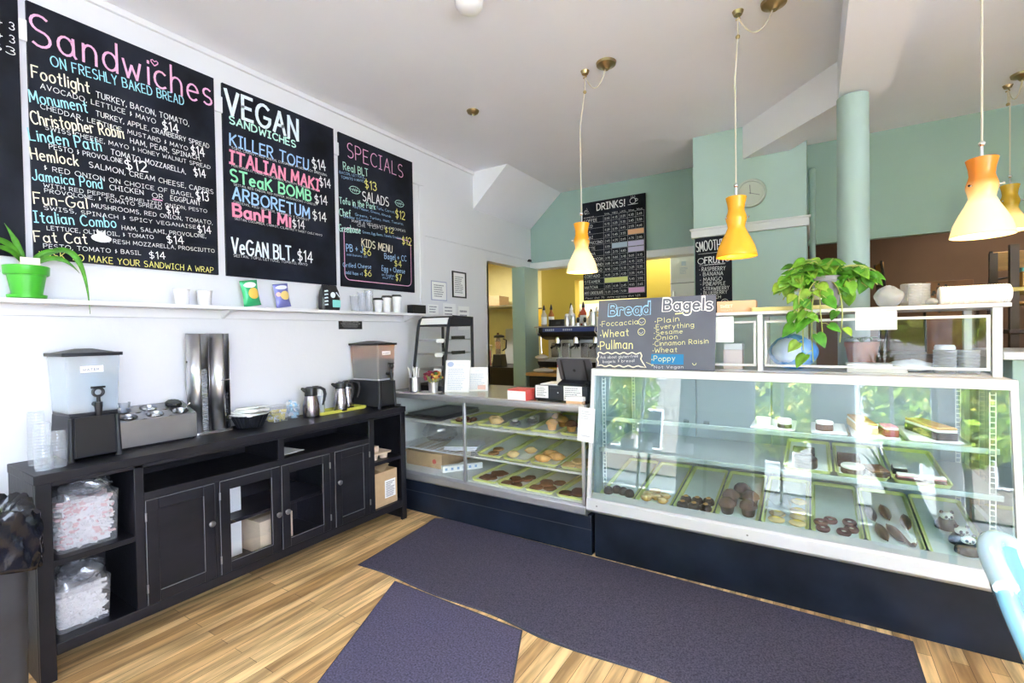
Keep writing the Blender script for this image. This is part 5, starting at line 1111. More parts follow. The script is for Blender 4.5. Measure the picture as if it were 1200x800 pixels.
t = thing('flat_carton', 'low white carton lying in the upper display under the taped sheet', 'box', (.30, 3.12, 1.219)); obj('body', bx(-.15, .10, -.05, .08, 0, .022), PAPER, t, bevel=.002); obj('lid', bx(-.15, .04, -.052, .08, .024, .045), PAPER, t, bevel=.002)
soft_bag('paper_bundle', 'crumpled bundle of white paper in the upper display', (.43, 3.22, 1.219), .10, .07, .032, PAPER, 'paper', .4)
for i, (x, h, lab) in enumerate(((.555, .118, 'stack of clear round tubs with a white lid on top, in the upper display'), (.645, .118, 'stack of clear round tubs at the right end of the upper display'))):
    t = thing('tub_stack', lab, 'tub stack', (x, 3.16+.03*i, 1.219)); pr_ = []
    for k in range(8): pr_ += [(.042, .0145*k), (.046, .0145*k+.009), (.047, .0145*k+.012), (.043, .0145*k+.0135)]
    obj('tubs', MB().lathe(pr_, n=24), G_FROST, t)
    if i == 0: obj('lid', MB().lathe([(.04, .117), (.041, .128), (.036, .14), (.03, .141)], n=24), WHITEP, t)
t = thing('pot_plant', 'terracotta pot with grey-green leaves seen through the upper display', 'potted plant', (.24, 3.44, 1.219)); obj('pot', MB().lathe([(.06, 0), (.08, .12), (.085, .13), (.085, .15), (.078, .15)], n=24), M('terracotta', (.45, .17, .12), .7), t)
mb = MB()
for i in range(16): a = i*2.4; blade(mb, arc((0, 0, .14), (.04*cos(a), .04*sin(a), .2), (.10*cos(a), .08*sin(a), .16), 6), .03)
obj('foliage', mb, LEAFD, t)
# on top of the upper display
UZ = 1.5555
t = thing('carton', 'orange-brown carton with pale print on the upper display beside the plant', 'box', (-.385, 3.14, UZ), (0, 0, .03)); obj('body', bx(-.105, .105, -.06, .06, 0, .068), M('orange_card', (.70, .46, .28), .7), t, bevel=.002)
mb = MB(); text(mb, 'SWEET', -.085, .03, -.02, .03, .018, .0605, w=.004); text(mb, 'TREATS', -.085, .008, -.02, .008, .012, .0605); obj('lettering', mb, CHALK['cream'], t, rot=FRONT, smooth=False)
t = thing('plant_tray', 'long yellow tray under the trailing plant', 'tray', (-.10, 3.13, UZ)); obj('tray', MB().rrect(.40, .17, .02, 0, .022, taper=.012), M('cream_yellow', (.78, .70, .30), .45), t, bevel=.002)
# trailing pothos
t = thing('trailing_pothos', 'lush green trailing plant in a grey pot on the upper display', 'potted plant', (.055, 3.13, UZ+.0225))
obj('pot', MB().lathe([(.058, 0), (.062, .004), (.078, .13), (.086, .132), (.088, .155), (.083, .157), (.076, .135)], n=32), M('grey_pot', (.22, .22, .24), .45), t)
obj('pot_label', MB().loft([[(.088*sin(a)*(.86 if z < .05 else 1), -.0895*cos(a)*(.80+ (z-.02)*1.3), z) for z in (.03, .115)] for a in [radians(-42+6*i) for i in range(9)]], False, False, False), PAPER, t, solid=.001)
obj('soil', MB().lathe([(.076, .135), (.077, .14)], n=24), SOIL, t)
def heart(mb, base, dirv, up, L, W, curl=.18):
    dirv = dirv.normalized(); side = dirv.cross(up).normalized(); nrm = side.cross(dirv).normalized(); rows = []
    prof = [(-.08, .30), (-.10, .62), (.05, .92), (.25, 1.0), (.48, .86), (.70, .55), (.87, .25), (1.0, .0)]
    for s_, w_ in prof:
        q = base+dirv*L*s_-nrm*L*curl*max(0, s_)**2; hw = W/2*w_; c0 = q if s_ > -.05 else base+dirv*L*.0
        rows.append([mb.bm.verts.new(q-side*hw+nrm*hw*.28), mb.bm.verts.new(q-side*hw*.5+nrm*hw*.10), mb.bm.verts.new(c0), mb.bm.verts.new(q+side*hw*.5+nrm*hw*.10), mb.bm.verts.new(q+side*hw+nrm*hw*.28)])
    for a, b in zip(rows, rows[1:]):
        for i in range(4): mb._f([a[i], a[i+1], b[i+1], b[i]])
rr = random.Random(11); lf = MB(); st = MB(); soil0 = Vector((0, 0, .14))
def shoot(p0, p1, p2, n, L0, hang=False):
    P = [Vector(q) for q in arc(p0, p1, p2, 14)]; st.tube(P, .0028, 5)
    for k in range(n):
        s_ = .25+.75*(k+.5)/n if not hang else .3+.7*(k+.5)/n; q = P[min(13, int(s_*14))]; q2 = P[min(14, int(s_*14)+1)]; tdir = (q2-q).normalized()
        out = Vector((rr.uniform(-1, 1), rr.uniform(-1, .35), rr.uniform(-.7, .25))) if not hang else Vector((rr.choice((-1, 1))*rr.uniform(.4, 1), -rr.uniform(.1, .6), -rr.uniform(.15, .9)))
        out.normalize(); stem_end = q+out*rr.uniform(.02, .05); st.tube([q, (q+stem_end)/2+Vector((0, 0, .006)), stem_end], .0016, 5)
        lf.mi = rr.choice((0, 0, 1, 1, 1, 2)) if not hang else rr.choice((0, 0, 1, 2))
        up = Vector((rr.uniform(-.4, .4), -.75, .75)); L = L0*rr.uniform(.8, 1.2); d_ = (out+Vector((0, -.15, -.35))).normalized(); heart(lf, stem_end, d_, up, L, L*rr.uniform(.68, .85))
for i in range(38):
    a = rr.uniform(-.45, pi+.45); R_ = rr.uniform(.08, .21); hz = rr.uniform(.12, .27)-.3*max(0, R_-.16)
    shoot(soil0, (R_*.5*cos(a), R_*.35*sin(a), hz+.06), (R_*cos(a)*1.15, R_*.55*sin(a)-.03, hz-.05), 3, .075)
for i in range(8):
    a = rr.uniform(pi*.7, pi*1.5); shoot(soil0, (-.12, -.05, .24), (-.23+.05*rr.random(), -.04*rr.random()-.02, rr.uniform(.02, .16)), 3, .07)
for i in range(5): shoot(soil0, (.10, -.03, .26), (.20+.03*rr.random(), -.03, rr.uniform(.08, .2)), 3, .075)
shoot(soil0, (-.11, -.20, .16), (-.10, -.165, -.24), 7, .075, True); shoot(soil0, (-.08, -.22, .14), (-.055, -.165, -.30), 6, .085, True); shoot(soil0, (-.04, -.22, .12), (-.01, -.17, -.18), 4, .07, True); shoot(soil0, (.10, -.2, .12), (.06, -.165, -.20), 3, .06, True); shoot((-.1, -.05, .1), (-.12, -.2, .1), (-.12, -.165, -.05), 3, .07, True)
obj('foliage', lf, [LEAF, LEAFL, M('leaf_yellow_green', (.22, .38, .04), .4, var=.5, vscale=18)], t, solid=.0008); obj('stems', st, STEM, t)
soft_bag('plastic_bag', 'white plastic bag of cups on the upper display right of the plant', (.335, 3.17, UZ), .062, .06, .06, G_FROST)
for i, (x, y, h, lab) in enumerate(((.43, 3.16, .125, 'left stack of clear deli cups on top of the upper display'), (.468, 3.20, .12, 'right stack of clear deli cups on top of the upper display'))):
    t = thing('cup_stack', lab, 'cup stack', (x-.004, y, UZ)); pr_ = [(.040*.9, 0)]
    for k in range(9): pr_ += [(.042+.0002*k, .006+.0125*k), (.044, .012+.0125*k), (.045, .015+.0125*k), (.042, .017+.0125*k)]
    obj('cups', MB().lathe(pr_, n=24), G_FROST if i else G_PLASTIC, t)
t = thing('lid_stack', 'long lying row of nested white plastic lids at the right of the upper display top', 'lid stack', (.655, 3.15, UZ)); pr_ = [(.04, -.125), (.046, -.12)]
for k in range(24): pr_ += [(.047, -.118+.0098*k), (.0445, -.114+.0098*k), (.047, -.110+.0098*k)]
pr_ += [(.043, .128), (.034, .132)]
obj('lids', MB().lathe(pr_, (0, 0, .048), 26, rot=Ry(pi/2)), WHITEP, t); soft_bag('plastic_bag', 'small clear bag end beside the lying white lids', (.505, 3.16, UZ), .024, .05, .022, G_FROST)
# ------------------------------------------------------------------ on the low counter
CZ = .980
t = thing('cake_warmer', 'small black-framed countertop display with sloping glass front and price tags', 'display case', (-2.955, 3.0, CZ))
y0 = lambda z: .02+(.105)*(z/.625)
def bar(mb, a, b, r=.011): mb.tube([a, b], r, 4)
D0, D1, ZT = 0., .345, .625
mb = MB().rrect(.375, .47, .02, 0, .045, (.175, .235)); obj('base', mb, BLKG, t)
for x in (D0, D1):
    m = MB(); pts = [(x, y0(.03), .03), (x, y0(.53), .53), (x, y0(.6)+.01, .60), (x, y0(.6)+.05, ZT), (x, .44, ZT), (x, .44, .03)]
    obj('side_frame', m.tube(pts, .014, 6), BLKG, t)
obj('hood', MB().hexa([(D0, y0(.56), .545), (D1, y0(.56), .545), (D1, .45, .545), (D0, .45, .545), (D0, y0(.60)+.03, ZT+.008), (D1, y0(.60)+.03, ZT+.008), (D1, .45, ZT+.008), (D0, .45, ZT+.008)]), BLKG, t, bevel=.01)
obj('hood_label', MB().hexa([(D0+.02, y0(.56)-.002, .562), (D1-.02, y0(.56)-.002, .562), (D1-.02, y0(.56)+.01, .562), (D0+.02, y0(.56)+.01, .562), (D0+.02, y0(.60)+.018, .618), (D1-.02, y0(.60)+.018, .618), (D1-.02, y0(.60)+.03, .618), (D0+.02, y0(.60)+.03, .618)]), PAPER, t)
obj('front_pane', MB().hexa([(D0, y0(.04), .04), (D1, y0(.04), .04), (D1, y0(.04)+.004, .04), (D0, y0(.04)+.004, .04), (D0, y0(.55), .55), (D1, y0(.55), .55), (D1, y0(.55)+.004, .55), (D0, y0(.55)+.004, .55)]), G_CLEAR, t)
obj('side_pane', bx(D1-.002, D1+.001, .10, .43, .05, .545), G_CLEAR, t)
for z in (.18, .31, .43): obj('wire_shelf', wire_shelf(D0+.01, D1-.01, y0(z)+.02, .43, z), STEEL, t)
for i, z in enumerate((.17, .30, .42)):
    c = obj('price_tag', MB().rrect(.085, .035, .012, 0, .003, mat=T(.275-.01*i*0, y0(z)-.006, z)@Rx(radians(80))), PAPER, t)
for i, z in enumerate((.30, .43)): obj('side_rail', bx(D1-.012, D1-.004, .16, .34, z, z+.03), BLK, t)
t = thing('straw_tin', 'ribbed tin full of white paper straws on the low counter', 'tin', (-2.775, 2.868, CZ+.0045)); obj('tin', MB().lathe([(.046, 0), (.048, .004)]+[(.047+.0012*(k % 2), .012+.007*k) for k in range(15)]+[(.048, .122), (.044, .122), (.043, .01)], n=28), STEEL, t)
rr = random.Random(4)
for k in range(12): a = rr.random()*6.28; q = .03*rr.random()**.5; obj('straw', MB().tube([(q*cos(a)*.6, q*sin(a)*.6, .01), (q*cos(a)*2.1, q*sin(a)*2.1, .19+.02*rr.random())], .0042, 6), PAPER, t)
t = thing('flower_tin', 'plain tin of dark red and orange dried flowers on the low counter', 'flower pot', (-2.625, 2.925, CZ)); obj('tin', MB().lathe([(.036, 0), (.042, .085), (.044, .087), (.04, .086), (.035, .006)], n=28), STEEL, t)
mb = MB(); st = MB()
for k in range(70):
    a = rr.random()*6.28; q = .085*rr.random()**.6; c = Vector((q*cos(a), q*sin(a)*.7, .105+.055*rr.random()+.03*(1-q/.085))); mb.mi = 0 if c.x < .0+.02*rr.random() else rr.choice((1, 0, 1, 2, 3, 3)); mb.blob(c, .013, .013, .010, 8, 5, .4)
    if k % 3 == 0: st.tube([(c.x*.3, c.y*.3, .07), c], .002, 5)
obj('flowers', mb, [M('flower_red', (.22, .02, .05), .7), M('flower_orange', (.55, .25, .05), .7), M('flower_yellow', (.62, .5, .12), .7), LEAFD], t); obj('stems', st, STEM, t)
def stand_sheet(label, loc, rz, w, h, rows, circle):
    t = thing('menu_sheet', label, 'menu sheet', loc, (radians(78), 0, rz)); obj('sheet', bx(-w/2, w/2, 0, h, -.004, 0), PAPER, t)
    mb = scribble(MB(), -w*.38, w*.38, h*.06, h*.74, rows, .0004); text(mb, 'MENU', -w*.05, h*.82, w*.3, h*.82, h*.07, .0004); obj('print', mb, M('pale_blue_ink', (.45, .52, .66), .8), t, smooth=False)
    mb = MB(); 
    if circle: mb.poly([(-w*.3+w*.13*cos(2*pi*i/20), h*.87+w*.10*sin(2*pi*i/20), .0005) for i in range(20)]); obj('badge', mb, M('badge_blue', (.42, .50, .70), .7), t, smooth=False)
    else: mb.poly([(w*.05, h*.08, .0005), (w*.4, h*.06, .0005), (w*.4, h*.26, .0005), (w*.05, h*.24, .0005)]); obj('picture', mb, M('peach_print', (.80, .55, .48), .7), t, smooth=False)
    obj('easel', MB().hexa([(-.02, .0, -.05), (.02, .0, -.05), (.02, .004, -.05), (-.02, .004, -.05), (-.02, h*.6, -.01), (.02, h*.6, -.01), (.02, h*.6, -.006), (-.02, h*.6, -.006)]), BLK, t)
stand_sheet('taller white menu sheet with a blue round badge standing on the low counter', (-2.46, 3.02, CZ), radians(20), .21, .265, 12, True)
stand_sheet('shorter white menu sheet with a peach picture, right of the taller sheet', (-2.355, 3.15, CZ), radians(32), .19, .20, 9, False)
t = thing('leaflet_stack', 'fanned pile of printed leaflets hanging over the left front corner of the low counter', 'leaflets', (-2.72, 2.885, CZ), (0, 0, radians(8)))
for i in range(3): obj('leaflet', MB().box(-.16, .14, -.095, .10, .0013*i, .0013*i+.0012, Rz(.05*i)), [PAPER, M('leaflet_pink', (.72, .52, .56), .7), PAPER][i], t)
mb = MB(); mb.poly([(-.15, -.085, .0041), (-.02, -.085, .0041), (-.02, .09, .0041), (-.15, .09, .0041)]); o = obj('print', mb, M('leaflet_purple', (.35, .25, .36), .7), t, rot=(0, 0, .1))
t = thing('gourd', 'small orange gourd behind the menu sheets on the low counter', 'gourd', (-2.41, 3.30, CZ)); obj('body', MB().lathe([(.02, 0), (.04, .02), (.042, .04), (.028, .062), (.022, .08), (.01, .092)], n=30, flute=.06, nf=8), M('gourd_orange', (.70, .40, .10), .5), t); obj('stalk', MB().tube([(0, 0, .09), (.01, 0, .11)], .005, 6), STEM, t)
t = thing('card_box', 'small white and red box at the front edge of the low counter', 'box', (-1.765, 2.905, CZ)); obj('body', bx(-.078, .078, -.07, .07, 0, .077), M('red_card', (.62, .08, .07), .5), t, bevel=.002); obj('front_label', bx(-.078, .070, -.0715, -.07, .003, .066), PAPER, t)
mb = MB(); text(mb, 'GIFT CARDS', -.06, .052, .05, .052, .008, .0722); obj('lettering', mb, MATS['red_card'], t, rot=FRONT, smooth=False)
t = thing('cash_drawer', 'black cash drawer with white papers taped on its front, on the low counter', 'cash drawer', (-1.455, 3.09, CZ), (0, 0, 0)); obj('body', bx(-.215, .19, -.17, .20, .008, .105), M('drawer_dark', (.02, .024, .032), .35), t, bevel=.004); obj('feet', bx(-.2, .18, -.15, .18, 0, .01), BLK, t); obj('slot', bx(-.19, .17, -.1715, -.17, .085, .088), BLKE, t)
for k, (a, b, z0_, z1_) in enumerate(((-.205, -.105, .018, .104), (.015, .15, .008, .108))):
    obj('paper_note', bx(a, b, -.1725, -.1705, z0_, z1_), PAPER, t); mb = scribble(MB(), a+.01, b-.01, z0_+.01, z1_-.01, 6, .1732); obj('print', mb, INK, t, rot=FRONT, smooth=False)
obj('lock', MB().lathe([(.005, 0), (.005, .003)], (-.03, -.17, .06), 10, rot=Rx(pi/2)), STEEL, t); obj('loose_paper', bx(-.19, -.02, -.13, .05, .1055, .112), PAPER, t)
t = thing('tablet_register', 'dark tablet register leaning back on its stand on the cash drawer', 'tablet', (-1.375, 3.02, CZ+.1065), (0, 0, radians(-4)))
obj('stand', MB().hexa([(-.13, -.08, 0), (.13, -.08, 0), (.13, .12, 0), (-.13, .12, 0), (-.12, -.07, .02), (.12, -.07, .02), (.12, .02, .05), (-.12, .02, .05)]), BLKG, t, bevel=.006)
m = T(0, -.02, .03)@Rx(radians(22)); SLATE = M('slate_plastic', (.075, .075, .09), .4)
obj('tablet', MB().rrect(.265, .165, .012, -.006, .006, mat=m@T(0, .01, .085)@Rx(radians(90))), SLATE, t, bevel=.002)
mb = MB(); 
for x in (-.09, .09): mb.box(x-.006, x+.006, -.009, -.0065, .006, .165, m)
obj('strap', mb, BLK, t); mb = MB().lathe([(.011, 0), (.011, .001)], (0, 0, 0), 16, rot=None); mb.bm.transform(m@T(0, -.0065, .085)@Rx(radians(90))); obj('badge', mb, BLK, t)
t = thing('tip_card', 'white card with a red top standing behind the tablet register', 'card', (-1.555, 3.13, CZ+.1125), (radians(80), 0, .1)); obj('card', bx(-.045, .045, 0, .135, -.004, 0), PAPER, t); mb = MB(); mb.poly([(-.045, .105, .0004), (.045, .105, .0004), (.045, .135, .0004), (-.045, .135, .0004)]); obj('red_band', mb, MATS['red_card'], t); mb = MB(); stroke(mb, [(.0, .09), (.02, .06), (-.01, .05), (.015, .02)], .004, .0004); obj('print', mb, INK, t, smooth=False)
t = thing('sticker_box', 'low white and orange box in front of the cash drawer papers', 'box', (-1.335, 2.885, CZ)); obj('body', bx(-.06, .055, -.025, .025, 0, .018), M('orange_paper', (.78, .50, .30), .6), t); obj('lid', bx(-.06, .06, -.025, .025, .018, .045), PAPER, t, bevel=.002)
t = thing('card_reader', 'small black card reader with a coiled cable at the right end of the low counter', 'card reader', (-1.285, 2.955, CZ)); obj('body', MB().rrect(.04, .07, .008, 0, .10, taper=-.006), BLKG, t); obj('cable', MB().tube([(.005+.012*cos(i*.8), -.02+.012*sin(i*.8), .10+.0022*i-.004*max(0, i-18)) for i in range(36)], .003, 5), BLK, t)
t = thing('payment_notice', 'white paper hanging from the front corner of the low counter, beside the big case', 'notice', (-1.292, 2.806, .755), (pi/2, radians(4), 0)); obj('sheet', bx(0, .112, 0, .22, 0, .004), PAPER, t); mb = MB(); scribble(mb, .02, .095, .14, .20, 4, .0045); mb.poly([(.028, .035, .0045), (.085, .035, .0045), (.085, .041, .0045), (.028, .041, .0045)]); obj('print', mb, M('pale_ink', (.55, .55, .6), .8), t, smooth=False)
# ------------------------------------------------------------------ coffee station behind
t = thing('service_counter', 'wood-topped black counter behind the register carrying the espresso machine', 'counter', (0, 0, 0)); obj('top', bx(-3.03, -.94, 5.08, 5.72, .925, .965), WOODO, t, bevel=.004); obj('body', bx(-3.0, -.95, 5.12, 5.70, 0, .925), BLK, t)
t = thing('espresso_machine', 'two-group chrome and black espresso machine with cups and bottles on top', 'espresso machine', (-2.45, 5.20, .9655))
EW = .92; x0, x1 = -.43, .49
for x in (x0+.05, x1-.05):
    for y in (.06, .42): obj('foot', MB().lathe([(.025, 0), (.02, .06)], (x, y, 0), 14), BLK, t)
obj('lower_body', MB().loft([[(x, -.06, .10), (x, -.08, .14), (x, .48, .14), (x, .48, .06), (x, 0, .06)] for x in (x0, x1)]), BLK, t)
obj('drip_tray', bx(x0+.02, x1-.02, -.10, .16, .14, .165), STEEL, t, bevel=.004); g_ = MB()
for k in range(24): g_.box(x0+.04+k*.036, x0+.046+k*.036, -.09, .15, .165, .169)
obj('grate', g_, CHROME, t)
obj('back_panel', bx(x0+.03, x1-.03, .16, .46, .14, .44), STEEL, t); 
obj('head', MB().loft([[(x, -.02, .44), (x, -.05, .50), (x, -.04, .555), (x, .47, .555), (x, .47, .40), (x, .14, .40)] for x in (x0, x1)]), BLK, t, bevel=.006)
obj('top_tray', bx(x0-.06, x1+.04, -.05, .48, .556, .568), STEEL, t, bevel=.003)
obj('button_strip', MB().hexa([(x0+.06, -.050, .50), (x1-.1, -.050, .50), (x1-.1, -.046, .50), (x0+.06, -.046, .50), (x0+.06, -.047, .548), (x1-.1, -.047, .548), (x1-.1, -.040, .548), (x0+.06, -.040, .548)]), M('button_blue', (.05, .07, .22), .3), t)
for gx in (x0+.16, x0+.40): 
    mb = MB()
    for k in range(5): mb.box(gx+k*.026-.06, gx+k*.026-.045, -.053, -.047, .512, .534)
    obj('buttons', mb, M('button_grey', (.55, .6, .72), .4), t)
for gx in (-.20, .05, .30):
    gh = obj('group_head', MB().lathe([(.03, -.05), (.042, -.04), (.042, 0), (.036, .03), (.03, .06)], (gx, .03, .40), 20), CHROME, t)
    obj('portafilter', MB().lathe([(.036, -.085), (.038, -.05), (.03, -.05)], (gx, .03, .40), 20).tube([(gx, 0, .335), (gx, -.06, .325), (gx, -.14, .31)], [.010, .012, .016], 10), BLK, gh)
    obj('spout', MB().tube([(gx-.012, .03, .315), (gx-.018, .02, .29)], .007, 8).tube([(gx+.012, .03, .315), (gx+.018, .02, .29)], .007, 8), CHROME, gh)
for gx in (x0+.05, x1-.10):
    obj('steam_wand', MB().tube([(gx, -.03, .46), (gx+.01, -.09, .44), (gx+.015, -.10, .36), (gx+.03, -.11, .24)], .007, 8), CHROME, t); obj('steam_knob', MB().lathe([(.02, 0), (.022, .01), (.018, .035)], (gx-.02, -.05, .47), 12, rot=Rx(pi/2)), CHROME, t)
    obj('hook', MB().tube([(gx-.06, -.055, .556), (gx-.06, -.075, .50), (gx-.045, -.08, .475), (gx-.025, -.075, .49)], .006, 8), CHROME, t)
for k, gx in enumerate((-.28, -.13, .12, .22)): obj('milk_jug' if 0 else 'side_plate', bx(gx-.05, gx+.05, .10, .158, .18, .36), M('machine_plate', (.45, .44, .43), .25, .9), t, bevel=.006)
# bottles and cups on the machine
ETZ = .9655+.5685; rr = random.Random(21)
def bottle(label, x, y, r, h, mat, capm, lab=PAPER, spout=True, name='syrup_bottle'):
    t = thing(name, label, 'bottle', (x, y, ETZ)); obj('body', MB().lathe([(r*.95, 0), (r, .006), (r, h*.6), (r*.45, h*.78), (r*.4, h*.86)], n=18), mat, t); obj('label', MB().lathe([(r*1.01, h*.12), (r*1.01, h*.5)], n=18, caps=False), lab, t); obj('cap', MB().lathe([(r*.5, h*.85), (r*.5, h*.92), (r*.15, h*1.12 if spout else h*.93)], n=14), capm, t)
BG = M('syrup_clear', (.62, .56, .45), .2); BA = M('syrup_amber', (.35, .12, .03), .2); BD = M('syrup_dark', (.06, .03, .02), .2); BRD = M('syrup_red', (.45, .08, .05), .2)
for args in (('syrup bottle with black spout at the far left of the espresso machine', -2.860, 5.27, .036, .24, BG, BLK), ('syrup bottle with black spout second from the left on the espresso machine', -2.804, 5.36, .036, .25, BA, BLK),
             ('tall clear syrup bottle behind the black cup box', -2.643, 5.60, .036, .27, BG, BLK), ('white-labelled syrup bottle behind the black cup box', -2.587, 5.50, .038, .24, M('bottle_white', (.75, .73, .68), .3), WHITEP), ('amber syrup bottle in the middle of the espresso machine top', -2.489, 5.56, .034, .22, BA, WHITEP),
             ('red and cream syrup bottle with a dark cap near the centre', -2.426, 5.50, .040, .27, BRD, BLK), ('short amber bottle right of the red bottle', -2.342, 5.55, .038, .19, BA, BLK), ('yellow-brown bottle at the right on the espresso machine', -2.272, 5.56, .048, .21, M('syrup_yellow', (.62, .48, .22), .3), WHITEP)): bottle(*args)
t = thing('cup_box', 'low black box of cups on the left of the espresso machine top', 'box', (-2.664, 5.33, ETZ)); obj('box', bx(-.13, .13, -.06, .06, 0, .085), BLK, t, bevel=.004); obj('print', bx(-.03, .03, -.0612, -.06, .025, .06), BLKE, t)
for i, (x, lab) in enumerate(((-2.54, 'left short steel shaker in front on the espresso machine'), (-2.46, 'right short steel shaker in front on the espresso machine'))):
    t = thing('shaker', lab, 'shaker', (x, 5.27, ETZ)); obj('body', MB().lathe([(.034, 0), (.034, .10), (.03, .12)], n=18), STEEL, t); obj('lid', MB().lathe([(.031, .12), (.022, .145), (.008, .15)], n=18), WHITEP, t)
for i, (x, lab) in enumerate(((-2.40, 'black knob-topped tamper left of the tamping stand'), (-2.31, 'black knob-topped tamper near the steel pitcher'))):
    t = thing('tamper', lab, 'tamper', (x, 5.28, ETZ)); obj('base', MB().lathe([(.029, 0), (.029, .03), (.012, .04)], n=16), STEEL, t); obj('handle', MB().lathe([(.012, .04), (.02, .07), (.014, .10)], n=16), BLK, t)
t = thing('milk_pitcher', 'tall steel milk pitcher at the right end of the espresso machine top', 'pitcher', (-2.212, 5.30, ETZ)); obj('body', MB().lathe([(.055, 0), (.056, .05), (.046, .13), (.05, .165), (.048, .165), (.044, .13)], n=24), STEEL, t); obj('handle', MB().tube([(.045, 0, .14), (.085, 0, .13), (.085, 0, .05), (.055, 0, .035)], .006, 8), STEEL, t)
soft_bag('bar_towel', 'folded white towel on the left of the espresso machine drip tray', (-2.818, 5.115, 1.131), .09, .05, .03, M('towel', (.72, .66, .62), .9), 'towel', .35); soft_bag('bar_towel', 'crumpled pale towel on the wooden counter edge', (-2.811, 5.14, .9655), .14, .06, .03, MATS['towel'], 'towel', .35)
soft_bag('bar_towel', 'small cloth on the wooden counter right of the register', (-1.75, 5.14, .9655), .10, .06, .02, M('cloth_tan', (.45, .30, .2), .9), 'towel', .35)
# things seen through the hatch and doorway
t = thing('ice_machine', 'white appliance on the worktop behind the drinks board', 'appliance', (-1.20, 5.95, .966)); obj('body', bx(-.22, .22, -.20, .24, 0, 1.50), WHITEP, t, bevel=.01); obj('door_line', bx(-.22, .22, -.202, -.20, 1.04, 1.048), INK, t); obj('handle', bx(-.19, -.17, -.225, -.20, .65, .95), STEEL, t); obj('foot', bx(-.2, .2, -.18, .2, -.966, 0), STEEL, t)
t = thing('notice_sheet', 'white paper notice with a blue print on the white appliance', 'notice', (-1.40, 5.748, 2.06), FRONT); obj('sheet', bx(0, .27, 0, .26, 0, .003), PAPER, t); mb = scribble(MB(), .09, .18, .05, .13, 6, .0035); mb2 = mb; mb2.poly([(.11, .15, .0035), (.16, .15, .0035), (.16, .20, .0035), (.11, .20, .0035)]); obj('print', mb2, M('pale_blue_ink', (.45, .52, .66), .8), t, smooth=False)
t = thing('extractor_hood', 'long white slanted extractor hood edge beyond the hatch', 'hood', (-2.5, 6.75, 1.55)); obj('canopy', MB().loft([[(x, -.25, 0), (x, -.27, .12), (x, .2, .35), (x, .4, .35), (x, .4, 0)] for x in (-.9, .85)]), M('hood_white', (.80, .78, .70), .4), t); obj('edge_strip', bx(-.9, .85, -.28, -.25, -.03, .0), BLK, t)
t = thing('kitchen_shelf', 'wall shelf seen through the doorway carrying a cardboard box', 'shelf', (-4.72, 6.95, 1.93)); obj('plank', bx(-.5, .6, -.35, .245, -.03, 0), STEEL, t); obj('bracket', bx(-.42, -.40, -.28, .245, -.16, -.03), STEEL, t); obj('bracket', bx(.5, .52, -.28, .245, -.16, -.03), STEEL, t)
carton('cardboard_box', 'flattened brown cardboard box on the kitchen wall shelf beyond the doorway', (-4.72, 6.85, 1.931), .42, .40, .17, CARD, .15, sticker=False)
t = thing('kitchen_worktop', 'dark worktop with open black space under it, seen through the doorway', 'worktop', (-4.6, 6.6, 0)); obj('top', bx(-.8, .9, -.35, .55, .88, .92), BLK, t); obj('body', bx(-.78, .88, -.3, .55, 0, .88), BLKG, t)
t = thing('blender', 'black countertop blender with a clear jug beyond the doorway', 'blender', (-4.32, 6.42, .9205)); obj('base', MB().rrect(.20, .20, .03, 0, .2, taper=-.05), BLK, t, bevel=.005); obj('jug', MB().lathe([(.05, .2), (.085, .46), (.086, .47)], n=20), G_PLASTIC, t); obj('lid', MB().lathe([(.088, .47), (.088, .5), (.04, .52)], n=20), BLK, t); obj('handle', MB().tube([(.08, 0, .45), (.14, 0, .43), (.13, 0, .30), (.065, 0, .26)], .012, 8), BLK, t)
t = thing('food_tub', 'tall clear storage tub of brown food on the kitchen worktop', 'tub', (-4.66, 6.42, .9205)); obj('tub', MB().rrect(.24, .24, .02, 0, .33), G_PLASTIC, t); obj('food', MB().rrect(.22, .22, .02, .006, .26), BRD, t); obj('lid', MB().rrect(.25, .25, .02, .33, .35), M('tub_lid', (.7, .62, .5), .5), t)
t = thing('sauce_bottle', 'dark sauce bottle with an amber label on the kitchen worktop', 'bottle', (-4.52, 6.68, .9205)); obj('body', MB().lathe([(.045, 0), (.045, .42), (.02, .50), (.02, .55)], n=16), BD, t); obj('label', MB().lathe([(.046, .28), (.046, .40)], n=16, caps=False), BA, t)
t = thing('cutting_board', 'grey board leaning on the kitchen wall beyond the doorway', 'board', (-4.42, 7.06, .9215), (radians(86), 0, 0)); obj('board', bx(-.22, .22, 0, .62, -.015, 0), M('grey_board', (.50, .53, .58), .5), t, bevel=.006)
t = thing('spray_bottle', 'white spray bottle with a red trigger just inside the doorway', 'bottle', (-3.62, 5.0, .58)); obj('body', MB().lathe([(.045, 0), (.047, .14), (.02, .19), (.018, .21)], n=18), WHITEP, t); obj('trigger', MB().hexa([(-.08, -.015, .21), (.05, -.015, .21), (.05, .015, .21), (-.08, .015, .21), (-.05, -.012, .26), (.03, -.012, .26), (.03, .012, .26), (-.05, .012, .26)]), M('trigger_red', (.6, .05, .08), .4), t)
t = thing('low_cabinet', 'dark low cabinet just inside the kitchen doorway', 'cabinet', (-3.62, 5.05, 0)); obj('body', bx(-.28, .28, -.25, .25, .02, .58), BLK, t, bevel=.004); obj('plinth', bx(-.26, .26, -.23, .23, 0, .02), BLKG, t)
t = thing('picture_frame', 'small dark framed picture on the pale kitchen wall beyond the doorway', 'picture', (-4.05, 7.197, 1.55), FRONT); obj('frame', bx(0, .14, 0, .34, 0, .02), BLK, t); obj('picture', bx(.02, .12, .02, .32, .02, .021), CUST, t)
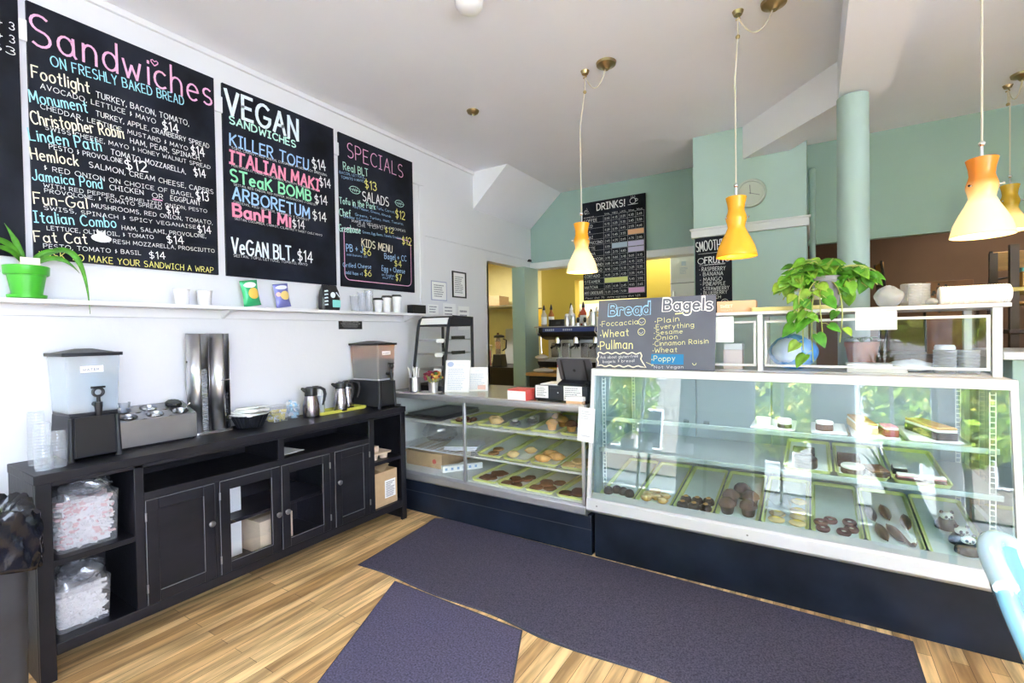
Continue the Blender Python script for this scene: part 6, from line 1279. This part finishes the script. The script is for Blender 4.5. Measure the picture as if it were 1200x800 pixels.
# right: storeroom wall things
def cafe_chair(label, loc, rz):
    t = thing('cafe_chair', label, 'chair', loc, (0, 0, rz)); fr = M('chair_black', (.015, .012, .012), .4)
    for s in (-1, 1):
        obj('leg', MB().tube([(s*.19, .19, 0), (s*.185, .17, .46), (s*.18, .22, .94)], .013, 8), fr, t); obj('leg', MB().tube([(s*.19, -.21, 0), (s*.18, -.19, .45)], .013, 8), fr, t)
    obj('seat', MB().rrect(.40, .42, .04, .45, .475), WOODO, t, bevel=.006); obj('backrest', bx(-.19, .19, .20, .218, .76, .93), WOODO, t, bevel=.008)
    obj('back_rail', MB().tube([(-.18, .205, .68), (0, .225, .70), (.18, .205, .68)], .009, 8), fr, t); return t
t = thing('storage_rack', 'dark rack table behind the right end of the upper display carrying chairs', 'table', (1.15, 6.3, 0)); obj('top', bx(-.65, .75, -.35, .4, 1.15, 1.19), M('dark_wood', (.06, .035, .025), .5), t)
for x in (-.6, .7):
    for y in (-.3, .35): obj('leg', bx(x-.025, x+.025, y-.025, y+.025, 0, 1.15), MATS['dark_wood'], t)
cafe_chair('stored cafe chair with orange wood back on the dark rack, right side', (1.56, 6.25, 1.191), pi-.0); 
cafe_chair('stored cafe chair seen edge-on on the dark rack beside the clear cups', (.80, 6.3, 1.191), pi/2+.05)
t = thing('carved_panel', 'brown pierced wooden panel standing on the dark rack', 'panel', (1.10, 6.02, 1.191), (radians(86), 0, 0)); mb = MB()
mb.box(-.17, .17, 0, .70, -.02, 0); obj('panel', mb, M('red_brown_wood', (.22, .10, .05), .6, var=.2), t, bevel=.004); mb = MB(); rr = random.Random(8)
for i in range(18): x, y = rr.uniform(-.14, .14), rr.uniform(.40, .68); k = rr.uniform(.008, .02); mb.poly([(x-k, y-k, .001), (x+k, y-k, .001), (x+k*.6, y+k, .001), (x-k*.6, y+k, .001)])
obj('cut_outs', mb, BLK, t, smooth=False)
t = thing('side_cabinet', 'teal cabinet with a white top to the right of the big case', 'cabinet', (1.20, 3.62, 0)); obj('body', bx(-.36, .5, -.28, .28, 0, 1.28), TEAL, t, bevel=.004); obj('top', bx(-.40, .54, -.31, .31, 1.28, 1.32), TRIMW, t, bevel=.006)
t = thing('wicker_basket', 'brown wicker basket on the teal cabinet at the right edge', 'basket', (1.08, 3.62, 1.3205)); obj('bowl', MB().lathe([(.07, 0)]+[(.075+.004*k, .012*k) for k in range(1, 9)]+[(.105, .10), (.095, .10)], n=36, flute=.03, nf=18), M('wicker', (.32, .17, .07), .8, bump=.3), t); obj('handle', MB().tube([(.10*cos(a), 0, .09+.10*sin(a)) for a in [pi*i/12 for i in range(13)]], .008, 6), M('wicker', (.32, .17, .07)), t)
t = thing('wall_rack', 'open dark rack behind the right post with a yellow board across it', 'rack', (1.35, 4.35, 0)); 
for x in (-.3, .35):
    for y in (-.2, .2): obj('upright', bx(x-.02, x+.02, y-.02, y+.02, 0, 1.95), MATS['dark_wood'], t)
for z in (.5, 1.0, 1.40, 1.66): obj('rack_shelf', bx(-.33, .38, -.24, .24, z, z+.025), MATS['dark_wood'] if z < 1.6 else M('yellow_board', (.66, .50, .16), .5), t, bevel=.003)
t = thing('teal_folder_box', 'small teal and orange box on the yellow board of the rack', 'box', (1.20, 4.25, 1.6855)); obj('body', bx(-.10, .10, -.06, .06, 0, .10), M('orange_box', (.62, .34, .10), .5), t, bevel=.003); obj('lid', bx(-.105, .105, -.063, .063, .10, .125), M('teal_lid', (.10, .42, .42), .4), t, bevel=.003)
soft_bag('cloth', 'white cloth hanging at the edge of the dark rack', (1.22, 4.2, 1.4255), .06, .07, .09, PAPER, 'cloth', .4)
# ------------------------------------------------------------------ rugs
def rug(name, label, poly, mat, h=.009, loc=(0, 0, 0)):
    t = thing(name, label, 'rug', loc); mb = MB(); mb.prism(poly, 0, h); obj('pile', mb, mat, t, bevel=.003)
    n = len(poly); m2 = MB(); c = Vector((sum(p[0] for p in poly)/n, sum(p[1] for p in poly)/n))
    out = [Vector(p)+(Vector(p)-c).normalized()*.014 for p in poly]
    m2.prism([tuple(p) for p in out], 0, h*.55); obj('border', m2, RUGE, t, bevel=.002)
E_ = [(-2.43+i*(2.80/30), 1.985+.012*sin(i*.7)-.02*(i > 6)*min(1, (i-6)/8)) for i in range(31)]
rug('runner_rug', 'long dark purple-grey runner rug along the display cases', E_+[(.37, 2.800), (-1.2, 2.825), (-2.44, 2.845), (-2.52, 2.80), (-2.50, 2.66)], RUGM)
rug('door_mat', 'violet-grey door mat set at an angle against the runner rug', [(-2.085, 1.955), (-1.30, .18), (-.46, .33), (-1.205, 1.938)], RUGM2)
# ------------------------------------------------------------------ pendant lamps
def grad_glass(name, amber, lit, split, glow, ramp=.05):
    m = bpy.data.materials.new(name); m.use_nodes = True; ns, lk, p = m.node_tree.nodes, m.node_tree.links, m.node_tree.nodes['Principled BSDF']
    tc = ns.new('ShaderNodeTexCoord'); sp = ns.new('ShaderNodeSeparateXYZ'); lk.new(tc.outputs['Object'], sp.inputs[0])
    mr = ns.new('ShaderNodeMapRange'); mr.inputs[1].default_value = split-ramp; mr.inputs[2].default_value = split+ramp; lk.new(sp.outputs['Z'], mr.inputs[0])
    mx = ns.new('ShaderNodeMix'); mx.data_type = 'RGBA'; mx.inputs[6].default_value = (*lit, 1); mx.inputs[7].default_value = (*amber, 1); lk.new(mr.outputs[0], mx.inputs[0])
    lk.new(mx.outputs[2], p.inputs['Base Color']); lk.new(mx.outputs[2], p.inputs['Emission Color']); p.inputs['Roughness'].default_value = .25
    m2 = ns.new('ShaderNodeMapRange'); m2.inputs[1].default_value = split-ramp; m2.inputs[2].default_value = split+ramp; m2.inputs[3].default_value = glow[0]; m2.inputs[4].default_value = glow[1]; lk.new(sp.outputs['Z'], m2.inputs[0]); lk.new(m2.outputs[0], p.inputs['Emission Strength'])
    return m
GL_A = grad_glass('lamp_glass_lit', (.80, .33, .02), (1, .80, .36), .17, (.40, .06))
GL_B = grad_glass('lamp_glass_amber', (.80, .36, .02), (.86, .42, .03), .17, (.07, .04))
GL_C = grad_glass('lamp_glass_orange', (.72, .22, .02), (1, .80, .36), .19, (.36, .05))
GL_D = grad_glass('lamp_glass_olive', (.55, .33, .02), (1, .74, .30), .14, (.38, .04))
def pendant(label, x, y, zb, mat, hook, canopy, power):
    t = thing('pendant_lamp', label, 'pendant lamp', (x, y, zb), (0, 0, 0), 'amber glass pendant lamps')
    prof = [(.106, 0), (.104, .012), (.094, .055), (.074, .100), (.056, .135), (.043, .165), (.046, .185), (.053, .21), (.052, .225), (.044, .25), (.041, .265), (.044, .295), (.053, .333), (.050, .335), (.041, .30), (.036, .265)]
    s = obj('shade', MB().lathe(prof, n=36, caps=False), mat, t, solid=.003)
    for a in (0, 2.1, 4.2): obj('thumb_screw', MB().lathe([(.003, 0), (.003, .012), (.006, .013), (.005, .02)], (.051*cos(a-.3), .051*sin(a-.3), .215), 8, rot=Rz(a-.3)@Ry(pi/2)), CHROME, s)
    b_ = obj('bulb', MB().blob((0, 0, .09), .03, .03, .04, 16, 8), M('bulb_glow', (1, .85, .6), .4, emit=2), t)
    hk = Vector(hook)-Vector((x, y, zb)); cn = Vector(canopy)-Vector((x, y, zb)); zc = 3.225-zb
    obj('stem', MB().tube([(0, 0, .30), (0, 0, .39)], .006, 8), CHROME, t); obj('ball', MB().blob((0, 0, .40), .013, .013, .012, 14, 8), CHROME, t)
    sag = (hk+cn)/2; drop = .12
    pts = [(0, 0, .40), (0, 0, 1.0), (hk.x*.9, hk.y*.9, zc-.13), (hk.x, hk.y, zc-.035)]
    for i in range(1, 11): q = i/11; pts.append((hk.x+(cn.x-hk.x)*q, hk.y+(cn.y-hk.y)*q, zc-.03-drop*4*q*(1-q)*.9))
    pts.append((cn.x, cn.y, zc-.02)); obj('cord', MB().tube(pts, .0042, 6), M('cord_ivory', (.62, .56, .46), .5), t)
    obj('cord_ball', MB().blob((hk.x*.93, hk.y*.93, zc-.14), .012, .012, .012, 12, 6), BRASS, t)
    obj('ceiling_hook', MB().lathe([(.022, -.02), (.03, 0)], (hk.x, hk.y, zc), 16).tube([(hk.x, hk.y, zc-.02), (hk.x+.01, hk.y, zc-.04), (hk.x-.012, hk.y, zc-.045)], .005, 6), BRASS, t)
    obj('canopy', MB().lathe([(.018, -.045), (.03, -.028), (.062, -.016), (.066, 0)], (cn.x, cn.y, zc), 28), BRASS, t)
    d = bpy.data.lights.new('pendant_bulb', 'POINT'); d.energy = power; d.color = (1, .75, .42); d.shadow_soft_size = .03; lo = bpy.data.objects.new('pendant_bulb', d); COL.objects.link(lo); lo.parent = t; lo.location = (0, 0, .03)
pendant('lit amber pendant lamp in front of the drinks grid, farthest left', -1.343, 3.034, 1.866, GL_A, (-1.30, 3.03, 3.225), (-1.143, 3.015, 3.225), 3)
pendant('unlit all-amber pendant lamp in front of the round wall clock', -.362, 2.949, 1.862, GL_B, (-.345, 2.95, 3.225), (-.17, 2.973, 3.225), .6)
pendant('nearest and largest orange pendant lamp with a lit cream bell, right side', .625, 2.86, 1.843, GL_C, (.625, 2.86, 3.225), (.80, 2.80, 3.225), 3)
pendant('olive-topped pendant lamp half hidden behind the nearest one at the right edge', 1.236, 4.967, 2.154, GL_D, (1.225, 4.967, 3.225), (1.26, 4.80, 3.225), 3)
# small ceiling and wall things
t = thing('smoke_detector', 'round white smoke detector on the ceiling at the top of the view', 'smoke detector', (-1.535, 2.05, 3.165)); obj('body', MB().lathe([(.03, 0), (.06, .012), (.072, .03), (.075, .06)], n=32), WHITEP, t); obj('vents', MB().tube([(.066*cos(2*pi*i/24), .066*sin(2*pi*i/24), .03) for i in range(24)], .003, 6, closed=True), INK, t)
t = thing('ceiling_fitting', 'small brass ceiling fitting between the chalkboards and the first pendant', 'ceiling fitting', (-2.275, 3.06, 3.195)); obj('body', MB().lathe([(.02, 0), (.042, .012), (.05, .03)], n=24), BRASS, t); obj('cap', MB().blob((0, 0, 0), .018, .018, .008, 12, 6), CHROME, t)
t = thing('wall_clock', 'round white wall clock with a grey rim on the teal pier', 'clock', (-.452, 4.624, 2.634), FRONT); obj('rim', MB().lathe([(.118, 0), (.124, .012), (.118, .03), (.102, .032), (.098, .02)], n=40), M('clock_rim', (.55, .60, .56), .4), t); obj('face', MB().lathe([(.10, .002), (.10, .018)], n=40), WHITEP, t)
mb = MB(); stroke(mb, [(0, -.008), (-.004, .072)], .006, .0205); stroke(mb, [(-.012, .004), (.072, -.026)], .005, .021); mb.poly([(.006*cos(2*pi*i/10), .006*sin(2*pi*i/10), .0215) for i in range(10)]); obj('hands', mb, INK, t, smooth=False); mb = MB()
for i in range(12): a = i*pi/6; stroke(mb, [(.078*cos(a), .078*sin(a)), (.088*cos(a), .088*sin(a))], .006, .0195)
obj('hour_marks', mb, M('mark_grey', (.45, .42, .5), .6), t, smooth=False)
t = thing('wall_pipe', 'teal painted pipe rising beside the pier', 'pipe', (.0, 5.30, 0)); obj('pipe', MB().tube([(0, 0, 0), (0, 0, 2.86), (0, .02, 2.92), (0, .06, 2.95), (0, .15, 2.95)], .026, 14), TEAL, t); obj('bracket', MB().lathe([(.032, 0), (.032, .03)], (0, 0, 2.25), 14), TEAL, t)
t = thing('cable_clip', 'small dark sensor in the corner at the end of the white wall rail', 'sensor', (-3.125, 5.38, 2.385)); obj('body', bx(-.014, .02, -.03, .03, 0, .03), BLK, t, bevel=.004); obj('lens', MB().blob((.02, 0, .015), .008, .01, .01, 10, 6), BLKG, t)
# ------------------------------------------------------------------ glossy blue chair at the lower right corner
BLUEC = M('blue_plastic', (.20, .52, .82), .1, coat=.8)
t = thing('blue_chair', 'glossy blue moulded plastic chair cut off by the lower right corner', 'chair', (.578, 1.775, 0), (0, 0, radians(-14.5)))
def backf(u, v):
    a = (u-.5)*2; x = -.172+.14*(1-v)**1.25+.035*a*a; y = a*.19*(1-.06*v); z = .44+.40*v-.04*v*a*a; return (x, y, z)
obj('backrest', MB().sheet(backf, 24, 18), BLUEC, t, solid=.040, bevel=.016)
obj('seat', MB().sheet(lambda u, v: (-.01+.44*v, (u-.5)*.42, .43-.03*sin(pi*u)*sin(pi*v)+.015*v), 14, 14), BLUEC, t, solid=.02, bevel=.006)
o = obj('rim', MB().tube([(backf(i/24, 1)[0], backf(i/24, 1)[1], backf(i/24, 1)[2]) for i in range(25)], .026, 10), M('blue_plastic_highlight', (.55, .78, .92), .1, coat=.8), t); o['label'] = 'top rim with its highlight painted paler'  # white highlight along the top edge, painted as a paler blue
for sx, sy in ((.06, -.17), (.06, .17), (.40, -.17), (.40, .17)): obj('leg', MB().tube([(sx+(-.03 if sx < .1 else .05), sy*1.1, 0), (sx, sy*.92, .425)], [.015, .02], 10), BLUEC, t)
# ------------------------------------------------------------------ street side, seen mirrored in the glass
struct('pavement', bx(-16, 16, -5.6, -2.2, -.2, -.02), M('pale_concrete', (.66, .66, .66), .8, var=.08, vscale=2))
struct('road', bx(-16, 16, -24, -5.6, -.25, -.10), M('asphalt', (.13, .13, .14), .85, var=.15, vscale=9))
t = thing('window_bench', 'white bench along the shop window behind the viewer', 'bench', (0, 0, 0)); obj('top', bx(-3.10, -1.2, -1.96, -1.55, .74, .78), TRIMW, t)
for x in (-3.0, -2.1, -1.3): obj('leg', bx(x-.02, x+.02, -1.62, -1.58, 0, .74), BLKG, t)
def window_plant(name, label, loc, r, h, kind, potm=WHITEP):
    t = thing(name, label, 'potted plant', loc); obj('pot', MB().lathe([(r*.9, 0), (r, .01), (r*1.02, h), (r*.94, h), (r*.9, h*.9)], n=28), potm, t); obj('soil', MB().lathe([(r*.92, h*.9), (r*.92, h*.93)], n=20), SOIL, t); mb = MB(); rr = random.Random(len(label))
    n, Lr, spread, wd_ = dict(spiky=(34, (.28, .42), .55, .022), palm=(40, (.35, .75), .8, .05), soft=(30, (.15, .3), .9, .045))[kind]
    for i in range(n):
        a = rr.random()*6.28; L = rr.uniform(*Lr); s_ = spread*rr.random(); blade(mb, arc((0, 0, h*.9), (L*.4*s_*cos(a), L*.4*s_*sin(a), h+L*.7), (L*s_*cos(a), L*s_*sin(a), h+L*(1-s_*.5)), 7), wd_)
    obj('foliage', mb, LEAFD if kind != 'soft' else LEAF, t)
window_plant('window_plant', 'white pot with spiky dark leaves on the window bench', (-1.62, -1.75, .7805), .12, .17, 'spiky'); window_plant('window_plant', 'white pot with soft leaves near the end of the window bench', (-2.50, -1.75, .7805), .10, .15, 'soft'); window_plant('window_plant', 'white pot with soft leaves in the corner of the window bench', (-2.20, -1.75, .7805), .10, .13, 'soft'); window_plant('window_plant', 'tall dark palm in a black pot in the window corner', (-2.90, -1.75, .7805), .11, .22, 'palm', BLK)
window_plant('window_plant', 'palm in a white pot standing by the right shop window', (.75, -1.7, .0), .16, .6, 'palm')
TL = M('tree_leaf', (.34, .50, .06), .5, var=.4, vscale=1.2); TL2 = M('tree_leaf_yellow', (.62, .62, .12), .5, var=.3, vscale=1.2)
def tree(label, x, y, hgt, R_, mats):
    t = thing('street_tree', label, 'tree', (x, y, -.02)); obj('trunk', MB().tube([(0, 0, 0), (.05, .02, hgt*.5), (0, 0, hgt)], [.14, .11, .07], 10), M('bark', (.12, .08, .05), .9), t); mb = MB(); rr = random.Random(int(x*10)+50)
    for i in range(3800):
        d_ = Vector((rr.gauss(0, 1), rr.gauss(0, 1), rr.gauss(0, 1))).normalized()*R_*rr.uniform(.35, 1)**.6; c = Vector((d_.x, d_.y, hgt+d_.z*.95)); k = rr.uniform(.08, .16); u_ = Vector((rr.uniform(-1, 1), rr.uniform(-1, 1), rr.uniform(-1, 1))).normalized(); v_ = u_.orthogonal().normalized(); mb.mi = rr.choice((0, 0, 1)); mb.poly([c-u_*k, c-v_*k*.5, c+u_*k, c+v_*k*.5])
    obj('crown', mb, mats, t, smooth=False)
for (x, y, h, r, lab) in ((-4.7, -5.0, 2.3, 1.7, 'bright green street tree opposite the left shop window'), (-7.9, -7.0, 2.8, 1.9, 'tall street tree farther left along the street'), (-.95, -4.9, 2.2, 1.3, 'yellow-green street tree opposite the middle shop window'), (1.9, -5.2, 2.2, 1.15, 'green street tree opposite the right shop window'), (4.6, -5.4, 2.4, 1.5, 'street tree at the right end of the shop front')): tree(lab, x, y, h, r, [TL, TL2] if x != -1.0 else [TL2, TL])
BR1 = M('street_brick', (.22, .19, .17), .85, var=.15, vscale=6); BR2 = M('street_render', (.35, .36, .36), .85, var=.05)
def house(label, x0, x1, h, mat):
    t = thing('street_house', label, 'house', ((x0+x1)/2, -15, -.02)); w = (x1-x0)/2; obj('wall', bx(-w, w, -4, 0, 0, h), mat, t); n = int((x1-x0)/1.8)
    for i in range(n):
        for z in (1.0, 4.0, 6.6):
            if z+1.8 < h: fr = obj('window', bx(-w+.5+i*1.8, -w+1.6+i*1.8, 0, .05, z, z+1.7), TRIMW, t); obj('pane', bx(-w+.58+i*1.8, -w+1.52+i*1.8, .05, .06, z+.08, z+1.62), BLKG, fr)
    obj('cornice', bx(-w-.1, w+.1, -4, .25, h-.3, h), TRIMW, t)
house('brick house across the street on the left', -16, -4.2, 8.5, BR1); house('pale rendered house across the street in the middle', -4, 4, 7.5, BR2); house('brick house across the street on the right', 4.2, 15, 8.0, BR1)
